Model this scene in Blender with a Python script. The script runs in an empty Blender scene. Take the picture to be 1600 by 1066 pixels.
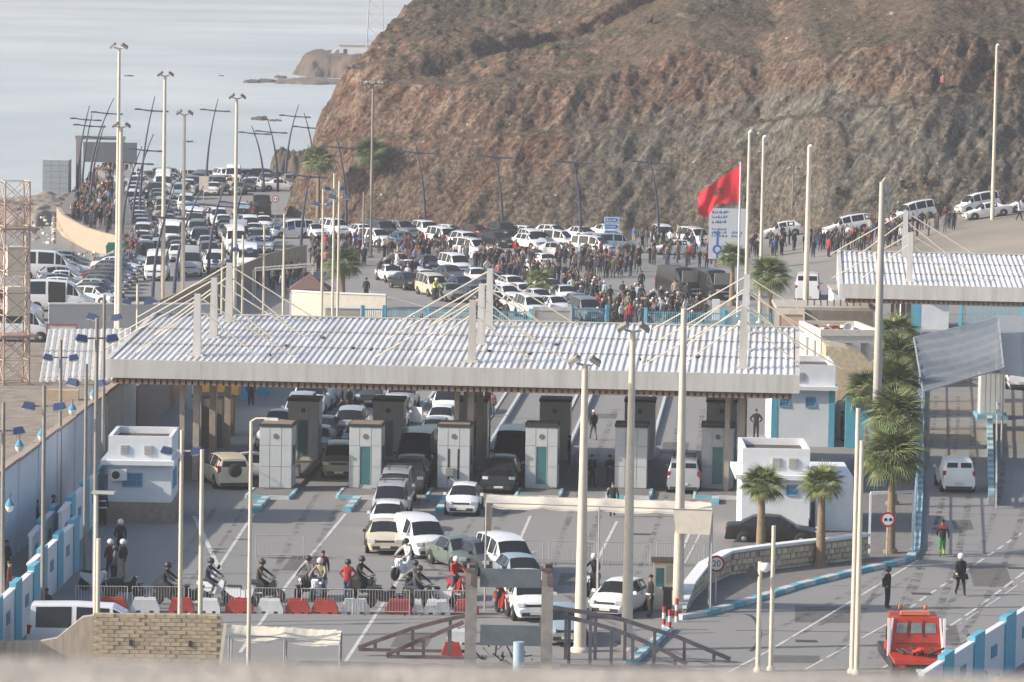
import bpy, bmesh, math, random
import numpy as np
from mathutils import Vector, Matrix
R = math.radians
rnd = random.Random(7)
S = bpy.context.scene
C = S.collection
# ---------------------------------------------------------------- camera
CAM = Vector((0, 0, 28.6)); PITCH = math.atan(618 / 7000); ROLL = R(1.0); F = 7000.0
_f = Vector((0, math.cos(PITCH), -math.sin(PITCH))); _r0 = Vector((1, 0, 0)); _u0 = Vector((0, math.sin(PITCH), math.cos(PITCH)))
_r = _r0 * math.cos(ROLL) + _u0 * math.sin(ROLL); _u = _u0 * math.cos(ROLL) - _r0 * math.sin(ROLL)
cd = bpy.data.cameras.new('camera'); cam = bpy.data.objects.new('camera', cd); C.objects.link(cam)
cam.matrix_world = Matrix(((_r.x, _u.x, -_f.x, CAM.x), (_r.y, _u.y, -_f.y, CAM.y), (_r.z, _u.z, -_f.z, CAM.z), (0, 0, 0, 1)))
cd.sensor_width = 36; cd.lens = F * 36 / 1600; cd.clip_start = 0.5; cd.clip_end = 20000
cd.dof.use_dof = True; cd.dof.focus_distance = 270; cd.dof.aperture_fstop = 7.0
S.camera = cam
# ---------------------------------------------------------------- sky, sun, exposure
SUN = Vector((-0.85, -0.20, 0.46)).normalized()
elev = math.asin(SUN.z); az = math.atan2(SUN.x, SUN.y)
W = bpy.data.worlds.new("World"); S.world = W; W.use_nodes = True
nt = W.node_tree; sky = nt.nodes.new('ShaderNodeTexSky'); sky.sky_type = 'NISHITA'; sky.sun_disc = False
sky.sun_elevation = elev; sky.sun_rotation = az; sky.air_density = 1.0; sky.dust_density = 2.5; sky.ozone_density = 1.0
bg = nt.nodes['Background']; nt.links.new(sky.outputs[0], bg.inputs[0]); bg.inputs[1].default_value = 0.115
sl = bpy.data.lights.new('sun', 'SUN'); sl.energy = 3.8; sl.angle = R(0.6); sl.color = (1, .90, .78)
so = bpy.data.objects.new('sun', sl); C.objects.link(so); so.rotation_euler = SUN.to_track_quat('Z', 'Y').to_euler()
S.view_settings.view_transform = 'Standard'; S.view_settings.look = 'None'; S.view_settings.exposure = 0.78; S.view_settings.gamma = 1
S.view_settings.use_curve_mapping = False
S.cycles.max_bounces = 5; S.cycles.volume_bounces = 0; S.cycles.transparent_max_bounces = 6
S.cycles.use_denoising = True
# ---------------------------------------------------------------- placing helpers
def sm(t): t = min(1, max(0, t)); return t * t * (3 - 2 * t)
def ray(px, py): return _f * F + _r * (px - 800) + _u * (533 - py)
def G(px, py, z=0.0):
    d = ray(px, py); t = (z - CAM.z) / d.z; return CAM + d * t
def PY(px, py, Y):
    d = ray(px, py); return CAM + d * (Y / d.y)
def ramp(x, y): return 5.0 * sm((x - 14) / 42) * sm((y - 345) / 66)
def GT(px, py):
    p = G(px, py)
    for i in range(14): p = G(px, py, ramp(p.x, p.y))
    return p
def proj(p):
    v = Vector(p) - CAM; z = v.dot(_f); return 800 + F * v.dot(_r) / z, 533 - F * v.dot(_u) / z
def TZ(base, py):            # height above base whose top shows at row py
    a = proj(base)[1]; b = proj(base + Vector((0, 0, 1)))[1]; return (a - py) / (a - b)
LD = Vector((0.0607, 1, 0)).normalized(); LA = Vector((LD.y, -LD.x, 0))   # along the lanes / across them
# ---------------------------------------------------------------- materials
MATS = {}
def mat(name, col, rough=.8, metal=0.0, var=.12, scale=3.0, bump=0.0, spec=None, col2=None, stretch=None, bscale=None):
    if name in MATS: return MATS[name]
    m = bpy.data.materials.new(name); m.use_nodes = True; n = m.node_tree.nodes; l = m.node_tree.links
    b = n['Principled BSDF']; b.inputs['Roughness'].default_value = rough; b.inputs['Metallic'].default_value = metal
    if spec is not None: b.inputs['Specular IOR Level'].default_value = spec
    if var > 0 or col2:
        tc = n.new('ShaderNodeTexCoord'); mp = n.new('ShaderNodeMapping'); l.new(tc.outputs['Object'], mp.inputs[0])
        if stretch: mp.inputs['Scale'].default_value = stretch
        no = n.new('ShaderNodeTexNoise'); no.inputs['Scale'].default_value = scale; no.inputs['Detail'].default_value = 5; no.inputs['Roughness'].default_value = .65
        l.new(mp.outputs[0], no.inputs['Vector'])
        cr = n.new('ShaderNodeValToRGB'); cr.color_ramp.elements[0].position = .3; cr.color_ramp.elements[1].position = .7
        c2 = col2 if col2 else tuple(c * (1 + var) for c in col); c1 = col if col2 else tuple(c * (1 - var) for c in col)
        cr.color_ramp.elements[0].color = (*c1, 1); cr.color_ramp.elements[1].color = (*c2, 1)
        l.new(no.outputs[0], cr.inputs[0]); l.new(cr.outputs[0], b.inputs['Base Color'])
        if bump > 0:
            bp = n.new('ShaderNodeBump'); bp.inputs['Strength'].default_value = bump; bp.inputs['Distance'].default_value = .05
            n2 = n.new('ShaderNodeTexNoise'); n2.inputs['Scale'].default_value = bscale or scale * 6; n2.inputs['Detail'].default_value = 4
            l.new(mp.outputs[0], n2.inputs['Vector']); l.new(n2.outputs[0], bp.inputs['Height']); l.new(bp.outputs[0], b.inputs['Normal'])
    else: b.inputs['Base Color'].default_value = (*col, 1)
    MATS[name] = m; return m
WHITE = mat('white_paint', (.66, .68, .70), .7, var=.06, scale=1.2)
WALLW = mat('limewashed_wall', (.58, .62, .66), .85, scale=.7, col2=(.70, .73, .76))
CREAM = mat('cream_wall', (.62, .57, .48), .85, var=.10)
BLUE = mat('sea_blue_paint', (.10, .38, .50), .6, var=.10)
BLUE2 = mat('window_blue', (.06, .22, .36), .5, var=.10)
NAVY = mat('navy_lamp_paint', (.035, .06, .15), .45, var=.1)
GALV = mat('galvanised_steel', (.42, .42, .42), .5, .3, var=.12)
POLE = mat('cream_pole_paint', (.58, .52, .43), .6, var=.08, scale=2)
DPOLE = mat('grey_brown_pole', (.24, .22, .20), .6, var=.15, scale=2)
CONC = mat('concrete', (.36, .34, .31), .9, var=.2, scale=1.5, bump=.3)
BLACK = mat('black_plastic', (.015, .015, .017), .5, var=0)
RUBBER = mat('tyre_rubber', (.02, .02, .02), .9, var=0)
GLASS = mat('tinted_glass', (.018, .022, .026), .16, 0, var=0, spec=.35)
RUST = mat('rusty_steel', (.10, .05, .04), .85, scale=2.5, col2=(.15, .135, .14))
TRUSS = mat('slate_steel_paint', (.045, .055, .09), .6, scale=2.0, col2=(.14, .11, .11))
BARK = mat('palm_bark', (.17, .12, .08), .95, scale=6, col2=(.30, .23, .16), bump=.6)
BROWN = mat('brown_slats', (.20, .13, .09), .8, var=.2, scale=4)
# ---------------------------------------------------------------- object helpers
def tag(o, label=None, cat=None, group=None, kind=None):
    if label: o['label'] = label
    if cat: o['category'] = cat
    if group: o['group'] = group
    if kind: o['kind'] = kind
    return o
def empty(name, loc=(0, 0, 0), rz=0.0, label=None, cat=None, group=None, parent=None):
    o = bpy.data.objects.new(name, None); C.objects.link(o); o.location = loc; o.rotation_euler = (0, 0, rz)
    o.empty_display_size = .2
    if parent: o.parent = parent
    return tag(o, label, cat, group)
def copy_tree(o, parent=None):
    c = o.copy(); C.objects.link(c); c.parent = parent
    for ch in list(o.children): copy_tree(ch, c)
    return c
class MB:
    def __init__(s): s.v = []; s.f = []; s.m = []; s.sm = []
    def add(s, vs, fs, m=0, smooth=False):
        k = len(s.v); s.v += [tuple(v) for v in vs]
        for f in fs: s.f.append([k + i for i in f]); s.m.append(m); s.sm.append(smooth)
        return s
    def box(s, c, d, rz=0.0, m=0, taper=1.0):
        x, y, z = d[0] / 2, d[1] / 2, d[2] / 2; ca, sa = math.cos(rz), math.sin(rz); vs = []
        for k in (-1, 1):
            t = taper if k > 0 else 1
            for i, j in ((-1, -1), (1, -1), (1, 1), (-1, 1)):
                a, b = i * x * t, j * y * t; vs.append((c[0] + a * ca - b * sa, c[1] + a * sa + b * ca, c[2] + k * z))
        return s.add(vs, [(3, 2, 1, 0), (4, 5, 6, 7), (0, 1, 5, 4), (1, 2, 6, 5), (2, 3, 7, 6), (3, 0, 4, 7)], m)
    def bx(s, x0, x1, y0, y1, z0, z1, m=0): return s.box(((x0 + x1) / 2, (y0 + y1) / 2, (z0 + z1) / 2), (abs(x1 - x0), abs(y1 - y0), abs(z1 - z0)), 0, m)
    def tube(s, p0, p1, r0, r1=None, n=8, m=0, cap=True):
        r1 = r0 if r1 is None else r1; p0 = Vector(p0); p1 = Vector(p1); d = (p1 - p0).normalized()
        a = d.orthogonal().normalized(); b = d.cross(a); vs = []
        for p, r in ((p0, r0), (p1, r1)):
            for i in range(n):
                t = 2 * math.pi * i / n; vs.append(p + (a * math.cos(t) + b * math.sin(t)) * r)
        s.add(vs, [(i, (i + 1) % n, n + (i + 1) % n, n + i) for i in range(n)], m, True)
        if cap: s.add(vs, [list(range(n))[::-1], list(range(n, 2 * n))], m)
        return s
    def path(s, pts, r, n=6, m=0):
        for i in range(len(pts) - 1):
            a = r[i] if isinstance(r, (list, tuple)) else r; b = r[i + 1] if isinstance(r, (list, tuple)) else r
            s.tube(pts[i], pts[i + 1], a, b, n, m)
        return s
    def beam(s, p0, p1, w, h, m=0):     # square bar
        p0 = Vector(p0); p1 = Vector(p1); d = (p1 - p0).normalized(); up = Vector((0, 0, 1))
        if abs(d.z) > .98: up = Vector((0, 1, 0))
        a = d.cross(up).normalized(); b = a.cross(d).normalized(); vs = []
        for p in (p0, p1):
            for i, j in ((-1, -1), (1, -1), (1, 1), (-1, 1)): vs.append(p + a * i * w / 2 + b * j * h / 2)
        return s.add(vs, [(3, 2, 1, 0), (4, 5, 6, 7), (0, 1, 5, 4), (1, 2, 6, 5), (2, 3, 7, 6), (3, 0, 4, 7)], m)
    def prism(s, poly, z0, z1, m=0, mt=None):
        n = len(poly); vs = [(x, y, z0) for x, y in poly] + [(x, y, z1) for x, y in poly]
        s.add(vs, [(i, (i + 1) % n, n + (i + 1) % n, n + i) for i in range(n)], m)
        s.add(vs, [list(range(n, 2 * n))], m if mt is None else mt); s.add(vs, [list(range(n))[::-1]], m); return s
    def side(s, poly, y0, y1, m=0):     # polygon in xz, thickness along y
        n = len(poly); vs = [(x, y0, z) for x, z in poly] + [(x, y1, z) for x, z in poly]
        s.add(vs, [(i, (i + 1) % n, n + (i + 1) % n, n + i) for i in range(n)] + [list(range(n))[::-1], list(range(n, 2 * n))], m); return s
    def lathe(s, prof, c=(0, 0, 0), n=16, m=0, axis='z'):
        vs = []
        for r, z in prof:
            for i in range(n):
                t = 2 * math.pi * i / n; a, b = r * math.cos(t), r * math.sin(t)
                vs.append((c[0] + a, c[1] + b, c[2] + z) if axis == 'z' else ((c[0] + a, c[1] + z, c[2] + b) if axis == 'y' else (c[0] + z, c[1] + a, c[2] + b)))
        fs = []
        for k in range(len(prof) - 1):
            for i in range(n): fs.append((k * n + i, k * n + (i + 1) % n, (k + 1) * n + (i + 1) % n, (k + 1) * n + i))
        s.add(vs, fs, m, True); s.add(vs, [list(range(n))[::-1], list(range((len(prof) - 1) * n, len(prof) * n))], m); return s
    def build(s, name, mats, parent=None, fix=True):
        me = bpy.data.meshes.new(name); me.from_pydata(s.v, [], s.f)
        for m in (mats if isinstance(mats, (list, tuple)) else [mats]): me.materials.append(m)
        me.polygons.foreach_set('material_index', s.m); me.polygons.foreach_set('use_smooth', s.sm)
        if fix and len(s.f) < 60000:
            b = bmesh.new(); b.from_mesh(me); bmesh.ops.remove_doubles(b, verts=b.verts, dist=1e-5) if fix == 'weld' else None
            bmesh.ops.recalc_face_normals(b, faces=b.faces); b.to_mesh(me); b.free()
        me.update(); o = bpy.data.objects.new(name, me); C.objects.link(o)
        if parent: o.parent = parent
        return o
def inst(src, name, parent, loc=None, rot=None, scale=None):
    o = src.copy(); o.name = name; C.objects.link(o); o.parent = parent
    if loc is not None: o.location = loc
    if rot is not None: o.rotation_euler = rot
    if scale is not None: o.scale = scale
    return o
# vectorised value noise
_pt = np.random.RandomState(3).rand(256, 256)
def vn(x, y):
    xi = np.floor(x).astype(int); yi = np.floor(y).astype(int); fx = x - xi; fy = y - yi
    fx = fx * fx * (3 - 2 * fx); fy = fy * fy * (3 - 2 * fy); g = lambda a, b: _pt[a % 256, b % 256]
    return (g(xi, yi) * (1 - fx) + g(xi + 1, yi) * fx) * (1 - fy) + (g(xi, yi + 1) * (1 - fx) + g(xi + 1, yi + 1) * fx) * fy
def fbm(x, y, o=5, g=.5):
    t = 0; a = 1; s = 0
    for i in range(o): t = t + a * vn(x * 2 ** i + 17 * i, y * 2 ** i + 31 * i); s += a; a *= g
    return t / s
def rid(x, y, o=4):
    t = 0; a = 1; s = 0
    for i in range(o): t = t + a * (1 - np.abs(2 * vn(x * 2 ** i + 7 * i, y * 2 ** i + 11 * i) - 1)); s += a; a *= .5
    return t / s
def nsm(t): t = np.clip(t, 0, 1); return t * t * (3 - 2 * t)
def grid(name, X, Y, Z, m):
    ny, nx = X.shape; me = bpy.data.meshes.new(name); v = np.stack([X, Y, Z], -1).reshape(-1, 3)
    i = np.arange(ny * nx).reshape(ny, nx); f = np.stack([i[:-1, :-1], i[:-1, 1:], i[1:, 1:], i[1:, :-1]], -1).reshape(-1, 4)
    me.vertices.add(len(v)); me.vertices.foreach_set('co', v.ravel()); me.loops.add(f.size); me.loops.foreach_set('vertex_index', f.ravel())
    me.polygons.add(len(f)); me.polygons.foreach_set('loop_start', np.arange(0, f.size, 4)); me.polygons.foreach_set('loop_total', np.full(len(f), 4))
    me.polygons.foreach_set('use_smooth', np.ones(len(f), bool)); me.update(calc_edges=True); me.validate()
    me.materials.append(m); o = bpy.data.objects.new(name, me); C.objects.link(o); return o
# ================================================================ SETTING: water, land, hill
def nodes(name):
    m = bpy.data.materials.new(name); m.use_nodes = True; return m, m.node_tree.nodes, m.node_tree.links, m.node_tree.nodes['Principled BSDF']
def N(n, t, **k):
    o = n.new('ShaderNode' + t)
    for a, b in k.items(): o.inputs[a.replace('_', ' ')].default_value = b
    return o
def crmp(n, l, src, stops):
    c = n.new('ShaderNodeValToRGB'); e = c.color_ramp.elements
    while len(e) < len(stops): e.new(.5)
    for k, (p, col) in enumerate(stops): e[k].position = p; e[k].color = (*col, 1) if len(col) == 3 else col
    l.new(src, c.inputs[0]); return c
m_sea, n, l, b = nodes('sea_water')
tc = n.new('ShaderNodeTexCoord'); mp = n.new('ShaderNodeMapping'); mp.inputs['Scale'].default_value = (.006, .0045, 1); mp.inputs['Rotation'].default_value = (0, 0, .06)
l.new(tc.outputs['Object'], mp.inputs[0]); no = N(n, 'TexNoise', Scale=1.0, Detail=6, Roughness=.6); l.new(mp.outputs[0], no.inputs['Vector'])
cr = crmp(n, l, no.outputs[0], [(.34, (.34, .385, .40)), (.5, (.45, .485, .49)), (.66, (.60, .62, .61))]); l.new(cr.outputs[0], b.inputs['Base Color'])
rr = N(n, 'MapRange'); l.new(no.outputs[0], rr.inputs[0]); rr.inputs[3].default_value = .5; rr.inputs[4].default_value = .25; l.new(rr.outputs[0], b.inputs['Roughness'])
b.inputs['IOR'].default_value = 1.33
m2 = n.new('ShaderNodeMapping'); m2.inputs['Scale'].default_value = (.35, .9, 1); l.new(tc.outputs['Object'], m2.inputs[0])
n2 = N(n, 'TexNoise', Scale=1.0, Detail=4); l.new(m2.outputs[0], n2.inputs['Vector']); bp = N(n, 'Bump', Strength=.35, Distance=.25)
l.new(n2.outputs[0], bp.inputs['Height']); l.new(bp.outputs[0], b.inputs['Normal'])
SEA_Z = -4.0
xs = np.concatenate([np.linspace(-4000, -400, 10), np.linspace(-300, 300, 20), np.linspace(400, 4000, 10)]); ys = np.concatenate([np.linspace(380, 1500, 40), np.linspace(1600, 7900, 20)])
X, Y = np.meshgrid(xs, ys); sea = grid('sea', X, Y, X * 0 + SEA_Z, m_sea); tag(sea, kind='structure')

m_gr, n, l, b = nodes('asphalt_ground')
tc = n.new('ShaderNodeTexCoord'); b.inputs['Roughness'].default_value = .9
a = N(n, 'TexNoise', Scale=.07, Detail=6, Roughness=.6); l.new(tc.outputs['Object'], a.inputs['Vector'])
mp = n.new('ShaderNodeMapping'); mp.inputs['Scale'].default_value = (.6, .03, 1); l.new(tc.outputs['Object'], mp.inputs[0])
a2 = N(n, 'TexNoise', Scale=1, Detail=3); l.new(mp.outputs[0], a2.inputs['Vector'])
a3 = N(n, 'TexNoise', Scale=9, Detail=3); l.new(tc.outputs['Object'], a3.inputs['Vector'])
mx = N(n, 'Math'); mx.operation = 'ADD'; l.new(a.outputs[0], mx.inputs[0]); l.new(a2.outputs[0], mx.inputs[1])
mx2 = N(n, 'Math'); mx2.operation = 'MULTIPLY_ADD'; l.new(a3.outputs[0], mx2.inputs[0]); mx2.inputs[1].default_value = .35; l.new(mx.outputs[0], mx2.inputs[2])
sn = N(n, 'TexNoise', Scale=.45, Detail=4, Roughness=.7); l.new(tc.outputs['Object'], sn.inputs['Vector']); sm_ = N(n, 'MapRange'); l.new(sn.outputs[0], sm_.inputs[0]); sm_.inputs[1].default_value = .56; sm_.inputs[2].default_value = .72; sm_.inputs[4].default_value = -.22
sa_ = N(n, 'Math'); sa_.operation = 'ADD'; l.new(mx2.outputs[0], sa_.inputs[0]); l.new(sm_.outputs[0], sa_.inputs[1])
cr = crmp(n, l, sa_.outputs[0], [(.46, (.078, .079, .080)), (.62, (.133, .133, .132)), (.78, (.210, .207, .202))])
# sandy verge on the rising ground
sx = n.new('ShaderNodeSeparateXYZ'); l.new(tc.outputs['Object'], sx.inputs[0]); ms = N(n, 'MapRange'); l.new(sx.outputs[2], ms.inputs[0]); ms.inputs[1].default_value = .1; ms.inputs[2].default_value = 2.2
mixc = n.new('ShaderNodeMix'); mixc.data_type = 'RGBA'; l.new(ms.outputs[0], mixc.inputs[0]); l.new(cr.outputs[0], mixc.inputs[6])
c3 = crmp(n, l, a.outputs[0], [(.35, (.17, .155, .135)), (.65, (.27, .24, .20))]); l.new(c3.outputs[0], mixc.inputs[7]); l.new(mixc.outputs[2], b.inputs['Base Color'])
bp = N(n, 'Bump', Strength=.3, Distance=.02); l.new(a3.outputs[0], bp.inputs['Height']); l.new(bp.outputs[0], b.inputs['Normal'])
def nramp(x, y): return 5.0 * nsm((x - 14) / 42) * nsm((y - 345) / 66)
cx = [G(-400, 330).x, G(0, 308).x, G(60, 308).x, G(118, 300).x, G(190, 283).x, G(480, 272).x, G(700, 268).x, 200]
cy = [G(-400, 330).y, G(0, 308).y, G(60, 308).y, G(118, 300).y, G(190, 283).y, G(480, 272).y, G(700, 268).y, 640]
xs = np.concatenate([np.linspace(-900, -90, 12), np.arange(-80, 80, 2.0), np.linspace(90, 900, 12)]); ys = np.concatenate([np.linspace(-250, 140, 12), np.arange(150, 700, 2.0)])
X, Y = np.meshgrid(xs, ys); co = np.interp(X, cx, cy); d = Y - co + (fbm(X * .15, Y * .15) - .5) * 6
Z = nramp(X, Y) * (Y < 470) - 7.5 * nsm(d / 9) + nramp(X, Y) * (Y >= 470)
ground = grid('ground', X, Y, Z, m_gr); tag(ground, kind='structure')

# ---- hill
hX = [-30, -24, -16.8, -5, 6.3, 16, 25, 30.5, 40, 51, 110]; hY = [472, 470, 453, 446.5, 443.8, 443, 440, 431, 427, 430, 445]
bX = [-30, -10, 6, 24, 42, 52, 110]; bH = [8, 8.9, 10, 11.4, 14.6, 14.9, 17]
tX = [-30, -15, -6, 6, 18, 27, 42, 52, 110]; tH = [12, 14.1, 14, 15, 18.2, 17.2, 20.6, 20, 24]
xs = np.concatenate([np.arange(-27, 62, .3), np.arange(62, 118, 1.2)]); ys = np.concatenate([np.arange(422, 492, .3), np.arange(492, 640, 1.6)])
X, Y = np.meshgrid(xs, ys)
Xw = X + (fbm(X * .12, Y * .12, 4) - .5) * 3
yb = np.interp(Xw, hX, hY); h1 = np.interp(X, bX, bH) + (fbm(X * .15, Y * .02) - .5) * 1.0; h2 = np.interp(X, tX, tH) + (fbm(X * .1 + 5, Y * .02) - .5) * 1.2
base = ramp(0, 0) + nramp(X, yb)
d = Y - yb + (fbm(X * .3, Y * .12, 4) - .5) * 1.3
e1 = h1 * .72; e2 = e1 + 3.0; e3 = e2 + (h2 - h1) * .95
f1 = base + (h1 - base) * np.clip(d / e1, -.3, 1) ** 1.0
f1 = np.where(d < 0, base + d * 1.6, f1)
face2 = h1 + (h2 - h1) * np.clip((d - e2) / (e3 - e2), 0, 1)
hh = np.where(d < e1, f1, np.where(d < e2, h1 + .05 * (d - e1), face2))
up = d - e3; tl = np.where(up > 0, h2 + .19 * np.minimum(up, 30) + .10 * np.maximum(up - 30, 0), hh)
tl = tl + nsm(up / 12) * (rid((X + Y * .35) * .035, (Y - X * .4) * .05) - .6) * 4.0
front = tl
XL = -24.2 + np.maximum(Y - 470, 0) * .02 + (fbm(Y * .3, Y * 0 + 3) - .5) * 2
dl = X - XL + (fbm(X * .5, Y * .3, 4) - .5) * 1.6
flank = np.interp(dl, [-3, 0, 3, 6.3, 12.3, 20, 40, 90], [-6, 0, 7.3, 14.2, 22.4, 28, 36, 50])
H = np.minimum(front, flank)
# gullied strata: ridged noise stretched along a slanting direction of the cut faces
steep = np.clip(1 - np.abs((d - e1 * .5) / (e1 * .62)) ** 4, 0, 1) + np.clip(1 - np.abs((d - (e2 + e3) * .5) / ((e3 - e2) * .62)) ** 4, 0, 1)
steep = np.clip(steep + (flank < front) * .8, 0, 1.1)
zz = H
sa = (X * .80 - zz * .62); sb = (X * .62 + zz * .80)
H = H + steep * ((rid(sa * .75, sb * .10 + 3, 5) - .62) * 1.55 + (fbm(sa * 1.6, sb * .4, 3) - .5) * 1.2)
rugged = nsm(up / 8) * (1 - nsm((X + 2) / 14)) + .25
cre = np.interp(X, [-16, -13, 4, 13, 25, 60], [-4, 1, 20, 27, 37, 50]); H = H + nsm((up - cre) / 1.6) * 1.5 * nsm(up / 3) - nsm((up - cre - 1.6) / 14) * 1.1 * nsm(up / 3)
H = H + (fbm(X * .8, Y * .8, 5, .65) - .5) * (.6 + .9 * rugged) * nsm(d / 3) + steep * (fbm(X * 1.1 + 40, zz * 1.3, 3, .7) - .5) * 1.3
H = np.where(d < -1.5, -3, H); H = np.where(dl < -2, -6, H)
m_hill, n, l, b = nodes('cut_rock_and_scrub')
b.inputs['Roughness'].default_value = .95; b.inputs['Specular IOR Level'].default_value = .1
g = n.new('ShaderNodeNewGeometry'); sx = n.new('ShaderNodeSeparateXYZ'); l.new(g.outputs['Position'], sx.inputs[0])
tc = n.new('ShaderNodeTexCoord')
mp = n.new('ShaderNodeMapping'); mp.vector_type = 'TEXTURE'; mp.inputs['Rotation'].default_value = (0, R(-46), 0); mp.inputs['Scale'].default_value = (4.5, 3.0, .75)
# slanting beds: rotate in xz then stretch
l.new(tc.outputs['Object'], mp.inputs[0])
st = N(n, 'TexNoise', Scale=1.0, Detail=7, Roughness=.68, Distortion=.4); l.new(mp.outputs[0], st.inputs['Vector'])
big = N(n, 'TexNoise', Scale=.055, Detail=4, Roughness=.55); l.new(tc.outputs['Object'], big.inputs['Vector'])
fine = N(n, 'TexNoise', Scale=2.3, Detail=7, Roughness=.75); l.new(tc.outputs['Object'], fine.inputs['Vector'])
_a = N(n, 'Math'); _a.operation = 'MULTIPLY'; l.new(fine.outputs[0], _a.inputs[0]); _a.inputs[1].default_value = .5
_b = N(n, 'Math'); _b.operation = 'MULTIPLY_ADD'; l.new(st.outputs[0], _b.inputs[0]); _b.inputs[1].default_value = .5; l.new(_a.outputs[0], _b.inputs[2]); _e = N(n, 'Math'); _e.operation = 'MULTIPLY_ADD'; l.new(_b.outputs[0], _e.inputs[0]); _e.inputs[1].default_value = 1.45; _e.inputs[2].default_value = -.225
red = crmp(n, l, _e.outputs[0], [(.34, (.035, .017, .012)), (.45, (.135, .076, .056)), (.55, (.23, .155, .115)), (.68, (.42, .34, .26))])
grey = crmp(n, l, _e.outputs[0], [(.34, (.03, .03, .026)), (.46, (.125, .12, .103)), (.57, (.225, .21, .178)), (.70, (.43, .385, .315))])
brown = crmp(n, l, fine.outputs[0], [(.36, (.035, .026, .02)), (.5, (.135, .108, .084)), (.63, (.28, .235, .185))])
# grey where low and to the right, red elsewhere
def lin(src, a0, a1):
    q = N(n, 'MapRange'); l.new(src, q.inputs[0]); q.inputs[1].default_value = a0; q.inputs[2].default_value = a1; return q.outputs[0]
def mth(op, a_, b_):
    q = n.new('ShaderNodeMath'); q.operation = op
    for k, v in enumerate((a_, b_)):
        if isinstance(v, (int, float)): q.inputs[k].default_value = v
        else: l.new(v, q.inputs[k])
    return q.outputs[0]
def mixn(f, a_, b_):
    q = n.new('ShaderNodeMix'); q.data_type = 'RGBA'; l.new(f, q.inputs[0]); l.new(a_, q.inputs[6]); l.new(b_, q.inputs[7]); return q.outputs[2]
lx = lin(sx.outputs[0], -2, 30); lz = lin(sx.outputs[2], 15.5, 9.5)
gm = mth('MULTIPLY', lx, lz); gm = mth('MULTIPLY', gm, 1.3); gm = mth('ADD', gm, mth('MULTIPLY', mth('SUBTRACT', big.outputs[0], .5), 1.6))
gq = lin(gm, .25, .55)
c = mixn(gq, red.outputs[0], grey.outputs[0])
dt = N(n, 'TexNoise', Scale=.16, Detail=3); l.new(tc.outputs['Object'], dt.inputs['Vector']); c = mixn(mth('MULTIPLY', lin(dt.outputs[0], .44, .62), .75), c, brown.outputs[0])
ob = mixn(mth('MULTIPLY', lin(st.outputs[0], .4, .6), lin(sx.outputs[2], 12, 3)), c, brown.outputs[0])
# vegetation / soil on the gentle ground
top = crmp(n, l, fine.outputs[0], [(.36, (.02, .022, .015)), (.46, (.082, .072, .05)), (.57, (.155, .13, .094)), (.70, (.25, .205, .155))])
soil = crmp(n, l, fine.outputs[0], [(.35, (.085, .062, .044)), (.55, (.175, .137, .10)), (.7, (.245, .197, .148))])
tpm = mixn(lin(big.outputs[0], .40, .58), soil.outputs[0], top.outputs[0])
nz = n.new('ShaderNodeSeparateXYZ'); l.new(g.outputs['Normal'], nz.inputs[0])
fl = lin(mth('ADD', nz.outputs[2], mth('MULTIPLY', mth('SUBTRACT', fine.outputs[0], .5), .25)), .80, .90)
fl = mth('MULTIPLY', fl, lin(sx.outputs[2], 7, 10))
cc = mixn(fl, ob, tpm)
# scattered dark shrubs and pale stones
vo = N(n, 'TexVoronoi', Scale=.9); l.new(tc.outputs['Object'], vo.inputs['Vector']); sp = lin(vo.outputs['Distance'], .24, .16)
vb = N(n, 'TexNoise', Scale=.25, Detail=2); l.new(tc.outputs['Object'], vb.inputs['Vector'])
dk = n.new('ShaderNodeRGB'); dk.outputs[0].default_value = (.035, .038, .022, 1)
cc = mixn(mth('MULTIPLY', mth('MULTIPLY', sp, lin(vb.outputs[0], .48, .6)), .7), cc, dk.outputs[0])
v2 = N(n, 'TexVoronoi', Scale=.55); l.new(tc.outputs['Object'], v2.inputs['Vector']); pl = n.new('ShaderNodeRGB'); pl.outputs[0].default_value = (.5, .46, .4, 1)
vb2 = N(n, 'TexNoise', Scale=.5, Detail=1); l.new(tc.outputs['Object'], vb2.inputs['Vector']); cc = mixn(mth('MULTIPLY', lin(v2.outputs['Distance'], .10, .07), lin(vb2.outputs[0], .55, .6)), cc, pl.outputs[0])
l.new(cc, b.inputs['Base Color'])
bp = N(n, 'Bump', Strength=1.0, Distance=.9); l.new(st.outputs[0], bp.inputs['Height']); b2 = N(n, 'Bump', Strength=1.0, Distance=.3); l.new(fine.outputs[0], b2.inputs['Height'])
l.new(bp.outputs[0], b2.inputs['Normal']); l.new(b2.outputs[0], b.inputs['Normal'])
hill = grid('hill', X, Y, H, m_hill); tag(hill, kind='structure')
from mathutils.bvhtree import BVHTree
_hv = [v.co.copy() for v in hill.data.vertices]; _bv = BVHTree.FromPolygons(_hv, [tuple(p.vertices) for p in hill.data.polygons])
def on_hill(px, py):
    h = _bv.ray_cast(CAM, ray(px, py).normalized()); return h[0] if h[0] else GT(px, py)

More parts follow.
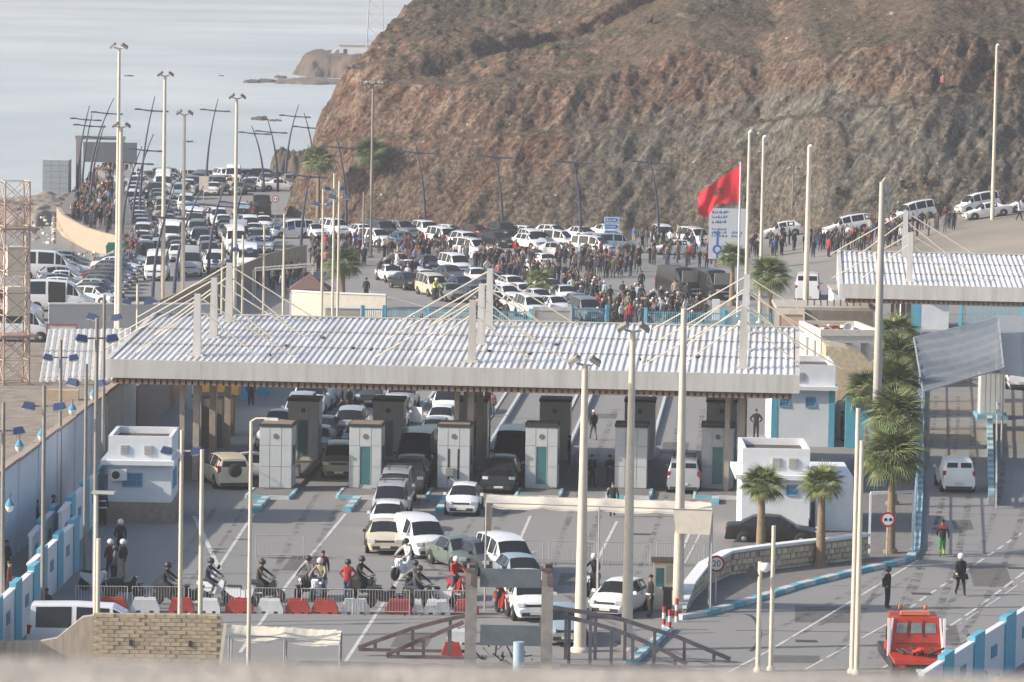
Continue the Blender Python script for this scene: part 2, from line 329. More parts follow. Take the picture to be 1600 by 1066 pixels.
# ---- far headland, rock outcrop, rocks in the water
def mound(name, c, rx, ry, h, k, seed, m):
    t = np.linspace(-1.1, 1.1, k); U, V = np.meshgrid(t, t); r = np.sqrt(np.abs(U) ** 2.6 + np.abs(V) ** 2.6) + (fbm(U * 3 + seed, V * 3) - .5) * .5
    fe, nz_ = (.72, .16) if name == 'headland' else (.55, .35)
    z = h * (1 - nsm((r - fe) / (1 - fe))) * (1 - nz_ * .5 + nz_ * fbm(U * 2 + seed, V * 2 + 9)) + (fbm(U * 9 + seed, V * 9) - .5) * h * nz_ * (r < 1) - 1.5
    return grid(name, c.x + U * rx, c.y + V * ry, c.z + z, m)
m_rock = mat('dark_sea_rock', (.03, .026, .022), .95, scale=.8, col2=(.12, .10, .08), bump=.8)
hp = G(560, 124, SEA_Z); o = mound('headland', Vector((hp.x + 1, hp.y + 40, SEA_Z)), 19, 40, 6.9, 110, 1, mat('brown_headland', (.05, .034, .026), .95, scale=.25, col2=(.12, .085, .065), bump=.8, stretch=(1, 1, .4))); tag(o, kind='structure')
sh = G(495, 131, SEA_Z); o = mound('shore_flat', Vector((sh.x, sh.y + 10, SEA_Z)), 14, 22, 2.1, 60, 4, mat('shore_sand', (.08, .062, .05), .95, col2=(.15, .12, .10), scale=.4)); tag(o, kind='structure')
p = G(452, 275); o = mound('rock_outcrop', Vector((p.x + 1, p.y + 4, -1.5)), 4.6, 6, 5.6, 60, 8, m_rock); tag(o, 'dark rocky outcrop at the foot of the hill beside the sea', 'rock')
rocks = [(202, 119, 2.0, 'long low dark rock alone in the far water behind the tallest left mast'), (346, 119, 1.2, 'small dark rock in the sea just before the reef'), (394, 129, 3.2, 'low reef of dark rocks reaching out from the far headland'), (418, 128, 3.6, 'broken rocks joining the reef to the far headland'), (405, 187, 2.4, 'low dark rock awash in the calm water before the outcrop'), (430, 189, 2.0, 'flat dark rock awash nearest to the hill flank'), (296, 222, 1.0, 'lone small rock in the nearer calm water'), (438, 122, 2.5, 'larger rock lying against the headland toe')]
for k, (x, y, w, lb) in enumerate(rocks):
    q = G(x, y, SEA_Z); o = mound('sea_rock', Vector((q.x, q.y, SEA_Z)), w * .8, w * 2.2, 1.6 + .35 * (w > 2), 22, 20 + k * 3, m_rock); tag(o, lb, 'rock')
# debris and dirt bank at the left of the queue
dp = G(75, 345); m_dirt = mat('rubble_dirt', (.15, .125, .10), .95, scale=1.2, col2=(.30, .26, .22), bump=.9)
o = mound('dirt_bank', Vector((dp.x - 2.5, dp.y + 12, 0)), 7.5, 26, 2.6, 70, 33, m_dirt); tag(o, kind='structure')
o.name = 'terrain_dirt_bank'
mb = MB()
for k in range(260):
    x, y = rnd.uniform(50, 150), rnd.uniform(395, 418) if rnd.random() < .5 else rnd.uniform(340, 395); x = min(x, 84) if y < 396 else x; q = G(x, y, .0); s_ = rnd.uniform(.08, .32)
    mb.box((q.x, q.y, q.z + .08 + (.9 if y < 396 else 0)), (s_ * 1.4, s_, s_ * .7), rnd.random() * 3, rnd.choice([0, 0, 1]), .7)
tag(mb.build('rubble', [m_dirt, mat('pale_litter', (.6, .58, .54), .9)]), 'scattered pale stones and litter on the dirt bank', 'rubble', kind='stuff')

# ---- far white building and radio mast on the headland
q = G(560, 124, SEA_Z); Yh = q.y + 30
a = PY(530, 90, Yh); w = MB(); wb = PY(566, 90, Yh)
e = empty('far_building', (a.x, Yh, a.z - 1), 0, 'small white building on the far headland beside the lattice mast', 'building')
wd = wb.x - a.x
w.bx(0, wd + 3, 0, 6, 0, 3.9); w.build('wall', WHITE, e); MB().bx(-.15, wd + 3.15, -.15, 6.15, 3.9, 4.15).build('roof', CONC, e)
MB().bx(1.0, 1.9, -.03, .1, 1.0, 3.1).build('door', BLACK, e); MB().side([(-4.2, 0), (-1.2, 3.2), (-.9, 3.2), (-.9, 2.6), (-3.2, 0)], 1, 4).build('ramp_wall', WHITE, e)
bt = PY(586, 78, Yh); t = empty('radio_mast', (bt.x, Yh, bt.z - 1), 0, 'pale steel lattice radio mast behind the hill shoulder', 'mast')
def lattice(parent, w0, w1, h, nseg, r, mt, mt2=None, nm='leg'):
    cs = [(-1, -1), (1, -1), (1, 1), (-1, 1)]
    for i, j in cs: MB().tube((i * w0 / 2, j * w0 / 2, 0), (i * w1 / 2, j * w1 / 2, h), r, r * .8, 6).build(nm, mt, parent)
    br = MB()
    for k in range(nseg):
        z0, z1 = h * k / nseg, h * (k + 1) / nseg; a0 = (w0 + (w1 - w0) * k / nseg) / 2; a1 = (w0 + (w1 - w0) * (k + 1) / nseg) / 2
        for q in range(4):
            c0, c1 = cs[q], cs[(q + 1) % 4]; A = (c0[0] * a0, c0[1] * a0, z0); B = (c1[0] * a1, c1[1] * a1, z1); A2 = (c1[0] * a0, c1[1] * a0, z0); B2 = (c0[0] * a1, c0[1] * a1, z1)
            mi = k % 2 if mt2 else 0
            br.tube(A, B, r * .6, n=4, m=mi); br.tube(A2, B2, r * .6, n=4, m=mi); br.tube(B2, B, r * .6, n=4, m=mi)
    br.build('bracing', [mt, mt2 or mt], parent)
lattice(t, 4.2, 2.2, 30, 9, .11, mat('pale_mast', (.6, .55, .55), .6))

# ---- haze
m_hz = bpy.data.materials.new('haze_air'); m_hz.use_nodes = True; nn = m_hz.node_tree.nodes; nn.remove(nn['Principled BSDF'])
pv = nn.new('ShaderNodeVolumePrincipled'); pv.inputs['Density'].default_value = .00028; pv.inputs['Color'].default_value = (.93, .95, 1, 1); pv.inputs['Anisotropy'].default_value = .25
m_hz.node_tree.links.new(pv.outputs[0], nn['Material Output'].inputs['Volume'])
o = MB().bx(-4100, 4100, -300, 8000, -9, 66).build('haze', m_hz); tag(o, 'thin pale sea haze over the whole place', 'haze', kind='stuff')
# ================================================================ LARGE STRUCTURE
def V2(p): return (p.x, p.y)
def strip(name, pts, w, m, z=.008, dash=None, group=None):
    mb = MB(); P = [Vector((p.x, p.y, 0)) for p in pts]
    for i in range(len(P) - 1):
        a, b = P[i], P[i + 1]; d = b - a; L = d.length; d.normalize(); s = Vector((d.y, -d.x, 0)) * w / 2
        segs = [(0, L)] if not dash else [(t, min(L, t + dash[0])) for t in np.arange(0, L, dash[0] + dash[1])]
        for t0, t1 in segs:
            A, B = a + d * t0, a + d * t1; mb.add([(q.x, q.y, z) for q in (A - s, A + s, B + s, B - s)], [(0, 1, 2, 3)])
    return mb
m_line = mat('worn_road_paint', (.34, .34, .33), .8, scale=2.5, col2=(.62, .62, .60))
pm = MB()
for pts, w, dash in [([(538, 1037), (617, 915), (683, 812)], .16, None), ([(375, 1020), (452, 909), (540, 803)], .16, None), ([(304, 807), (343, 890)], .22, None), ([(278, 985), (396, 803)], .16, None),
                     ([(829, 806), (795, 885), (770, 940)], .14, None), ([(964, 815), (932, 878), (905, 930)], .14, None), ([(1082, 822), (1062, 870)], .14, None), ([(1096, 830), (1070, 880)], .08, None),
                     ([(1435, 875), (1343, 932), (1200, 1018), (1120, 1060)], .13, None), ([(1650, 797), (1530, 878), (1447, 932), (1392, 972)], .14, (1.5, 1.0)), ([(1392, 972), (1257, 1047)], .11, (5, .6)),
                     ([(1650, 862), (1600, 895), (1524, 952), (1467, 990), (1378, 1045)], .14, (2.2, .8)), ([(1640, 880), (1560, 935), (1500, 975)], .07, (3, 1)),
                     ([(575, 455), (700, 490)], .14, None), ([(600, 476), (560, 470)], .12, None), ([(800, 612), (640, 850)], .0, None)]:
    if w > 0:
        q = strip('l', [G(*p) for p in pts], w, m_line, dash=dash); pm.add(q.v, q.f)
o = pm.build('road_markings', m_line, fix=False); tag(o, kind='structure'); o.name = 'road_markings'
# tyre skids, tar seams and drain covers; pole shadows painted as dark cross stripes
tm = MB(); m_tar_shadow = mat('tar_and_shadow', (.045, .044, .043), .7, var=.15)
for (a, b, w) in [((560, 868), (1070, 880), .10), ((400, 890), (560, 893), .10), ((1300, 915), (1600, 925), .07), ((1150, 985), (1500, 990), .12), ((500, 820), (700, 823), .08), ((1480, 860), (1600, 866), .08), ((1420, 955), (1600, 965), .08), ((960, 640), (1110, 645), .06), ((820, 900), (1050, 905), .06), ((1440, 750), (1600, 753), .1), ((1440, 800), (1600, 806), .08)]:
    q = strip('l', [G(*a), G(*b)], w, m_tar_shadow, z=.004); tm.add(q.v, q.f)
for (x, y) in [(1440, 928), (1260, 1002), (1002, 835), (1590, 888)]:
    q = G(x, y); tm.box((q.x, q.y, .006), (.9, .6, .008))
arc = [G(1165 + 22 * math.cos(t), 990 - 30 * math.sin(t)) for t in np.linspace(-1.2, 1.6, 10)]; q = strip('l', arc, .18, m_tar_shadow, z=.0045); tm.add(q.v, q.f)
tag(tm.build('road_seams_and_shadows', m_tar_shadow, fix=False), kind='structure')
m_trk, n, l, b = nodes('tyre_tracks'); b.inputs['Base Color'].default_value = (.035, .033, .031, 1); b.inputs['Roughness'].default_value = .8; tc = n.new('ShaderNodeTexCoord'); no = N(n, 'TexNoise', Scale=.9, Detail=5, Roughness=.7); l.new(tc.outputs['Object'], no.inputs['Vector']); mr = N(n, 'MapRange'); l.new(no.outputs[0], mr.inputs[0]); mr.inputs[1].default_value = .45; mr.inputs[2].default_value = .75; mr.inputs[4].default_value = .62; l.new(mr.outputs[0], b.inputs['Alpha'])
tk = MB()
def curve3(a, b_, c_, k=12): return [a * (1 - t) ** 2 + b_ * 2 * t * (1 - t) + c_ * t * t for t in np.linspace(0, 1, k)]
for (a, b_, c_) in [((640, 760), (600, 850), (700, 905)), ((650, 770), (610, 860), (800, 940)), ((520, 770), (470, 850), (440, 930)), ((780, 780), (740, 850), (700, 920)), ((920, 790), (890, 860), (880, 930)), ((1060, 790), (1040, 850), (1000, 950)), ((360, 790), (330, 850), (250, 930)), ((860, 930), (960, 1000), (1100, 1045)), ((1480, 620), (1480, 800), (1330, 1030)), ((1500, 640), (1510, 850), (1400, 1030)), ((1590, 700), (1590, 860), (1440, 1040)), ((840, 660), (800, 720), (780, 780)), ((980, 640), (950, 720), (920, 790)), ((1080, 640), (1070, 720), (1060, 790)), ((1200, 1000), (1300, 960), (1400, 900)), ((300, 860), (420, 880), (560, 870)), ((600, 440), (700, 470), (900, 440)), ((900, 440), (1000, 430), (1100, 440))]:
    C3 = curve3(G(*a), G(*b_), G(*c_))
    for off_ in (-.72, .72):
        q = strip('l', [p + Vector((off_, 0, 0)) for p in C3], rnd.uniform(.2, .38), m_trk, z=.0125 + .0 * off_); tk.add([(v[0], v[1], .0125) for v in q.v], q.f)
tag(tk.build('tyre_tracks', m_trk, fix=False), kind='structure')
pt = MB(); m_pat = mat('asphalt_patch', (.108, .103, .098), .85, var=.25, scale=2)
for (x, y, w_, d_) in [(470, 880, 1.6, 5), (760, 850, 2.2, 3), (890, 905, 1.2, 4), (1280, 960, 2.4, 5), (1540, 900, 1.8, 7), (1100, 900, 1, 4), (350, 940, 2, 3), (640, 1000, 1.5, 4), (1470, 990, 1.2, 5), (1500, 820, 1, 4), (930, 650, 2.5, 3), (1050, 700, 1.5, 6), (1240, 1030, 2, 2)]:
    q = G(x, y); k_ = 9; pt.add([(q.x - w_ / 2, q.y - d_ / 2, .0022), (q.x + w_ / 2, q.y - d_ / 2 + .1, .0022), (q.x + w_ / 2 + d_ * .06, q.y + d_ / 2, .0022), (q.x - w_ / 2 + d_ * .06, q.y + d_ / 2 - .1, .0022)], [(0, 1, 2, 3)])
tag(pt.build('asphalt_patches', m_pat, fix=False), kind='structure')

def kerb_run(name, pts, w=.28, h=.14, seg=.95, cols=None, kind='structure', label=None):
    """kerb stones along a polyline; each stone its own piece"""
    cols = cols or [mat('kerb_white', (.48, .50, .50), .8, var=.15), mat('kerb_blue', (.09, .30, .38), .75, scale=4, col2=(.17, .42, .50))]
    root = empty(name); tag(root, kind=kind)
    P = [Vector((p.x, p.y, 0)) for p in pts]; k = 0; n = 0
    cache = {}
    for i in range(len(P) - 1):
        a, b = P[i], P[i + 1]; d = b - a; L = d.length; c = max(1, round(L / seg)); sl_ = L / c; ang = math.atan2(d.y, d.x)
        for j in range(c):
            m = cols[n % len(cols)]; key = (round(sl_, 2), m.name)
            if key not in cache: cache[key] = MB().box((0, 0, h / 2), (sl_ * .985, w, h), 0, 0, .97).build('kerb_stone', m, root); o = cache[key]
            else: o = inst(cache[key], 'kerb_stone', root)
            q = a + d * ((j + .5) / c); o.location = (q.x, q.y, 0); o.rotation_euler = (0, 0, ang); n += 1
    return root
PAVE = mat('pavement_concrete', (.16, .15, .145), .9, var=.15, scale=1.5, bump=.2)
isl = [(1060, 968), (1100, 962), (1160, 945), (1205, 931), (1250, 917), (1340, 895), (1395, 883), (1422, 875), (1431, 860), (1436, 780), (1438, 690), (1440, 600), (1441, 560)]
kerb_run('pavement_kerb', [G(*p) for p in isl], w=.42, h=.2, seg=1.25)
pv_ = MB(); pts = [G(*p) for p in isl] + [G(1350, 560), G(1340, 700), G(1300, 790), G(1150, 850), G(1075, 925)]
pv_.prism([V2(p) for p in pts], -.1, .125); tag(pv_.build('pavement', PAVE), kind='structure')
# ---------------------------------------------------------------- lane islands and booths
fronts = [430, 570, 708, 845, 985, 1120]
anch = [G(x, 768 - .0 * x) for x in fronts]
def loc(o, a, d, z=0): return o + LA * a + LD * d + Vector((0, 0, z))
RZ = math.atan2(LA.y, LA.x)
for k, A in enumerate(anch):
    def IP(a, d): return V2(loc(A, a, d))
    im = MB().prism([IP(-1.0, -3.2), IP(1.0, -3.2), IP(1.05, -1.0), IP(1.05, 19), IP(.35, 22), IP(-.35, 22), IP(-1.05, 19), IP(-1.05, -1.0)], -.05, .15)
    im.prism([IP(-.36, 22.02), IP(.36, 22.02), IP(.36, 70), IP(-.36, 70)], -.05, .17, 0)
    r = im.build('lane_island', PAVE); tag(r, kind='structure')
    root = empty('island_kerb'); tag(root, kind='structure')
    for s in (-1, 1):
        for j in range(30):
            a = 22 + j * 1.6
            o = MB().box((0, 0, .11), (1.57, .17, .24)).build('kerb_stone', MATS['kerb_white'], root) if (k == 0 and j == 0 and s == -1) else inst(KS, 'kerb_stone', root)
            if k == 0 and j == 0 and s == -1: KS = o
            q = loc(A, s * .45, a + .8); o.location = (q.x, q.y, 0); o.rotation_euler = (0, 0, RZ + math.pi / 2)
    nose = [loc(A, -.9, -3.3), loc(A, .9, -3.3)]; kerb_run('island_kerb', [loc(A, -1.12, 0), loc(A, -1.12, -3.3), loc(A, 1.12, -3.3), loc(A, 1.12, 0)], w=.16, h=.19, seg=1.1)
    if k < 3 or k in (3, 4, 5): kerb_run('lane_kerb', [loc(A, -.05, -3.6), loc(A, -.05, -8.8)] if k < 3 else [loc(A, 0, -3.6), loc(A, 0, -5.6)], w=.4, h=.2, seg=.8)
m_bw = mat('booth_panel', (.47, .49, .49), .5, var=.07, scale=1.5); m_bwin = mat('booth_glass', (.05, .16, .17), .15, var=.2, scale=2, spec=.8); m_bd = mat('booth_rim', (.035, .03, .028), .7, var=0)
def booth(label, win=True):
    e = empty('toll_booth', label=label, cat='booth', group='border booths under the canopy')
    w, d, h = 1.66, 1.9, 3.25
    MB().bx(-w / 2 + .03, w / 2 - .03, .03, d - .03, 0, h).build('core', m_bw, e)
    for face in range(4):
        for (z0, z1) in ((.05, 1.15), (1.17, 2.25), (2.27, 3.2)):
            cols_ = ((-w / 2, -.31), (-.30, .30), (.31, w / 2)) if face in (0, 2) else ((0.0, .94), (.96, 1.9))
            for (a, b) in cols_:
                if win and face == 0 and a == -.30 and z0 < 2: continue
                if face == 0: p = MB().bx(a + .01, b - .01, -.02, .03, z0, z1)
                elif face == 2: p = MB().bx(a + .01, b - .01, d - .03, d + .02, z0, z1)
                elif face == 1: p = MB().bx(-w / 2 - .02, -w / 2 + .03, a + .01, b - .01, z0, z1)
                else: p = MB().bx(w / 2 - .03, w / 2 + .02, a + .01, b - .01, z0, z1)
                p.build('panel', m_bw, e)
    if win:
        MB().bx(-.28, .28, -.005, .03, .25, 2.22).build('window', m_bwin, e)
        MB().bx(-.31, .31, -.03, .0, 2.2, 2.27).bx(-.31, -.27, -.03, 0, .2, 2.2).bx(.27, .31, -.03, 0, .2, 2.2).build('window_frame', GALV, e)
    for s in (-1, 1): MB().bx(s * (w / 2 + .03) - .01, s * (w / 2 + .03) + .01, .3, 1.5, 1.2, 2.2).build('side_window', m_bwin, e)
    MB().bx(-w / 2 - .06, w / 2 + .06, -.06, d + .06, h, h + .14).build('roof_rim', m_bd, e)
    MB().bx(-w / 2 + .02, w / 2 - .02, .02, d - .02, h + .14, h + .16).build('roof', mat('booth_roof', (.22, .17, .15), .9), e)
    MB().lathe([(.14, -.045), (.14, -.02)], (0, 0, 2.75), 14, axis='y').build('emblem_disc', mat('emblem_brown', (.16, .13, .10), .6), e)
    return e
b0 = booth('x'); b1 = booth('x', False)
bl = ['leftmost of the front booths, pale panelled with no window, under the canopy edge', 'second front booth from the left, with tall teal glazed window', 'third front booth from the left, two narrow slots and small grey box', 'fourth front booth from the left, beside the black cars', 'fifth front booth from the left, between the two thick cream poles', 'rightmost of the front booths, beside the canopy leg']
br = ['leftmost of the rear booths, brownish with teal window', 'second rear booth from the left, behind the open white car door', 'third rear booth from the left, beside the centre canopy legs', 'fourth rear booth, right of the black cars', 'fifth rear booth from the left, in front of the bright lane', 'rightmost of the rear booths, right of the canopy leg']
for k, A in enumerate(anch):
    for row in (0, 1):
        src = b1 if (row == 0 and k in (0, 2, 4)) else b0
        e = copy_tree(src); q = loc(A, 0.0, 0 if row == 0 else 13.2); e.location = (q.x, q.y, .15); e.rotation_euler = (0, 0, RZ); e['label'] = (bl, br)[row][k]
        if row == 0 and k == 2:
            for s in (-.25, .25): MB().bx(s - .05, s + .05, -.03, -.01, .5, 2.1).build('slot', m_bd, e)
            MB().bx(-.38, .02, -.25, -.03, .7, 1.1).build('meter_box', mat('meter_grey', (.22, .22, .21), .7), e)
def kill(*os_):
    bpy.data.batch_remove([c for o in os_ for c in (list(o.children_recursive) + [o])])
kill(b0); kill(b1)
# ---------------------------------------------------------------- canopies
m_roofp = mat('roof_sheet', (.66, .67, .67), .5, var=.06, scale=1.0); m_rib = mat('roof_rib_white', (.74, .74, .74), .6, var=.05)
m_fas = mat('fascia_grey', (.54, .535, .525), .7, var=.04, scale=.6); m_seam = mat('seam_grey', (.22, .21, .21), .8)
def canopy(O, L, D, label, zb=5.6, rise=.95, skew0=0.0, side_slope=.5):
    """O front-left lower corner of the fascia; L along LA, D along LD"""
    e = empty('canopy', (O.x, O.y, 0), RZ, label, 'canopy', 'border post canopies'); H = .93
    zt = zb + H; n = int(L / .345); w = L / n; src = None; z1 = zt + rise; y0, y1 = .25, D
    sl = (z1 - zt) / (y1 - y0)
    pr = [(0, 0), (w * .50, 0), (w * .60, .07), (w * .88, .07), (w, 0)]
    for i in range(n):
        if src is None:
            mb = MB(); vs = [(x, y0, zt - .02 + z) for x, z in pr] + [(x, y1, z1 - .02 + z) for x, z in pr]
            mb.add(vs, [(0, 1, 6, 5)], 0); mb.add(vs, [(1, 2, 7, 6), (2, 3, 8, 7), (3, 4, 9, 8)], 1); mb.add([(0, y0, zt - .1), (w, y0, zt - .1), (w, y1, z1 - .1), (0, y1, z1 - .1)], [(0, 1, 2, 3)], 0)
            mb.add([(w * .5, y0, zt - .02), (w * .6, y0, zt + .05), (w * .88, y0, zt + .05), (w, y0, zt - .02)], [(0, 1, 2, 3)], 1)
            src = mb.build('roof_panel', [m_roofp, m_rib], e); o = src
        else: o = inst(src, 'roof_panel', e)
        o.location = (i * w, 0, 0)
    for fr in (.333, .666, .995):
        y = y0 + (y1 - y0) * fr; z = zt + rise * fr
        MB().bx(0, L, y - .05, y + .05, z + .0, z + .065).build('seam_strip', m_seam, e)
        st = MB()
    MB().bx(-.05, L + .05, 0, .25, zb, zt + .03).build('front_fascia', m_fas, e)
    MB().side([(-.05, zb), (L + .05, zb), (L + .05, z1 + .1), (-.05, z1 + .1)], D + .002, D + .22).build('rear_fascia', m_fas, e)
    for x0 in (-.3, L + .052):
        q = MB(); q.add([(x0, 0, zb), (x0 + .25, 0, zb), (x0 + .25, D, zb), (x0, D, zb), (x0, 0, zt + .03), (x0 + .25, 0, zt + .03), (x0 + .25, D, z1 + .12), (x0, D, z1 + .12)], [(0, 1, 5, 4), (1, 2, 6, 5), (2, 3, 7, 6), (3, 0, 4, 7), (4, 5, 6, 7), (3, 2, 1, 0)]); q.build('side_fascia', m_fas, e)
    # slatted brown soffit band and ceiling
    MB().bx(.15, L - .15, .15, D - .15, zb - .06, zb - .01).build('soffit', BROWN, e)
    s0 = None
    ns = int(L / .33)
    mb = MB()
    for i in range(ns): mb.bx(.1 + i * .33, .1 + i * .33 + .22, .12, .22, zb - .32, zb - .06)
    o = mb.build('soffit_slats', BROWN, e); o['kind'] = 'stuff'
    MB().bx(.1, L - .1, .23, .3, zb - .30, zb - .06).build('soffit_board', mat('soffit_dark', (.12, .085, .065), .9), e)
    return e, (lambda x, y: zt + sl * (y - y0))
O1 = G(172, 590, 5.6); e1r = G(1240, 613, 5.6); L1 = (e1r - O1).dot(LA)
print('canopy', O1, L1, proj(O1 + LA * L1))
for mm_, st__ in ((m_roofp, (.5, .12, .5)), (m_rib, (.5, .12, .5)), (m_fas, (1.6, 1.6, .12))):
    n_ = mm_.node_tree.nodes; l_ = mm_.node_tree.links; bs = n_['Principled BSDF']; src_ = bs.inputs['Base Color'].links[0].from_socket
    gg = n_.new('ShaderNodeNewGeometry'); mpp = n_.new('ShaderNodeMapping'); mpp.inputs['Scale'].default_value = st__; l_.new(gg.outputs['Position'], mpp.inputs[0]); nn_ = n_.new('ShaderNodeTexNoise'); nn_.inputs['Scale'].default_value = 1.3; nn_.inputs['Detail'].default_value = 6; nn_.inputs['Roughness'].default_value = .7; l_.new(mpp.outputs[0], nn_.inputs['Vector'])
    rp_ = n_.new('ShaderNodeValToRGB'); rp_.color_ramp.elements[0].position = .36; rp_.color_ramp.elements[0].color = (.84, .81, .77, 1); rp_.color_ramp.elements[1].position = .56; rp_.color_ramp.elements[1].color = (1, 1, 1, 1); l_.new(nn_.outputs[0], rp_.inputs[0])
    oi_ = n_.new('ShaderNodeObjectInfo'); mr_ = n_.new('ShaderNodeMapRange'); mr_.inputs[3].default_value = .86; mr_.inputs[4].default_value = 1.04; l_.new(oi_.outputs['Random'], mr_.inputs[0])
    m1_ = n_.new('ShaderNodeMix'); m1_.data_type = 'RGBA'; m1_.blend_type = 'MULTIPLY'; m1_.inputs[0].default_value = 1; l_.new(src_, m1_.inputs[6]); l_.new(rp_.outputs[0], m1_.inputs[7]); m2_ = n_.new('ShaderNodeVectorMath'); m2_.operation = 'SCALE'; l_.new(m1_.outputs[2], m2_.inputs[0]); l_.new(mr_.outputs[0], m2_.inputs['Scale']); l_.new(m2_.outputs[0], bs.inputs['Base Color'])
can1, rz1 = canopy(O1, L1, 18.0, 'long white ribbed canopy on cable pylons over the booth lanes')
O2 = G(1318, 466, 5.6)
can2, rz2 = canopy(O2, 22, 18.0, 'second white ribbed canopy at the right, over the return lanes')
def pylon_set(can, O, gx, ys, rzf, name, leg_bot=0.0, span=5.2, top=3.3):
    for j, y in enumerate(ys):
        zr = rzf(0, y)
        MB().box((gx, y, zr / 2 + .0), (.34, .34, zr - .05), 0, 0, 1).build('leg', mat('canopy_leg', (.36, .31, .26), .7), can)
        for dx in (-.75,): MB().box((gx + dx, y, zr / 2 - .3), (.26, .26, zr - .6)).build('leg', MATS['canopy_leg'], can)
        pyl = MB().box((gx, y, zr + top / 2), (.44, .44, top), 0, 0, .72).bx(gx - .36, gx + .36, y - .36, y + .36, zr - .02, zr + .14).build('pylon', m_fas, can)
        cb = MB()
        for s in (-1, 1):
            for sp, tt_ in ((span, .97), (span * .62, .78)):
                cb.tube((gx, y - .1, zr + top * tt_), (gx + s * sp, y - .1, rzf(0, y) + .1), .04, n=5)
        cb.build('cable', POLE, can)
for gx, gz in ((4.3, 0), (18.9, 0), (33.2, 0)):
    pylon_set(can1, O1, gx, (2.2, 9.0, 15.6), rz1, 'p')
pylon_set(can2, O2, 4.4, (2.2, 15.6), rz2, 'p'); pylon_set(can2, O2, 18.5, (2.2, 15.6), rz2, 'p')
# birds on the roof
for k, (x, y) in enumerate([(448, 540), (552, 545), (580, 548), (738, 547), (765, 549), (870, 532), (828, 555), (1000, 566), (1015, 570), (422, 562), (1090, 560), (505, 520)]):
    p = G(x, y + 3, 6.95); zz_ = rz1(0, (p - O1).dot(LD)) + .12; p = G(x, y + 3, zz_)
    o = MB().lathe([(.02, -.16), (.07, -.08), (.085, 0), (.06, .09), (.035, .13)], (0, 0, .09), 7, axis='x').lathe([(.01, -.05), (.045, -.02), (.045, .02), (.01, .05)], (.15, 0, .16), 6).tube((0, 0, 0), (0, 0, .06), .012, n=4).build('pigeon', mat('pigeon_grey', (.06, .06, .065), .8))
    o.location = (p.x, p.y, rz1(0, (p - O1).dot(LD)) + .1); o.rotation_euler = (0, 0, rnd.random() * 6); tag(o, 'small dark pigeon on the long canopy roof, ' + ['second from the left', 'third from the left', 'fourth from the left', 'fifth from the left', 'sixth from the left', 'eighth from the left, highest one', 'seventh from the left', 'ninth from the left', 'tenth from the left', 'leftmost and lowest', 'rightmost of all', 'left, highest near the rear edge'][k], 'bird', 'pigeons on the long canopy roof')

# ---------------------------------------------------------------- buildings
def on(a, x): return a + x
def house(name, label, px0, px1, pyb, depth, z_low, z_top, ledge=.35, inset=.0, base=None, rx=None, cat='building'):
    A = G(px0, pyb); B = G(px1, pyb); w = B.x - A.x
    e = empty(name, (A.x, A.y, 0), math.atan2(B.y - A.y, w) * 0, label, cat); e['w'] = w
    zb = base or 0
    if base: MB().bx(-.05, w + .05, -.05, depth + .05, 0, base).build('plinth', mat('plinth_stone', (.25, .21, .17), .9, var=.2, scale=3, bump=.4), e)
    MB().bx(0, w, 0, depth, zb, z_low).build('wall', WALLW, e)
    MB().bx(-ledge, w + ledge * .4, -ledge, depth + ledge, z_low, z_low + .22).build('ledge', WHITE, e)
    u0, u1 = inset, w - inset
    t = .18; p = MB(); zf = z_top - .35
    p.bx(u0, u1, .05, depth - .05, z_low + .22, zf); p.build('upper_wall', WALLW, e)
    q = MB(); q.bx(u0, u1, .05, .05 + t, zf, z_top); q.bx(u0, u1, depth - .05 - t, depth - .05, zf, z_top); q.bx(u0, u0 + t, .05 + t, depth - .05 - t, zf, z_top); q.bx(u1 - t, u1, .05 + t, depth - .05 - t, zf, z_top); q.build('parapet', WHITE, e)
    MB().bx(u0 + t, u1 - t, .05 + t, depth - .05 - t, zf, zf + .02).build('roof', mat('dark_roof_felt', (.09, .07, .065), .9), e)
    return e, w
def win(e, x0, x1, z0, z1, y=0, grid_=(2, 1), side=None, m=None):
    m = m or BLUE2; f = MB()
    T = (lambda a, b, c, d_, u, v: (a, b, c, d_, u, v)) if side is None else None
    def B(mb, a, b, yy0, yy1, u, v, mi=0):
        if side is None: mb.bx(a, b, y - yy1, y - yy0, u, v, mi)
        else: mb.bx(side + yy0, side + yy1, a, b, u, v, mi)
    g = MB(); B(g, x0, x1, .002, .012, z0, z1); w = g.build('window', m, e)
    B(f, x0 - .05, x1 + .05, .002, .05, z1, z1 + .05); B(f, x0 - .05, x1 + .05, .002, .06, z0 - .06, z0); B(f, x0 - .05, x0, .002, .05, z0, z1); B(f, x1, x1 + .05, .002, .05, z0, z1)
    for k in range(1, grid_[0] + 1): x = x0 + (x1 - x0) * k / (grid_[0] + 1); B(f, x - .015, x + .015, .014, .03, z0, z1)
    for k in range(1, grid_[1] + 1): z = z0 + (z1 - z0) * k / (grid_[1] + 1); B(f, x0, x1, .031, .045, z - .015, z + .015)
    f.build('frame', m if m is not BLUE2 else mat('window_blue_frame', (.16, .36, .5), .6), w)
def vent(e, x0, x1, z0, z1):
    v = MB().bx(x0, x1, -.0, .048, z0, z1).build('vent', mat('vent_grey', (.36, .36, .35), .8), e)
    g = MB()
    for k in range(6): g.bx(x0, x1, -.03, .0, z0 + (k + .2) * (z1 - z0) / 6, z0 + (k + .7) * (z1 - z0) / 6)
    g.build('louvres', m_fas, v)
e, w = house('guard_house', 'white flat-roofed guard house on a stone base, left of the booths', 168, 268, 817, 4.6, 2.9, 4.3, base=1.05)
s = 31.6
win(e, .75, 1.65, 1.85, 2.45, 0, (3, 1)); vent(e, .6, .98, 3.4, 3.85); vent(e, w - 1.35, w - .97, 3.4, 3.85)
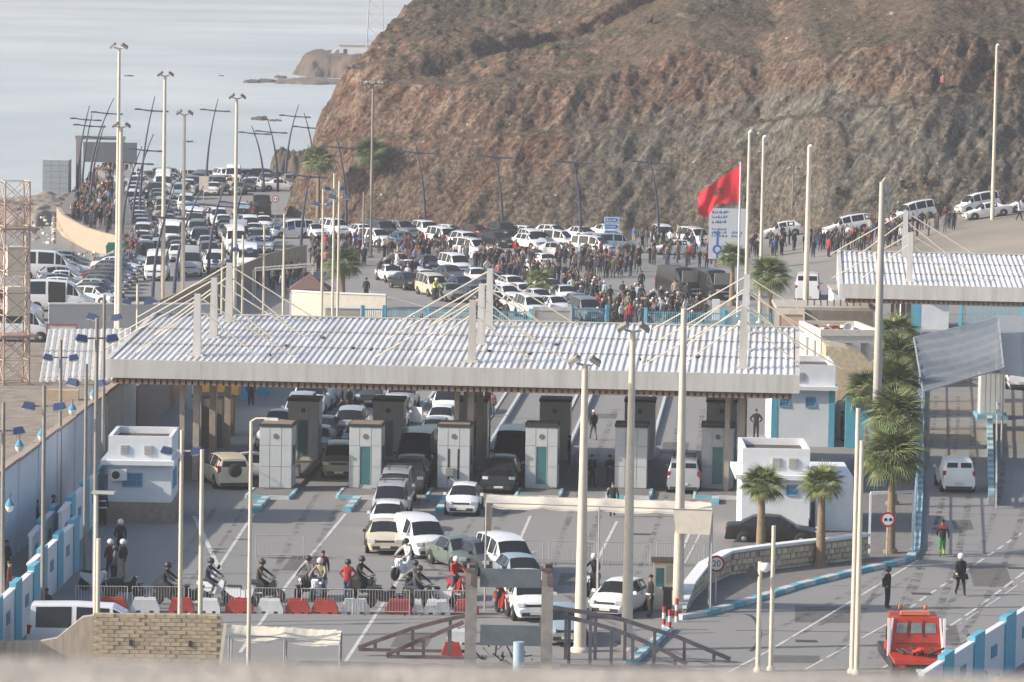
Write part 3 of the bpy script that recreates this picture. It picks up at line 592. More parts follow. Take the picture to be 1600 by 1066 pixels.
win(e, .9, 1.5, 1.7, 2.5, side=w, grid_=(1, 2)); win(e, 2.2, 2.8, 1.7, 2.5, side=w, grid_=(1, 2))
ac = MB().bx(.15, .95, -.42, -.08, 2.15, 2.7).build('air_conditioner', WHITE, e); MB().lathe([(.2, -.44), (.2, -.425)], (.42, 0, 2.42), 16, axis='y').build('fan', m_bd, ac)
e, w = house('guard_house', 'white flat-roofed guard house behind the palms, right of the booths', 1158, 1262, 835, 5.0, 2.75, 4.25)
win(e, w - 1.1, w - .6, 2.0, 2.45, 0, (2, 1)); vent(e, w - 1.85, w - 1.45, 3.3, 3.8); vent(e, w - 1.05, w - .65, 3.3, 3.8)
win(e, .5, 1.0, 2.0, 2.45, 0, (2, 1))
A = G(1270, 835); B = G(1332, 835)
MB().bx(A.x + .15, B.x, A.y + .6, A.y + 7, 0, 2.8).build('annex', WALLW)
o = C.objects['annex']; o.name = 'annex_wall'; tag(o, 'low white annex wall right of the palm-side guard house', 'wall')
e, w = house('guard_house', 'white guard house with pale blue corner stripes beyond the canopy end', 1204, 1302, 697, 6.0, 3.3, 4.75)
for x in (.0, w - .36): MB().bx(x, x + .33, -.03, -.002, 0, 3.28).build('corner_stripe', BLUE, e)
win(e, .5, 1.0, 2.35, 2.85, 0, (2, 1)); win(e, 2.0, 2.5, 2.35, 2.85, 0, (2, 1)); vent(e, .3, .6, 3.8, 4.3); vent(e, 1.3, 1.8, 3.8, 4.3)
# water tank beside
q = G(1307, 690); o = MB().lathe([(.62, 0), (.66, .1), (.66, 1.9), (.5, 2.15), (.15, 2.2)], (0, 0, 0), 20).lathe([(.68, .6), (.68, .66)], (0, 0, 0), 20).lathe([(.68, 1.3), (.68, 1.36)], (0, 0, 0), 20).build('water_tank', mat('tank_beige', (.45, .41, .35), .7)); o.location = (q.x + .6, q.y + 1.5, .1); tag(o, 'beige cylindrical water tank beside the blue-striped guard house', 'tank')
q = G(1320, 700); o = MB().bx(q.x, q.x + 1.7, q.y, q.y + .25, 0, 3.0).build('blue_wall', BLUE); tag(o, 'plain sea-blue wall panel between the water tank and the palms', 'wall')
# stone vault
m_st = mat('yellow_stone', (.36, .29, .19), .9, scale=4, col2=(.56, .48, .34), bump=.6)
a = G(1290, 655); mb = MB(); poly = [(0, 0), (3.0, 0)] + [(3.0 - .3 * k, 3.6 + 1.4 * math.sin(math.pi * (k + 1) / 14)) for k in range(0, 10)] + [(0, 4.6)]
o = mb.side([(0, 0), (3.4, 0), (3.4, 2.4), (3.0, 3.2), (2.3, 3.9), (1.4, 4.25), (.4, 4.4), (0, 4.4)], 0, 4).build('stone_store', m_st); o.location = (a.x, a.y + 1, 0); tag(o, 'yellow stone store with a rounded roof behind the water tank', 'building')
# white flat block, brown concrete block
a = G(1284, 610); e = empty('flat_roofed_house', (a.x, a.y + 2, 0), R(8), 'pale house with low parapet below the brown concrete block', 'building')
w, h = 3.9, 3.4
MB().bx(0, w, 0, 7, 0, h).build('wall', mat('pale_render', (.52, .49, .45), .9, var=.1), e)
q = MB(); q.bx(-.05, w + .05, -.05, .2, h, h + .4); q.bx(-.05, .2, .2, 7, h, h + .4); q.bx(w - .2, w + .05, .2, 7, h, h + .4); q.bx(.2, w - .2, 6.8, 7, h, h + .4); q.build('parapet', mat('cream_white', (.66, .61, .54), .85), e)
MB().bx(.2, w - .2, .2, 6.8, h, h + .03).build('roof', mat('rust_roof', (.16, .08, .06), .9), e)
for x in (.5, 1.6, 2.7): win(e, x, x + .4, 1.8, 2.9, 0, (0, 1), m=mat('shutter_grey', (.25, .25, .24), .8))
for yy in (1.5, 4): win(e, yy, yy + .5, 1.8, 2.9, side=-.06 - 0.0, grid_=(0, 1), m=MATS['shutter_grey'])
mb = MB()
for k in range(22): mb.box((rnd.uniform(.5, w - .5), rnd.uniform(.6, 6.4), h + .12), (rnd.uniform(.1, .5), rnd.uniform(.1, .5), rnd.uniform(.08, .3)), rnd.random() * 3, rnd.randint(0, 1))
tag(mb.build('roof_clutter', [CREAM, mat('clutter_red', (.2, .06, .04), .9)]), 'odds and ends lying on the pale house roof', 'clutter', kind='stuff')
C.objects['roof_clutter'].matrix_world = Matrix.Translation((a.x, a.y + 2, 0)) @ Matrix.Rotation(R(8), 4, 'Z')
dish = MB().lathe([(.02, 0), (.2, -.03), (.34, -.12), (.36, -.11), (.2, .0)], (0, 0, .5), 16, axis='y').tube((0, 0, 0), (0, 0, .5), .025).build('satellite_dish', WHITE); dish.location = (a.x + 1.9, a.y + 3, h); tag(dish, 'satellite dish on the pale house roof', 'dish')
a = G(1216, 580); e = empty('block_building', (a.x, a.y, 0), R(0), 'brown grey concrete block with pink end panel behind the canopy', 'building')
w = 6.4; MB().bx(0, w, 0, 6, 0, 4.2).build('wall', mat('brown_concrete', (.20, .18, .155), .9, var=.2, bump=.3), e)
MB().bx(.15, 1.55, -.04, -.002, .2, 3.9).build('panel', mat('pink_panel', (.50, .36, .27), .85, var=.08), e); MB().bx(-.1, 1.7, -.12, .0, 3.9, 4.3).bx(1.58, 1.72, -.12, 0, 0, 3.9).build('panel_frame', CREAM, e)
MB().bx(-.2, w + .2, .0, 6.2, 4.2, 4.42).build('roof', CONC, e); mb = MB()
for k in range(9): MB().box((2 + k * .45, 1.5, 4.6), (.1, .1, .5)).build('reinforcement_stub', RUST, e)
# white buildings behind the second canopy
for (x0, x1, yb, h, lb) in [(1322, 1372, 555, 3.4, 'white service building behind the tallest right pole'), (1440, 1500, 540, 3.3, 'white service building with air conditioners behind the second canopy')]:
    a = G(x0, yb); b_ = G(x1, yb); w = b_.x - a.x; e = empty('service_building', (a.x, a.y + 14, 0), 0, lb, 'building'); MB().bx(0, w * 1.15, 0, 5, 0, h).build('wall', WALLW, e); MB().bx(-.1, w * 1.15 + .1, -.1, 5.1, h, h + .2).build('roof', CONC, e)
    MB().bx(.3, 1.1, -.03, .0, 0, 2.1).build('door', BLUE, e)
    for k in range(2):
        a_ = MB().bx(w * .5 + k * .9, w * .5 + k * .9 + .75, -.35, -.02, 2.2, 2.8).build('air_conditioner', CREAM, e); MB().lathe([(.2, -.37), (.2, -.352)], (w * .5 + k * .9 + .4, 0, 2.5), 12, axis='y').build('fan', m_bd, a_)

# ---------------------------------------------------------------- walls left
def wallseg(name, a, b, h, t, m, label, cat='wall', z=0, parent=None):
    d = b - a; e = MB().bx(0, d.length, 0, t, 0, h).build(name, m, parent); e.location = (a.x, a.y, z); e.rotation_euler = (0, 0, math.atan2(d.y, d.x))
    if label: tag(e, label, cat)
    return e
a = G(-40, 925); b_ = G(212, 700)
e = empty('boundary_wall', (a.x, a.y, 0), 0, 'tall blue-white boundary wall with cap running away at the left edge', 'wall')
d = b_ - a; an = math.atan2(d.y, d.x); n = 9
for k in range(n):
    q = a + d * (k / n) - a; hh_ = 4.3 + .05 * (k % 2); o = MB().bx(0, d.length / n - .03, 0, .25, 0, hh_).build('wall_panel', WALLW, e); o.location = (q.x, q.y, 0); o.rotation_euler = (0, 0, an)
    o = MB().bx(0, d.length / n, -.08, .33, hh_, hh_ + .16).build('coping', mat('dusty_coping', (.34, .27, .22), .9), e); o.location = (q.x, q.y, 0); o.rotation_euler = (0, 0, an)
    o = MB().bx(-.03, .27, -.06, -.005, 0, hh_ - .1).build('pier', WALLW, e); o.location = (q.x, q.y, 0); o.rotation_euler = (0, 0, an)
# bank behind that wall with rubble
pb = MB(); P4 = [G(-220, 925), G(-40, 925) , G(212, 700), G(230, 640), G(-60, 620), G(-300, 640)]
off = Vector((-.5, .5, 0)); pb.prism([V2(p + (off if i in (1, 2, 3) else Vector((0, 0, 0)))) for i, p in enumerate(P4)][::1], -.2, 3.6); tag(pb.build('raised_bank', m_dirt), kind='structure')
wallseg('retaining_wall', G(214, 697) , G(300, 600), 3.4, .3, mat('brown_wall', (.21, .16, .13), .9, var=.15), 'brown retaining wall running back from the boundary wall to the canopy')
wallseg('side_wall', G(300, 640), G(425, 600), 4.6, .3, WALLW, 'blue-white wall behind the left canopy legs')
# blue doors in it
for k, (x, y) in enumerate([(385, 625), (412, 618)]):
    q = G(x, y); MBo = MB().bx(q.x - .35, q.x + .35, q.y - .35, q.y - .25, 0, 2.6).build('blue_door', BLUE); tag(MBo, ['left of two pale blue doors seen under the canopy', 'right of two pale blue doors seen under the canopy'][k], 'door')
# container-like kiosk, yellow machine and cabin under the canopy left
q = G(322, 700); e = empty('cabin', (q.x - .8, q.y, 0), RZ, 'brown grey cabin with a dark slit between the left canopy legs', 'cabin')
MB().bx(0, 1.7, 0, 1.8, 0, 2.9).build('wall', mat('brown_cabin', (.18, .15, .125), .8), e); MB().bx(.35, .6, -.02, .0, .3, 2.2).build('window', m_bwin, e); MB().bx(-.05, 1.75, -.05, 1.85, 2.9, 3.0).build('roof', m_bd, e)
q = G(342, 690); e = empty('scanner_cabinet', (q.x, q.y + 3, 0), RZ, 'ochre yellow cabinet behind the brown cabin', 'cabinet')
MB().bx(-1.6, .9, 0, 1.2, 2.4, 3.2).build('top_box', mat('ochre', (.25, .15, .035), .7), e); MB().bx(-1.2, .6, .1, 1.1, 0, 2.4).build('body', mat('ochre_dark', (.15, .09, .03), .8), e)
# stepped white/blue panel wall, lower left
def stepwall(name, label, pts, h, group=None, flip=1):
    e = empty(name, (0, 0, 0), 0, label, 'wall')
    for k in range(len(pts) - 1):
        a, b = pts[k], pts[k + 1]; d = b - a; an = math.atan2(d.y, d.x); L = d.length
        for mb, nm, m in ((MB().bx(.04, L * .66, 0, .16, 0, h), 'wall_panel', WHITE), (MB().bx(L * .66 + .02, L - .02, -.06, .22, 0, h + .28), 'pier', BLUE), (MB().bx(0, L * .66, -.05, .21, h + .002, h + .1), 'coping', WHITE), (MB().bx(L * .24, L * .42, -.03, -.002, h * .5, h * .72), 'tile_inset', BLUE2)):
            o = mb.build(nm, m, e); o.location = (a.x, a.y, 0); o.rotation_euler = (0, 0, an)
    return e
lw = [G(-28, 1045), G(26, 1010), G(62, 985)]
stepwall('stepped_wall', 'low white wall with sea-blue piers at the lower left corner', [G(-25, 1060), G(2, 1030), G(32, 1000), G(60, 972)], 2.3)
stepwall('stepped_wall', 'middle stretch of white and blue stepped wall beside the motorbikes', [G(48, 965), G(72, 940), G(97, 915), G(122, 890)], 2.2)
stepwall('stepped_wall', 'upper stretch of white and blue wall running to the guard house', [G(96, 880), G(116, 855), G(138, 830), G(160, 806)], 2.3)
stepwall('stepped_wall', 'inner white and blue wall parallel to the upper stretch, behind thin poles', [G(50, 905), G(70, 880), G(90, 858)], 1.9)
# lower right stepped wall
stepwall('stepped_wall', 'white and blue stepped wall rising at the lower right corner', [G(1440, 1145), G(1487, 1112), G(1535, 1079), G(1584, 1046), G(1632, 1014)], 2.1)
# ---------------------------------------------------------------- foreground block walls
m_blk = mat('block_tan', (.36, .29, .20), .95, scale=5, col2=(.50, .42, .31), bump=.5); m_blk2 = mat('block_brown', (.30, .24, .17), .95, scale=5, col2=(.42, .35, .26), bump=.5); m_mort = mat('mortar', (.36, .30, .225), .95)
Yw = 172.0
a = PY(150, 958, Yw); b_ = PY(345, 973, Yw); sx_ = Yw / 7000
root = empty('block_wall', (a.x, Yw, 0), 0, 'unfinished wall of tan concrete blocks at the lower left', 'wall'); wL = b_.x - a.x; zt = a.z
MB().bx(0, wL, .03, .2, 0, zt - .02).build('mortar_core', m_mort, root)
bh, bw = .155, .40; srcs = [MB().bx(-bw / 2 + .01, bw / 2 - .01, 0, .24, 0, bh - .016).build('block', m, root) for m in (m_blk, m_blk2)]; used = [0, 0]
nr = 15; nc = int(wL / bw)
for r_ in range(nr):
    z = zt - bh * (r_ + 1) + (.0 if r_ else 0)
    for c in range(nc):
        x = (c + .5 + .5 * (r_ % 2) - .25) * bw
        if r_ == 0 and rnd.random() < .25: continue
        k = rnd.random() < .4; o = inst(srcs[k], 'block', root); o.location = (x, rnd.uniform(-.035, .0), z)
bpy.data.batch_remove(srcs)
for x in (2.2 - .9, 3.6): MB().bx(x, x + .12, -.08, .0, zt - 1.25, zt - 1.02).build('putlog_hole', m_bd, root)
# grey wall stub to the left with sloping top
a2 = PY(-30, 1003, Yw + .5); poly = [(-30, 1003), (60, 1003), (88, 998), (128, 965), (150, 962)]
P = [PY(x, y, Yw + .5) for x, y in poly]
o = MB().side([(p.x - P[0].x, p.z) for p in P] + [(P[-1].x - P[0].x, 0), (0, 0)], 0, .5).build('rendered_wall', mat('stained_render', (.30, .26, .21), .95, scale=2, col2=(.44, .38, .31), stretch=(3, 1, .5), bump=.3)); o.location = (P[0].x, Yw + .5, 0); tag(o, 'stained grey rendered wall left of the tan blocks', 'wall')
# timber prop at its end
p0 = PY(330, 1045, Yw - .5); p1 = PY(352, 975, Yw - .5); o = MB().beam(p0 - Vector((0, 0, 3)), p1, .12, .12).build('timber_prop', POLE); tag(o, 'leaning pale timber prop at the end of the block wall', 'prop')
# blurred parapet right under the camera, on its own building
m_par = mat('parapet_concrete', (.27, .24, .21), .95, scale=9, col2=(.50, .46, .41), bump=.6)
pz = PY(800, 1059, 6.0).z
tag(MB().bx(-12, 12, 5.3, 6.1, 25.5, pz).bx(-12, 12, -6, 5.3, 25.2, 25.5).bx(-11.9, 11.9, -6, 6.0, 0, 25.2).build('viewing_terrace', m_par), 'rough pale concrete parapet along the bottom of the view', 'parapet')
tp = MB(); tt = np.linspace(-2.2, 2.2, 90); px = 0
mbp = MB(); vs = []
for i, x in enumerate(tt):
    h_ = .007 + .010 * float(fbm(np.array(x * 3.0), np.array(1.0), 4))
    vs += [(x, 5.3, pz - .002), (x, 5.4, pz + h_), (x, 6.0, pz + h_ * .9), (x, 6.1, pz - .002)]
fs = []
for i in range(len(tt) - 1):
    for j in range(3): k = i * 4 + j; fs.append((k, k + 4, k + 5, k + 1))
mbp.add(vs, fs); o = mbp.build('coping', m_par, C.objects['viewing_terrace'])

# ---------------------------------------------------------------- curved stone wall with white cap
sw = [(1068, 962), (1082, 940), (1105, 918), (1140, 902), (1180, 897), (1250, 889), (1310, 882), (1356, 876)]
P = [G(x, y) for x, y in sw]; hs = [.3, .75, 1.0, 1.1, 1.14, 1.16, 1.16, 1.16]
root = empty('stone_wall', (0, 0, 0), 0, 'curving yellow stone retaining wall with white coping behind the palms', 'wall')
m_s = [mat('stone_%d' % k, c, .95, scale=6, col2=tuple(x * 1.35 for x in c), bump=.5) for k, c in enumerate([(.44, .35, .24), (.52, .43, .31), (.40, .33, .24), (.47, .37, .28)])]
core = MB(); cap = MB(); sc_ = [MB().box((0, 0, 0), (.34, .16, .24), 0, 0, .92).build('stone', m, root) for m in m_s]
cnt = 0
for i in range(len(P) - 1):
    a, b = P[i], P[i + 1]; d = b - a; L = d.length; an = math.atan2(d.y, d.x); nrm = Vector((d.y, -d.x, 0)).normalized(); d.normalize()
    core.add([(a.x, a.y, 0), (b.x, b.y, 0), (b.x, b.y, hs[i + 1]), (a.x, a.y, hs[i]), (a.x - nrm.x * .3, a.y - nrm.y * .3, 0), (b.x - nrm.x * .3, b.y - nrm.y * .3, 0), (b.x - nrm.x * .3, b.y - nrm.y * .3, hs[i + 1]), (a.x - nrm.x * .3, a.y - nrm.y * .3, hs[i])], [(0, 1, 2, 3), (5, 4, 7, 6), (1, 5, 6, 2), (4, 0, 3, 7)])
    q = [a + nrm * .12, b + nrm * .12, b - nrm * .42, a - nrm * .42]; hz = [hs[i], hs[i + 1], hs[i + 1], hs[i]]
    cap.add([(v.x, v.y, h_) for v, h_ in zip(q, hz)] + [(v.x, v.y, h_ + .13) for v, h_ in zip(q, hz)], [(0, 1, 5, 4), (1, 2, 6, 5), (2, 3, 7, 6), (3, 0, 4, 7), (4, 5, 6, 7), (3, 2, 1, 0)])
    t = .17
    row = 0
    z = .14
    while z < max(hs[i], hs[i + 1]):
        t = .17 + (.17 if row % 2 else 0)
        while t < L:
            hl = hs[i] + (hs[i + 1] - hs[i]) * t / L
            if z + .1 < hl and cnt < 290:
                q = a + d * t + nrm * rnd.uniform(.0, .03); o = inst(rnd.choice(sc_), 'stone', root); o.location = (q.x, q.y, z); o.rotation_euler = (0, rnd.uniform(-.06, .06), an); o.scale = (rnd.uniform(.8, 1.12), 1, rnd.uniform(.8, 1.08)); cnt += 1
            t += .37
        z += .265; row += 1
core.build('core', m_mort, root); cap.build('coping', WHITE, root)
for x in sc_: bpy.data.objects.remove(x)
# fence panels along the right lane edge
root = empty('lane_fence', (0, 0, 0), 0, 'pale blue fence of posts and rails between the palms and the right road', 'fence')
fp = [G(1426, 868), G(1432, 780), G(1434, 690), G(1436, 620), G(1438, 560)]
for i in range(len(fp) - 1):
    a, b = fp[i], fp[i + 1]; n = max(1, int((b - a).length / 3.5))
    for k in range(n):
        q = a + (b - a) * k / n; MB().box((q.x, q.y, 1.0), (.09, .09, 2.0)).build('post', mat('pale_blue_paint', (.30, .45, .52), .7), root)
    for z in (.3, 1.0, 1.9): MB().beam(a + Vector((0, 0, z)), b + Vector((0, 0, z)), .05, .06).build('rail', MATS['pale_blue_paint'], root)
# white pipe frame gate
root = empty('goal_frame', (0, 0, 0), 0, 'white pipe frame standing between the lower palms and the fence', 'frame')
A, B = G(1358, 868), G(1425, 868); zt = TZ(B, 768)
MB().beam(A, A + Vector((0, 0, zt * .97)), .1, .1).build('post', WHITE, root); MB().beam(B, B + Vector((0, 0, zt)), .1, .1).build('post', WHITE, root); MB().beam(A + Vector((0, 0, zt * .97)), B + Vector((0, 0, zt)), .14, .14).build('crossbar', WHITE, root)
# netting canopy at the right
m_net, n, l, b = nodes('wire_netting'); b.inputs['Base Color'].default_value = (.17, .19, .21, 1); b.inputs['Roughness'].default_value = .6
tc = n.new('ShaderNodeTexCoord'); wv = N(n, 'TexWave', Scale=3.2, Distortion=3.5, Detail=3); wv.bands_direction = 'Y'; l.new(tc.outputs['Object'], wv.inputs['Vector'])
mr = N(n, 'MapRange'); l.new(wv.outputs[0], mr.inputs[0]); mr.inputs[3].default_value = .62; mr.inputs[4].default_value = .95; l.new(mr.outputs[0], b.inputs['Alpha'])
root = empty('net_shelter', (0, 0, 0), 0, 'grey wire-net shelter roof over the right road', 'shelter')
def sheet(corners, k, sag, m, nm, th=.03):
    mb = MB(); c0, c1, c2, c3 = corners; vs = []
    for j in range(k + 1):
        for i in range(k + 1):
            u, v = i / k, j / k; p = (c0 * (1 - u) + c1 * u) * (1 - v) + (c3 * (1 - u) + c2 * u) * v
            vs.append(p + Vector((0, 0, -sag * 16 * u * (1 - u) * v * (1 - v) + .06 * math.sin(v * 40) + rnd.uniform(-.02, .02))))
    mb.add(vs, [(j * (k + 1) + i, j * (k + 1) + i + 1, (j + 1) * (k + 1) + i + 1, (j + 1) * (k + 1) + i) for j in range(k) for i in range(k)], 0, True)
    return mb.build(nm, m, root, fix=False)
zt = 4.6; c = [G(1442, 612, zt), G(1568, 575, zt + .6), G(1560, 497, zt + 1.6), G(1428, 528, zt + .9)]
sheet(c, 30, .25, m_net, 'net_sheet')
c2 = [G(1562, 585, zt), G(1690, 600, zt), G(1680, 505, zt + .8), G(1556, 492, zt + 1.2)]
sheet(c2, 8, .1, mat('pale_sheet_roof', (.27, .28, .29), .7), 'roof_sheet')
for p in (c[0], c[3], c[1], c[2]): MB().tube((p.x, p.y, 0), (p.x, p.y, p.z), .06).build('post', GALV, root)
MB().beam(c[0], c[1], .08, .1).beam(c[3], c[2], .08, .1).beam(c[0], c[3], .08, .1).beam(c[1], c[2], .08, .1).build('frame', GALV, root)
# concrete pillar booths in the right lanes
for (x, yb, w, h, lb) in [(1550, 655, 40, 2.9, 'pale booth pillar on a blue-edged plinth under the net shelter')]:
    A = G(x, yb); e = empty('booth_pillar', (A.x, A.y, 0), 0, lb, 'booth'); MB().bx(-.75, .75, 0, 1.6, .3, h).build('body', m_bw, e); MB().bx(-.95, .95, -.4, 2.2, 0, .3).build('plinth', mat('plinth_blue', (.15, .32, .4), .8), e)
    for k in range(5): MB().bx(-.7 + k * .3, -.46 + k * .3, -.02, .0, .35, h - .1).build('panel', m_bw, e)
    MB().bx(-.85, .85, -.05, 1.7, h, h + .1).build('roof', m_bd, e)
A, B = G(1549, 790), G(1546, 662)
kerb_run('divider_kerb', [A, B], w=.34, h=.5, seg=1.4)
root = empty('divider_rail', (0, 0, 0), 0, 'long white rail standing on the divider in front of the booth pillar', 'rail')
A = G(1556, 795); B = G(1557, 590); MB().beam(A + Vector((0, 0, .6)), B + Vector((0, 0, .6)), .08, .08).beam(A + Vector((0, 0, 1.0)), B + Vector((0, 0, 1.0)), .08, .08).build('rail', m_fas, root)
for k in range(12): q = A + (B - A) * k / 11; MB().box((q.x, q.y, .5), (.08, .08, 1.0)).build('post', m_fas, root)
# speed humps / pale bands across right road
for k, (y0, y1) in enumerate([(622, 648), (668, 690), (560, 572)]):
    pb = MB(); pb.prism([V2(G(1445, y1)), V2(G(1600, y1 + 2)), V2(G(1600, y0 + 2)), V2(G(1445, y0))], -.1, .012)
    tag(pb.build('pavement_band', mat('pale_band', (.22, .19, .16), .9, var=.1)), kind='structure')
# ---------------------------------------------------------------- things behind the first canopy
def railing(px0, px1, py0, py1, h, label, m=None, sp=.16):
    a, b = G(px0, py0), G(px1, py1); d = b - a; L = d.length; e = empty('railing', (a.x, a.y, 0), math.atan2(d.y, d.x), label, 'fence', 'sea-blue railings behind the canopy'); m = m or BLUE
    mb = MB()
    for k in range(int(L / sp)): mb.bx(k * sp, k * sp + .045, -.02, .02, .15, h)
    o = mb.build('bars', m, e); o['kind'] = 'stuff'
    for z in (.15, h - .15): MB().bx(0, L, .022, .06, z, z + .07).build('rail', m, e)
    n = max(1, int(L / 3))
    for k in range(n + 1): MB().bx(k * L / n - .12, k * L / n + .12, -.15, .12, 0, h + .2).build('post', m, e)
railing(566, 600, 524, 524, 2.0, 'first short sea-blue railing from the left, beside the white wall')
railing(600, 735, 524, 527, 2.0, 'long sea-blue railing left of the centre pylons')
railing(735, 828, 527, 529, 2.0, 'sea-blue railing between the centre pylons and the rendered panel')
railing(893, 948, 530, 530, 2.3, 'sea-blue railing right of the rendered panel')
railing(1008, 1130, 530, 533, 2.1, 'sea-blue railing before the seated crowd, left of the right pylon')
railing(1135, 1240, 533, 536, 2.1, 'sea-blue railing right of the right pylon')
railing(1395, 1420, 540, 540, 2.2, 'sea-blue gate railing under the second canopy')
railing(1500, 1600, 520, 523, 2.2, 'sea-blue railing at the far right under the second canopy')
A = G(832, 530); B = G(893, 530); e = empty('gate_panel', (A.x, A.y, 0), 0, 'grey rendered panel in a pale blue frame behind the canopy', 'wall'); w = B.x - A.x
MB().bx(.15, w - .15, 0, .3, 0, 2.1).build('wall', mat('grey_render', (.36, .36, .34), .9, var=.08), e); MB().bx(0, w, -.05, .35, 2.1, 2.35).bx(0, .15, -.05, .35, 0, 2.1).bx(w - .15, w, -.05, .35, 0, 2.1).build('frame', m_fas, e)
# left: white yard walls and house with pyramid roof
def lowwall(pts, h, label, m=WHITE, t=.3, name='yard_wall'):
    e = empty(name, (0, 0, 0), 0, label, 'wall')
    for i in range(len(pts) - 1):
        a, b = G(*pts[i]), G(*pts[i + 1]); d = b - a; o = MB().bx(0, d.length, 0, t, 0, h).build('wall_panel', m, e); o.location = a; o.rotation_euler = (0, 0, math.atan2(d.y, d.x))
        o = MB().bx(-.03, d.length + .03, -.06, t + .06, h, h + .1).build('coping', WHITE, e); o.location = a; o.rotation_euler = (0, 0, math.atan2(d.y, d.x))
lowwall([(455, 505), (500, 508), (602, 512)], 2.4, 'cream yard wall running right from the little tiled house', mat('warm_wall', (.58, .54, .46), .85))
lowwall([(76, 528), (245, 528), (330, 528)], 2.4, 'white yard wall below the parked cars at the left', mat('grey_white_wall', (.42, .42, .42), .85, var=.06))
a = G(74, 546); e = empty('framed_panel', (a.x, a.y, 0), 0, 'rust-red framed panel in front of the white yard wall', 'panel'); MB().bx(0, 2.0, 0, .1, 1.0, 1.7).build('board', m_fas, e); MB().bx(-.08, 2.08, -.06, -.01, 1.7, 1.8).bx(-.08, 2.08, -.06, -.01, .9, 1.0).bx(-.08, 0, -.06, -.01, 0, 1.7).bx(2.0, 2.08, -.06, -.01, 0, 1.7).build('frame', mat('rust_red', (.25, .07, .06), .8), e)
a = G(452, 500); b_ = G(512, 500); w = b_.x - a.x; e = empty('tiled_house', (a.x, a.y, 0), 0, 'little house with red pyramid tile roof behind the canopy', 'building')
MB().bx(0, w, 0, 4, 0, 2.2).build('wall', WHITE, e); cx_ = w / 2
rf = MB().add([(-.2, -.2, 2.2), (w + .2, -.2, 2.2), (w + .2, 4.2, 2.2), (-.2, 4.2, 2.2), (cx_, 2, 3.45)], [(0, 1, 4), (1, 2, 4), (2, 3, 4), (3, 0, 4), (3, 2, 1, 0)]).build('roof', mat('red_tiles', (.14, .085, .07), .8, var=.3, scale=8), e)
for k in range(12):
    t0 = k / 12; MB().beam((-.2 + (w + .4) * t0, -.2, 2.23), (-.2 + (w + .4) * t0 + (cx_ - (-.2 + (w + .4) * t0)) * (1 - abs(2 * t0 - 1)) * .0 + 0, .0 + 0 - .0, 2.42), .05, .05).build('tile', MATS['red_tiles'], e)
win(e, .5, 1.0, 1.0, 1.7, 0, (1, 1))
lowwall([(508, 522), (562, 523)], 1.9, 'small grey rendered wall stub under the palm behind the canopy', mat('stub_grey', (.36, .34, .30), .9))
# gabled white shed roof over fence (lean-to)
a = G(395, 470); e = empty('lean_to', (a.x, a.y, 0), 0, 'timber lean-to frame beside the corrugated fence', 'shelter')
for y in (0, 3): MB().beam((0, y, 2.4), (4.6, y + .5, 2.8), .12, .12).build('rafter', CREAM, e)
for x, y in ((0, 0), (4.6, .5), (0, 3), (4.6, 3.5), (2.3, .25)): MB().box((x, y, 1.2), (.1, .1, 2.5)).build('post', CREAM, e)
# corrugated tan fence from (250,480) to (480,385)
root = empty('corrugated_fence', (0, 0, 0), 0, 'tan corrugated sheet fence climbing from the canopy towards the palms', 'fence')
pts = [G(248, 520), G(300, 497), (G(372, 462)), G(420, 440), G(478, 425)]; m_cor = mat('tan_sheet', (.42, .33, .25), .85, var=.12, scale=2, stretch=(1, 1, .3)); src = None; n_ = 0
for i in range(len(pts) - 1):
    a, b = pts[i], pts[i + 1]; d = b - a; L = d.length; an = math.atan2(d.y, d.x); n = int(L / .55)
    for k in range(n):
        q = a + d * (k + .5) / n; m = MB().box((0, 0, 1.2), (.52, .05, 2.4)).box((.13, -.05, 1.2), (.16, .05, 2.4)).build('fence_sheet', m_cor, root) if src is None else inst(src, 'fence_sheet', root)
        src = src or m; m.location = (q.x, q.y, 0); m.rotation_euler = (0, 0, an + rnd.uniform(-.03, .03))
# beige curved retaining wall at left of the queue
root = empty('promenade_wall', (0, 0, 0), 0, 'curved beige retaining wall under the far left crowd', 'wall')
pts = [G(88, 355), G(96, 368), G(112, 378), G(135, 390), G(160, 398), G(185, 404)]
for i in range(len(pts) - 1):
    a, b = pts[i], pts[i + 1]; d = b - a; o = MB().bx(0, d.length, 0, .35, 0, 2.0).build('wall_panel', mat('beige_wall', (.36, .29, .215), .9, var=.12, stretch=(3, 1, .6), scale=1.5), root); o.location = a; o.rotation_euler = (0, 0, math.atan2(d.y, d.x))
pr = MB().prism([V2(p) for p in [G(89, 352), G(98, 366), G(113, 376), G(136, 388), G(161, 396), G(190, 402), G(215, 395), G(200, 330), G(170, 290), G(120, 305)]], -.1, 1.3); tag(pr.build('promenade', PAVE), kind='structure')
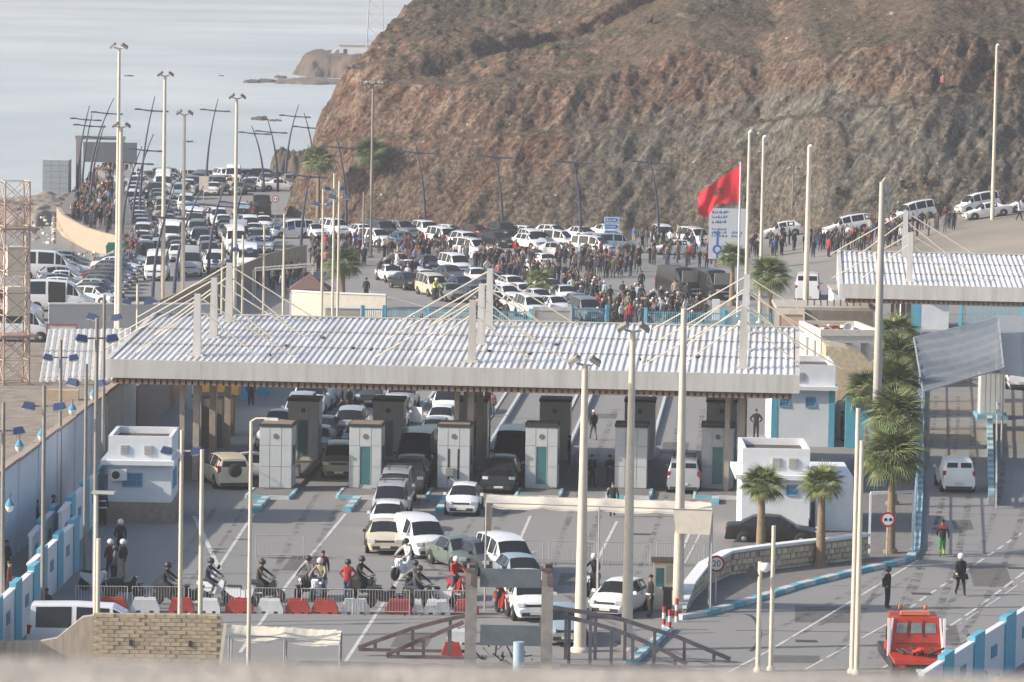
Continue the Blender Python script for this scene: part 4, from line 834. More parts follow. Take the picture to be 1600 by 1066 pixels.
# white tiled roof lower left
root = empty('tiled_roof_shed', (0, 0, 0), 0, 'low shed with wavy white sheet roof left of the canopy', 'shed')
zt = 3.5; c = [G(60, 604, zt), G(205, 600, zt), G(205, 512 + 4, zt + .6), G(75, 512 + 6, zt + .6)]
for r_ in range(9):
    for k in range(7):
        u0, u1, v0, v1 = k / 7, (k + .98) / 7, r_ / 9, (r_ + 1.06) / 9
        def bl_(u, v): return (c[0] * (1 - u) + c[1] * u) * (1 - v) + (c[3] * (1 - u) + c[2] * u) * v
        mb = MB(); vs = []
        for i in range(7):
            u = u0 + (u1 - u0) * i / 6; zz_ = .05 * math.sin(i * math.pi / 1.5); vs += [bl_(u, v0) + Vector((0, 0, zz_)), bl_(u, v1) + Vector((0, 0, zz_ + .10))]
        mb.add(vs, [(2 * i, 2 * i + 2, 2 * i + 3, 2 * i + 1) for i in range(6)], 0, True); mb.add([vs[2 * i] for i in range(7)] + [vs[2 * i] - Vector((0, 0, .1)) for i in range(7)], [(i, i + 1, i + 8, i + 7) for i in range(6)])
        mb.build('roof_sheet', mat('white_sheet', (.50, .49, .47), .7, var=.15, scale=1), root, fix=False)
for i in range(4): a, b = c[i], c[(i + 1) % 4]; o = MB().bx(0, (b - a).length, -.1, .1, 3.4, 3.45).build('eave', CREAM, root); o.location = (a.x, a.y, 0); o.rotation_euler = (0, 0, math.atan2(b.y - a.y, b.x - a.x))
q = MB().prism([V2(p) for p in c], 0, 3.3).build('wall', mat('shed_wall', (.25, .21, .18), .9), root)
q = G(44, 625, 3.6); o = MB().bx(0, 1.7, 0, .9, 0, .55).build('crate', mat('tan_crate', (.38, .30, .21), .9, var=.15)); o.location = (q.x + 1.0, q.y, 3.6); tag(o, 'long tan wooden crate on the raised bank at the left', 'crate')
# silver container tower and gantry sign, far left
a = G(66, 318); b_ = G(108, 318); w = b_.x - a.x; h = TZ(a, 250); e = empty('silver_container', (a.x, a.y, -.3), 0, 'tall silver clad tank house beside the sea at the far left', 'container')
MB().bx(0, w, 0, 3, 0, h + .3).build('core', m_fas, e)
for r_ in range(8):
    for k in range(3): MB().bx(k * w / 3 + .02, (k + 1) * w / 3 - .02, -.05, -.0, .05 + r_ * (h + .3) / 8, (r_ + 1) * (h + .3) / 8).build('panel', mat('silver_clad', (.33, .38, .42), .45, .2, var=.06), e)
a = G(118, 318); b_ = G(186, 322); h = TZ(a, 218); w = b_.x - a.x; e = empty('gantry_sign', (a.x, a.y, 0), 0, 'road gantry carrying a dark grey sign panel, seen from behind, far left', 'sign')
m_g = mat('gantry_steel', (.22, .21, .20), .6, var=.08)
MB().bx(0, .55, 0, .5, 0, h).build('post', m_g, e); MB().bx(w - .3, w + .2, 0, .5, 0, h).build('post', m_g, e); MB().bx(-.1, w + .3, .02, .48, h, h + .4).build('crossbeam', m_g, e)
MB().bx(.8, w + 1.6, -.2, -.05, h - 2.4, h - .25).build('sign_panel', mat('sign_back', (.10, .12, .14), .6), e); MB().bx(2.3, 2.6, -.04, -.001, h - 2.3, h - .1).build('bracket', m_g, e)
a = G(154, 320); o = MB().bx(0, .8, 0, .8, 0, 3.6 + 0).build('kiosk_column', CREAM); o.location = (a.x - .9 + .6, a.y + 2, 0); tag(o, 'beige square column under the gantry sign', 'column')
# red white lattice tower at the left edge
q = G(20, 700); h = TZ(q, 285) ; e = empty('lattice_tower', (q.x, q.y, 0), R(20), 'red and white lattice tower at the left edge', 'tower')
lattice(e, 1.5, 1.4, h, 12, .05, mat('tower_red', (.34, .22, .19), .8), mat('tower_cream', (.50, .42, .33), .8))
for z in (h * .42, h * .82): MB().bx(-1.0, 1.2, -1, 1, z, z + .12).build('platform', MATS['tower_red'], e)
for z in (h * .5, h * .65): MB().bx(-.5, .5, -.5, .5, z, z + 1.6).build('equipment_box', CREAM, e)
# ================================================================ POLES, LAMPS, SIGNS, PALMS
def mast(label, top, base, r0, r1, head='flood', m=POLE, group='tall cream masts', name='light_mast', terr=False, n=10):
    b_ = GT(*base) if terr else G(*base); h = TZ(b_, top[1]); e = empty(name, b_, rnd.uniform(-.3, .3), label, 'mast', group)
    MB().tube((0, 0, -.1), (0, 0, h), r0, r1, n).build('pole', m, e); MB().lathe([(r0 * 1.7, 0), (r0 * 1.7, .12), (r0 * 1.05, .2)], (0, 0, 0), 10).build('foot', m, e)
    if head == 'flood':
        for s in (-1, 1):
            MB().tube((0, 0, h - .05), (s * .35, -.1, h + .05), .05, n=5).build('bracket', GALV, e)
            q = MB().box((0, 0, 0), (.55, .32, .16), 0, 0, .8).build('floodlight', DPOLE, e); q.location = (s * .45, -.15, h + .18); q.rotation_euler = (.5, s * .6, s * .3)
    elif head == 'ring':
        for k in range(8):
            t = k * math.pi / 4; q = MB().box((0, 0, 0), (.3, .4, .16)).build('floodlight', DPOLE, e); q.location = (1.0 * math.cos(t), 1.0 * math.sin(t), h); q.rotation_euler = (.5, 0, t - 1.57)
        MB().lathe([(.95, 0), (1.0, 0), (1.0, .08), (.95, .08)], (0, 0, h - .1), 16).build('ring', DPOLE, e)
    elif head == 'cam':
        q = MB().lathe([(.08, .22), (.2, .2), (.22, .0), (.16, -.1), (.05, -.16)], (0.0, 0, 0), 12).build('dome_camera', WHITE, e); q.location = (.22, -.05, h - .25)
        q = MB().box((0, 0, 0), (.5, .1, .34)).build('floodlight', BLACK, e); q.location = (-.3, 0, h - .45); q.rotation_euler = (.3, .9, 0)
    elif head == 'bulb':
        q = MB().lathe([(.03, -.1), (.16, -.05), (.18, .05), (.05, .15)], (0, 0, 0), 10).build('lamp', WHITE, e); q.location = (.1, 0, h)
    elif head == 'arm':
        MB().path([(0, 0, h), (.2, 0, h + .12), (.6, 0, h + .14)], .04, 5).build('arm', m, e); q = MB().box((.85, 0, h + .12), (.6, .22, .1), 0, 0, .8).build('lamp', GALV, e)
    elif head == 'flat':
        MB().box((.3, 0, h + .05), (.9, .35, .1)).build('lamp', GALV, e)
    elif head == 'aerial':
        MB().path([(0, 0, h), (.15, 0, h + .2), (.45, 0, h + .1), (.55, 0, h - .3), (.3, 0, h - .6), (.5, .1, h - 1.1), (.25, 0, h - 1.6)], .05, 5).build('cable_tangle', POLE, e)
        for k in range(5): MB().box((.35 + rnd.uniform(-.15, .2), 0, h - .2 - k * .3), (.22, .2, .16), rnd.random()).build('antenna_box', GALV, e)
    return e
mast('thick cream mast left of the pair in front of the canopy, ending at its fascia', (921, 572), (906, 1018), .26, .12)
mast('thick cream mast with head on the canopy roof, middle of the front three', (991, 520), (979, 1016), .25, .12)
mast('thick cream mast nearest the curved stone wall end', (1064, 485), (1059, 958), .25, .12, 'none')
mast('cream mast rising in front of the brown concrete block', (1271, 230), (1257, 562), .24, .13, 'bulb')
mast('thickest grey cream mast, before the palm row at the right', (1385, 287), (1367, 762), .28, .15, 'aerial', m=mat('grey_cream_paint', (.42, .40, .36), .6, var=.06))
mast('slim cream mast left of two beside the flag', (1178, 207), (1165, 500), .17, .12, 'bulb')
mast('slim cream mast right of two beside the flag', (1192, 215), (1187, 505), .17, .11, 'bulb')
mast('tall cream mast with white head against the hill at the far right', (1560, 72), (1549, 398), .22, .12, 'bulb', terr=True)
mast('tallest cream mast at the left, against the far sea', (187, 78), (182, 532), .20, .10)
mast('shorter cream mast just before the tallest left one', (183, 200), (186, 536), .20, .13)
mast('cream mast with wide floodlights, second tall one from the left', (268, 120), (254, 482), .20, .12)
mast('cream mast with a single upright grey head over the queue', (288, 180), (285, 482), .19, .11)
mast('cream mast with paired heads right of the queue', (374, 155), (366, 497), .18, .11)
mast('cream mast beside the red and white tower at the left edge', (45, 365), (39, 650), .20, .16)
mast('dark mast with floodlight ring in front of the hill', (580, 130), (579, 402), .15, .10, 'ring', m=DPOLE)
mast('slim brown mast left of the floodlight ring mast', (572, 300), (567, 402), .10, .08, 'none', m=DPOLE)
mast('thin cream pole with flat lamp at the lower left, taller of two', (158, 772), (148, 1048), .10, .08, 'flat', group='thin cream poles', n=8)
mast('thin cream pole, shorter of two at the lower left', (160, 842), (152, 1052), .09, .08, 'none', group='thin cream poles', n=8)
mast('thin cream pole just left of the block wall end, right of the guard house', (318, 704), (312, 1046), .10, .08, 'none', group='thin cream poles', n=8)
mast('thin cream pole with small arm lamp in front of the leftmost booth', (389, 660), (388, 1048), .09, .07, 'arm', group='thin cream poles', n=8)
mast('thin cream pole, left of a tight pair in front of the stone wall end', (1342, 640), (1331, 1052), .11, .09, 'none', group='thin cream poles', n=8)
mast('thin cream pole, right of a tight pair in front of the stone wall end', (1348, 690), (1338, 1054), .11, .09, 'none', group='thin cream poles', n=8)
mast('thin cream pole rising between the two lower palms', (1209, 822), (1204, 1048), .09, .08, 'none', group='thin cream poles', n=8)
mast('cream pole with white dome camera and black floodlight', (1188, 878), (1184, 1050), .10, .09, 'cam', group='thin cream poles', n=8)
mast('slim mast with bulb head on the right road below the hill, left of two', (1512, 207), (1510, 305), .09, .07, 'bulb', terr=True, group='slim road masts')
mast('slim mast with bulb head on the right road below the hill, right of two', (1525, 209), (1523, 306), .09, .07, 'bulb', terr=True, group='slim road masts')
mast('short grey pole with dark double head below the hill, right of the flag', (1240, 266), (1237, 362), .08, .06, 'flood', m=DPOLE, terr=True, group='slim road masts')
# double lamps with navy shades
def dlamp(label, x, yl, base, w=.62, m=DPOLE, yt=None):
    b_ = G(*base); h = TZ(b_, yl); e = empty('double_lamp', b_, rnd.uniform(-.25, .25), label, 'lamp post', 'lamp posts with paired navy shades'); ht = TZ(b_, yt) if yt else h + .5
    MB().tube((0, 0, 0), (0, 0, ht), .10, .075, 8).build('pole', m, e)
    MB().box((0, 0, h + .02), (w * 1.2, .07, .07)).build('crossarm', m, e)
    for s in (-1, 1):
        q = MB().box((0, 0, 0), (.52, .40, .26), 0, 0, .72).build('lamp_shade', NAVY, e); q.location = (s * w, 0, h + .04); q.rotation_euler = (0, s * -.18, 0)
        l_ = MB().box((0, 0, -.16), (.40, .30, .07)).build('lens', mat('lamp_lens', (.6, .62, .62), .3, var=0), q)
for lb, x, yl, base, yt in [
    ('double navy lamp at the very left edge, halfway up the frame', 15, 675, (3, 985), 630), ('double navy lamp in front of the tall boundary wall, nearest post', 75, 637, (66, 1000), 604),
    ('double navy lamp higher up before the white sheet roof', 101, 560, (93, 805), 532), ('double navy lamp just left of the guard house, lower shades', 139, 600, (132, 900), 570),
    ('double navy lamp beside the left canopy end, left post of two', 155, 532, (147, 1000), 500), ('double navy lamp with highest shades beside the left canopy end, right post', 167, 497, (160, 800), 462),
    ('double navy lamp standing over the left end of the canopy', 216, 473, (213, 668), 445), ('double navy lamp with level shades right of the guard house', 290, 706, (281, 974), 673),
    ('double navy lamp right of the corrugated fence foot', 349, 409, (346, 520), 380), ('double navy lamp over the corrugated fence middle', 380, 391, (378, 520), 368),
    ('double navy lamp over the corrugated fence right part', 414, 375, (411, 520), 352), ('double navy lamp at the upper end of the corrugated fence', 446, 357, (442, 522), 335),
    ('double navy lamp before the hill foot, left post of the cluster of three', 506, 320, (502, 524), 296), ('double navy lamp before the hill foot, middle post of the cluster', 524, 296, (519, 525), 272), ('double navy lamp before the hill foot, right post of the cluster', 530, 309, (527, 526), 284)]:
    dlamp(lb, x, yl, base, yt=yt, w=.5 if base[1] < 600 else .62, m=POLE if x > 190 else DPOLE)
# tall curved street lamps with spike and crossbar
m_sl = mat('street_lamp_steel', (.035, .045, .09), .5, var=.1)
def spike(label, top, bar_y, base, lean=1, bw=1.35, m=m_sl, terr=False):
    b_ = GT(*base) if terr else G(*base); h = TZ(b_, top[1]); hb = TZ(b_, bar_y); s = proj(b_); k = 7000 / b_.y
    dx = (top[0] - (proj(b_ + Vector((0, 0, h)))[0])) / k
    e = empty('spike_street_lamp', b_, 0, label, 'street lamp', 'curved navy street lamps'); pts = []
    for i in range(13):
        t = i / 12; pts.append((dx * (t ** 2.2), 0, h * t))
    MB().path(pts, [.12 * (1 - i / 12) + .045 for i in range(13)], 7).build('mast', m, e)
    t = hb / h; cx_ = dx * (t ** 2.2)
    MB().tube((cx_ - bw, 0, hb + .12), (cx_, 0, hb - .02), .06, .08, 5).tube((cx_, 0, hb - .02), (cx_ + bw, 0, hb - .06), .08, .06, 5).build('crossbar', m, e)
    for q in (-1, 1): MB().box((cx_ + q * bw, 0, hb + (.12 if q < 0 else -.06)), (.8, .3, .17), 0, 0, .7).build('lamp_head', m, e)
    MB().lathe([(.02, -.25), (.14, 0), (.14, .08)], (cx_, 0, hb), 8).build('collar', m, e)
for lb, top, by, base in [
    ('leftmost curved street lamp against the sea, beside the gantry sign', (140, 165), 187, (120, 318)), ('curved street lamp with lower bar just right of the leftmost', (144, 178), 197, (127, 330)),
    ('curved street lamp with high bar left of the tallest mast', (178, 153), 177, (137, 328)), ('curved street lamp with low bar left of the tallest mast', (163, 195), 216, (140, 345)),
    ('tall curved street lamp between the two tallest left masts', (242, 151), 173, (218, 350)), ('curved street lamp with bar level with the sea shallows', (240, 209), 235, (206, 372)),
    ('curved street lamp with lowest bar beside the crowd wall', (222, 228), 255, (190, 388)), ('tall curved street lamp right of the single-headed mast', (341, 154), 173, (322, 300)),
    ('curved street lamp whose bar crosses the queue, pale speckled mast', (272, 297), 340, (238, 482)), ('second curved street lamp down in the queue, pale speckled mast', (318, 290), 330, (272, 470)),
    ('third curved street lamp in the queue near the paired-head mast', (356, 278), 322, (326, 428)), ('fourth curved street lamp in the queue, right of the paired-head mast', (389, 268), 318, (362, 415))]:
    spike(lb, top, by, base)
for lb, top, by, base in [
    ('street lamp leaning left before the outcrop, behind the paired-head mast', (393, 197), 209, (412, 300)), ('street lamp leaning left in front of the rock outcrop', (418, 187), 207, (434, 300)),
    ('tall street lamp leaning right beside the rock outcrop', (467, 163), 182, (446, 290)), ('street lamp leaning left nearest the hill edge', (475, 177), 200, (492, 300)),
    ('street lamp before the palm at the hill corner', (526, 216), 231, (541, 352)), ('first street lamp from the left along the cut rock face', (648, 222), 239, (664, 362)),
    ('second street lamp from the left along the cut rock face', (769, 228), 246, (785, 372)), ('third street lamp from the left along the cut rock face', (893, 238), 255, (907, 378)), ('fourth street lamp from the left along the cut rock face', (1012, 238), 255, (1029, 384))]:
    spike(lb, top, by, base, bw=1.5)
spike('short street lamp in front of the hill corner palms', (487, 262), 276, (470, 400))
# wall lamps
for k, (x, y) in enumerate([(15, 790), (30, 697), (65, 680), (113, 640), (146, 617)]):
    Y = G(x, [925, 860, 845, 800, 770][k]).y - .5; p = PY(x, y, Y)
    e = empty('wall_lantern', p, 0, ['lowest blue-capped lantern on the boundary wall, at the left edge', 'second blue-capped lantern from the left on the boundary wall', 'third blue-capped lantern from the left on the boundary wall', 'fourth blue-capped lantern from the left on the boundary wall', 'farthest blue-capped lantern on the boundary wall'][k], 'lantern', 'lanterns on the boundary wall')
    MB().lathe([(.03, .32), (.08, .25), (.2, .05), (.24, .0)], (0, 0, 0), 12).build('cap', BLUE2, e); MB().lathe([(.2, 0), (.17, -.16), (.08, -.28)], (0, 0, 0), 12).build('globe', mat('globe_white', (.75, .73, .68), .3, var=0), e); MB().path([(0, 0, .3), (0, .15, .45), (0, .5, .45)], .025, 5).build('arm', NAVY, e)
# flag
b_ = G(1152, 495); h = TZ(b_, 258); e = empty('flag_pole', b_, 0, 'white flag pole beside the direction sign', 'flag pole'); MB().tube((0, 0, 0), (0, 0, h), .09, .06, 8).build('pole', WHITE, e); MB().lathe([(.02, -.1), (.1, 0), (.02, .1)], (0, 0, h + .1), 8).build('finial', WHITE, e)
kz = 7000 / b_.y; nU, nV = 26, 16; vs = []; cols = []
def flag_pt(u, v):   # u away from pole, v down
    ax, az = -1.02 * u * 3.1 , 0
    x = -u * 3.2 + .1 * v; top = -2.3 * u ** 1.05; bot = float(np.interp(u, [0, .3, .58, .8, 1], [-2.85, -2.95, -3.05, -4.2, -3.85])); z = h - .05 + top * (1 - v) + bot * v
    y = .28 * math.sin(u * 7 + v * 2.5) * u ** .6 + .12 * math.sin(u * 15 - v * 5) * u
    return Vector((b_.x - .08 + x, b_.y + y, z))
mb = MB(); vs = [flag_pt(i / nU, j / nV) for j in range(nV + 1) for i in range(nU + 1)]
mb.add(vs, [(j * (nU + 1) + i, j * (nU + 1) + i + 1, (j + 1) * (nU + 1) + i + 1, (j + 1) * (nU + 1) + i) for j in range(nV) for i in range(nU)], 0, True)
fl = mb.build('flag', mat('flag_red', (.66, .02, .04), .75, var=.06, scale=2), fix=False); tag(fl, 'red flag with a green five-pointed star flying left from its pole', 'flag')
sp_ = []; mb = MB()
def fp2(a, r): return (.52 + r * math.cos(a) * .95, .47 - r * math.sin(a))
S5 = [fp2(math.pi / 2 + k * 4 * math.pi / 5, .15) for k in range(5)]
for side in (-.02, .02):
    for k in range(5):
        a, b2_ = S5[k], S5[(k + 1) % 5]
        for q in range(8):
            t0, t1 = q / 8, (q + 1) / 8; A = flag_pt(a[0] + (b2_[0] - a[0]) * t0, a[1] + (b2_[1] - a[1]) * t0); B = flag_pt(a[0] + (b2_[0] - a[0]) * t1, a[1] + (b2_[1] - a[1]) * t1); nrm = (B - A).cross(Vector((0, 1, 0))).normalized() * .03
            A.y += side * 1.5 - .0; B.y += side * 1.5; mb.add([A - nrm, B - nrm, B + nrm, A + nrm], [(0, 1, 2, 3)])
mb.build('star', mat('star_green', (.01, .09, .03), .8, var=0), fl, fix=False)
# direction sign
def script_line(mb, x0, x1, z, hgt, m=0, seed=0, y=-.03):
    rr = random.Random(seed); x = x0
    while x < x1:
        w = rr.uniform(.06, .2); mb.bx(x, min(x + w, x1), y, y + .012, z, z + hgt * .28, m)
        for q in range(rr.randint(1, 2)): xx = x + rr.random() * w; mb.bx(xx, xx + hgt * .22, y, y + .012, z + hgt * .29, z + hgt * rr.uniform(.6, 1), m)
        if rr.random() < .4: mb.bx(x + w * .4, x + w * .4 + hgt * .22, y, y + .012, z - hgt * .35, z - hgt * .1, m)
        x += w + rr.choice([.015, .015, .07])
b_ = G(1136, 428); k_ = b_.y / 7000; x0 = (1106 - 1136) * k_; x1 = (1164 - 1136) * k_; z1 = TZ(b_, 326); z0 = TZ(b_, 405)
e = empty('direction_sign', b_, 0, 'large pale direction board with blue roundabout arrow, below the flag', 'sign'); MB().bx(x0, x1, -.02, .06, z0, z1).build('board', mat('sign_pale', (.50, .53, .57), .5, var=.03), e)
for x in (x0 + .5, x1 - .5): MB().bx(x - .07, x + .07, .07, .2, -.1, z1 - .1).build('post', GALV, e)
L_ = MB()
for k in range(3): script_line(L_, x0 + .25, x0 + 1.5, z1 - .45 - k * .42, .26, seed=k)
for k in range(3): script_line(L_, x0 + .25, x0 + 1.55, z1 - 1.9 - k * .3, .2, seed=k + 9)
script_line(L_, x0 + 2.0, x1 - .3, z1 - 2.2, .2, seed=30); script_line(L_, x0 + 2.0, x1 - .5, z1 - 2.5, .2, seed=31)
L_.build('lettering', mat('sign_blue', (.05, .12, .33), .5, var=0), e)
m_sb = mat('arrow_blue', (.02, .14, .42), .5, var=0); cx_, cz_ = x0 + .78, z0 + .85; ring = MB(); vs = []
for i in range(24):
    t = i * math.pi / 12
    for r_ in (.24, .42): vs.append((cx_ + r_ * math.cos(t), -.035, cz_ + r_ * math.sin(t)))
ring.add(vs, [(2 * i, 2 * i + 1, (2 * i + 3) % 48, (2 * i + 2) % 48) for i in range(24)]); ring.bx(cx_ - .09, cx_ + .09, -.036, -.024, cz_ + .42, cz_ + 1.3).bx(cx_ - .09, cx_ + .09, -.036, -.024, z0 + .05, cz_ - .42); ring.add([(cx_ - .2, -.036, cz_ + 1.3), (cx_ + .2, -.036, cz_ + 1.3), (cx_, -.036, cz_ + 1.75)], [(0, 1, 2)]); ring.build('roundabout_arrow', m_sb, e, fix=False)
b_ = G(955, 392); k_ = b_.y / 7000; e = empty('street_sign', b_, 0, 'small stack of three blue and white arrow signs at the rock foot', 'sign'); z1 = TZ(b_, 338)
for k in range(3):
    z = z1 - (k + 1) * .62; MB().bx(-.72, .72, -.03, .03, z, z + .54).build('sign_plate', mat('plate_pale', (.5, .54, .58), .5, var=0), e); q = MB().bx(-.6, .45, -.045, -.031, z + .08, z + .46); q.add([(.45, -.045, z + .08), (.66, -.045, z + .27), (.45, -.045, z + .46)], [(0, 1, 2)]); q.build('arrow_field', m_sb, e); q = MB(); script_line(q, -.5, .35, z + .2, .18, seed=k, y=-.06); q.build('lettering', WHITE, e)
for x in (-.4, .4): MB().bx(x - .04, x + .04, .035, .1, -.1, z1).build('post', GALV, e)
# round traffic signs
def textmesh(txt, size, m, parent, locv, name='numerals'):
    cu = bpy.data.curves.new('t', 'FONT'); cu.body = txt; cu.size = size; cu.align_x = 'CENTER'; cu.align_y = 'CENTER'; cu.extrude = .004; o = bpy.data.objects.new('t', cu); C.objects.link(o)
    dg = bpy.context.evaluated_depsgraph_get(); me = bpy.data.meshes.new_from_object(o.evaluated_get(dg)); bpy.data.objects.remove(o); r = bpy.data.objects.new(name, me); C.objects.link(r)
    me.materials.clear(); me.materials.append(m); r.parent = parent; r.location = locv; r.rotation_euler = (math.pi / 2, 0, 0); return r
RED = mat('sign_red', (.35, .02, .025), .5, var=0); DK = mat('sign_black', (.02, .02, .03), .6, var=0)
def rsign(label, c, base, r, kind):
    b_ = G(*base); z = TZ(b_, c[1]); e = empty('traffic_sign', b_, 0, label, 'traffic sign'); MB().tube((0, .04, 0), (0, .04, z + r * .8), .035, n=8).build('post', GALV, e)
    MB().lathe([(r, 0), (r, .02)], (0, 0, z), 28, axis='y').build('rim', RED, e); MB().lathe([(r * .74, -.008), (r * .74, 0)], (0, 0, z), 28, axis='y').build('face', mat('sign_face', (.62, .64, .66), .5, var=0), e)
    if kind == '20': textmesh('20', r * 1.05, DK, e, (0, -.014, z), 'numerals')
    else:
        for s, m in ((-1, DK), (1, DK)):
            MB().bx(s * r * .32 - r * .2, s * r * .32 + r * .2, -.02, -.01, z - r * .12, z + r * .08).bx(s * r * .32 - r * .12, s * r * .32 + r * .12, -.02, -.01, z + r * .082, z + r * .22).bx(s * r * .32 - r * .18, s * r * .32 - r * .08, -.02, -.01, z - r * .2, z - r * .122).bx(s * r * .32 + r * .08, s * r * .32 + r * .18, -.02, -.01, z - r * .2, z - r * .122).build('car_symbol', m, e)
rsign('round red-rimmed speed sign reading 20 by the stone wall', (1119, 881), (1118, 947), .37, '20')
rsign('round red-rimmed no overtaking sign with two black cars by the palms', (1387, 812), (1386, 872), .36, 'o')
rsign('small round red-rimmed sign on the far road by the hill foot', (432, 311), (430, 350), .36, 'x')
b_ = G(199, 340); z = TZ(b_, 272); e = empty('traffic_sign', b_, 0, 'round grey sign back above the far left crowd', 'traffic sign'); MB().tube((0, .04, 0), (0, .04, z), .04).build('post', GALV, e); MB().lathe([(.42, 0), (.42, .03)], (0, 0, z), 20, axis='y').build('disc', GALV, e)
b_ = G(318, 330); e = empty('traffic_sign', b_, 0, 'tan rectangular sign back over the far parked cars', 'traffic sign'); MB().tube((0, .04, 0), (0, .04, 3.5), .04).build('post', GALV, e); MB().bx(-.5, .5, 0, .04, 2.2, 3.7).build('board', CREAM, e)
b_ = G(181, 412); e = empty('waste_container', b_, .1, 'green waste container at the end of the promenade wall', 'bin'); gm = mat('bin_green', (.02, .17, .10), .5, var=.1)
MB().box((0, 0, .85), (1.6, 1.1, 1.3), 0, 0, 1.12).build('body', gm, e); MB().side([(-.92, 1.5), (.92, 1.5), (.7, 1.85), (-.7, 1.85)], -.6, .6).build('lid', gm, e)
for x in (-.6, .6): MB().lathe([(.12, -.05), (.12, .05)], (x, 0, .13), 10, axis='x').build('wheel', RUBBER, e)
# ---------------------------------------------------------------- palms
m_leaf, n, l, b = nodes('palm_leaf'); b.inputs['Roughness'].default_value = .6; oi = n.new('ShaderNodeObjectInfo'); tc = n.new('ShaderNodeTexCoord'); no = N(n, 'TexNoise', Scale=2.5, Detail=3); l.new(tc.outputs['Object'], no.inputs['Vector'])
md = n.new('ShaderNodeMath'); md.operation = 'MULTIPLY_ADD'; l.new(oi.outputs['Random'], md.inputs[0]); md.inputs[1].default_value = .55; l.new(no.outputs[0], md.inputs[2])
cr = crmp(n, l, md.outputs[0], [(.3, (.04, .07, .022)), (.65, (.105, .15, .048)), (1.0, (.21, .23, .09))]); l.new(cr.outputs[0], b.inputs['Base Color'])
b.inputs['Subsurface Weight'].default_value = 0
m_dead = mat('dead_frond', (.16, .11, .06), .9, var=.3)
def frond_mesh(seed, R_=1.0, pet=.75, dead=False):
    rr = random.Random(seed); mb = MB(); mb.tube((0, 0, 0), (pet, 0, 0), .022, .014, 4)
    nseg = 17; spread = 2.7
    for k in range(nseg):
        a = -spread / 2 * 1.0 + spread * k / (nseg - 1); a *= 1.05; L = R_ * (1 - .18 * abs(a) / 1.3) * rr.uniform(.9, 1.05); w = .036 * R_
        d = Vector((math.cos(a), math.sin(a), 0)); s_ = Vector((-d.y, d.x, 0)); o_ = Vector((pet, 0, 0)); z1, z2 = -.06 * L, -(.32 + .2 * rr.random()) * L * (1.5 if dead else 1)
        p1 = o_ + d * L * .45 + Vector((0, 0, z1 + .05)); p2 = o_ + d * L * 1.05 + Vector((0, 0, z2))
        mb.add([o_, p1 - s_ * w, p1 + Vector((0, 0, .03)), p1 + s_ * w, p2], [(0, 1, 2), (0, 2, 3), (1, 4, 2), (2, 4, 3)])
    return mb
fr_src = [frond_mesh(i).build('frond', m_leaf, fix=False) for i in range(4)]; fd_src = [frond_mesh(9, .8, .5, True).build('frond', m_dead, fix=False)]
fr_me = [o.data for o in fr_src]; fd_me = [o.data for o in fd_src]
for o in fr_src + fd_src: bpy.data.objects.remove(o)
def palm(label, base, crown_y, rad, parts=True, terr=False, nf=46, group='fan palms'):
    b_ = GT(*base) if terr else G(*base); hc = TZ(b_, crown_y); e = empty('palm_tree', b_, rnd.random() * 6, label, 'palm', group); sc_ = rad / 1.7
    tr = MB(); nseg = 16; lean = rnd.uniform(-.12, .12)
    for i in range(nseg):
        z0, z1 = hc * i / nseg * .97, hc * (i + 1) / nseg * .97; f0 = i / nseg; r0 = .25 * (1 - .45 * f0) + (.12 if i == 0 else 0); tr.tube((lean * f0, 0, z0), (lean * (f0 + 1 / nseg), 0, z1 + .02), r0 * 1.06, r0 * .94, 10)
    tr.build('trunk', BARK, e)
    boots = MB()
    for i in range(36): a = i * 2.4; z = hc * .8 + i * hc * .17 / 36; boots.tube((lean + .1 * math.cos(a), .1 * math.sin(a), z), (lean + .3 * math.cos(a), .3 * math.sin(a), z + .22), .05, .02, 4)
    boots.build('leaf_bases', BARK, e)
    fs = []
    for k in range(nf):
        a = k * 2.39996; t = (k + .5) / nf; el = 1.35 - 2.15 * t + rnd.uniform(-.12, .12); dead = t > .9
        fs.append((rnd.choice(fd_me if dead else fr_me), Matrix.Translation((lean, 0, hc - .1)) @ Matrix.Rotation(a, 4, 'Z') @ Matrix.Rotation(-el, 4, 'Y') @ Matrix.Rotation(rnd.uniform(-.5, .5), 4, 'X') @ Matrix.Scale(sc_ * rnd.uniform(.85, 1.1), 4), dead))
    if parts:
        for me, M, dd in fs: o = bpy.data.objects.new('frond', me); C.objects.link(o); o.parent = e; o.matrix_local = M
    else:
        mb = MB()
        for me, M, dd in fs: mb.add([M @ v.co for v in me.vertices], [tuple(p.vertices) for p in me.polygons], int(dd))
        mb.build('crown', [m_leaf, m_dead], e, fix=False)
palm('slender palm beside the black car, left of the two lower palms', (1188, 882), 757, 1.25)
palm('slender palm right of the two lower palms, before the stone wall', (1281, 888), 755, 1.2)
palm('biggest palm, nearest of the row beside the blue kerb', (1391, 868), 714, 1.85, nf=72)
palm('second palm of the row beside the kerb', (1394, 792), 650, 1.8, nf=64)
palm('third palm of the row beside the kerb', (1396, 728), 600, 1.75, nf=64)
palm('fourth palm of the row beside the kerb', (1398, 672), 556, 1.7, nf=64)
palm('farthest palm of the row beside the kerb', (1401, 628), 520, 1.7)
palm('palm leaning against the thickest mast, left of the palm row', (1352, 700), 610, 1.6)
palm('broad palm beside the right pylon behind the canopy', (1202, 508), 432, 2.0, nf=56)
palm('palm half hidden by the direction sign and flag pole', (1143, 478), 400, 1.5)
palm('palm behind the canopy left of the white yard wall', (535, 482), 412, 1.85)
palm('low palm in the middle of the car park crowd', (843, 472), 440, 1.35, parts=False)
palm('far palm at the hill corner behind the ring mast', (580, 352), 240, 2.2, parts=False, group='far palms at the hill corner')
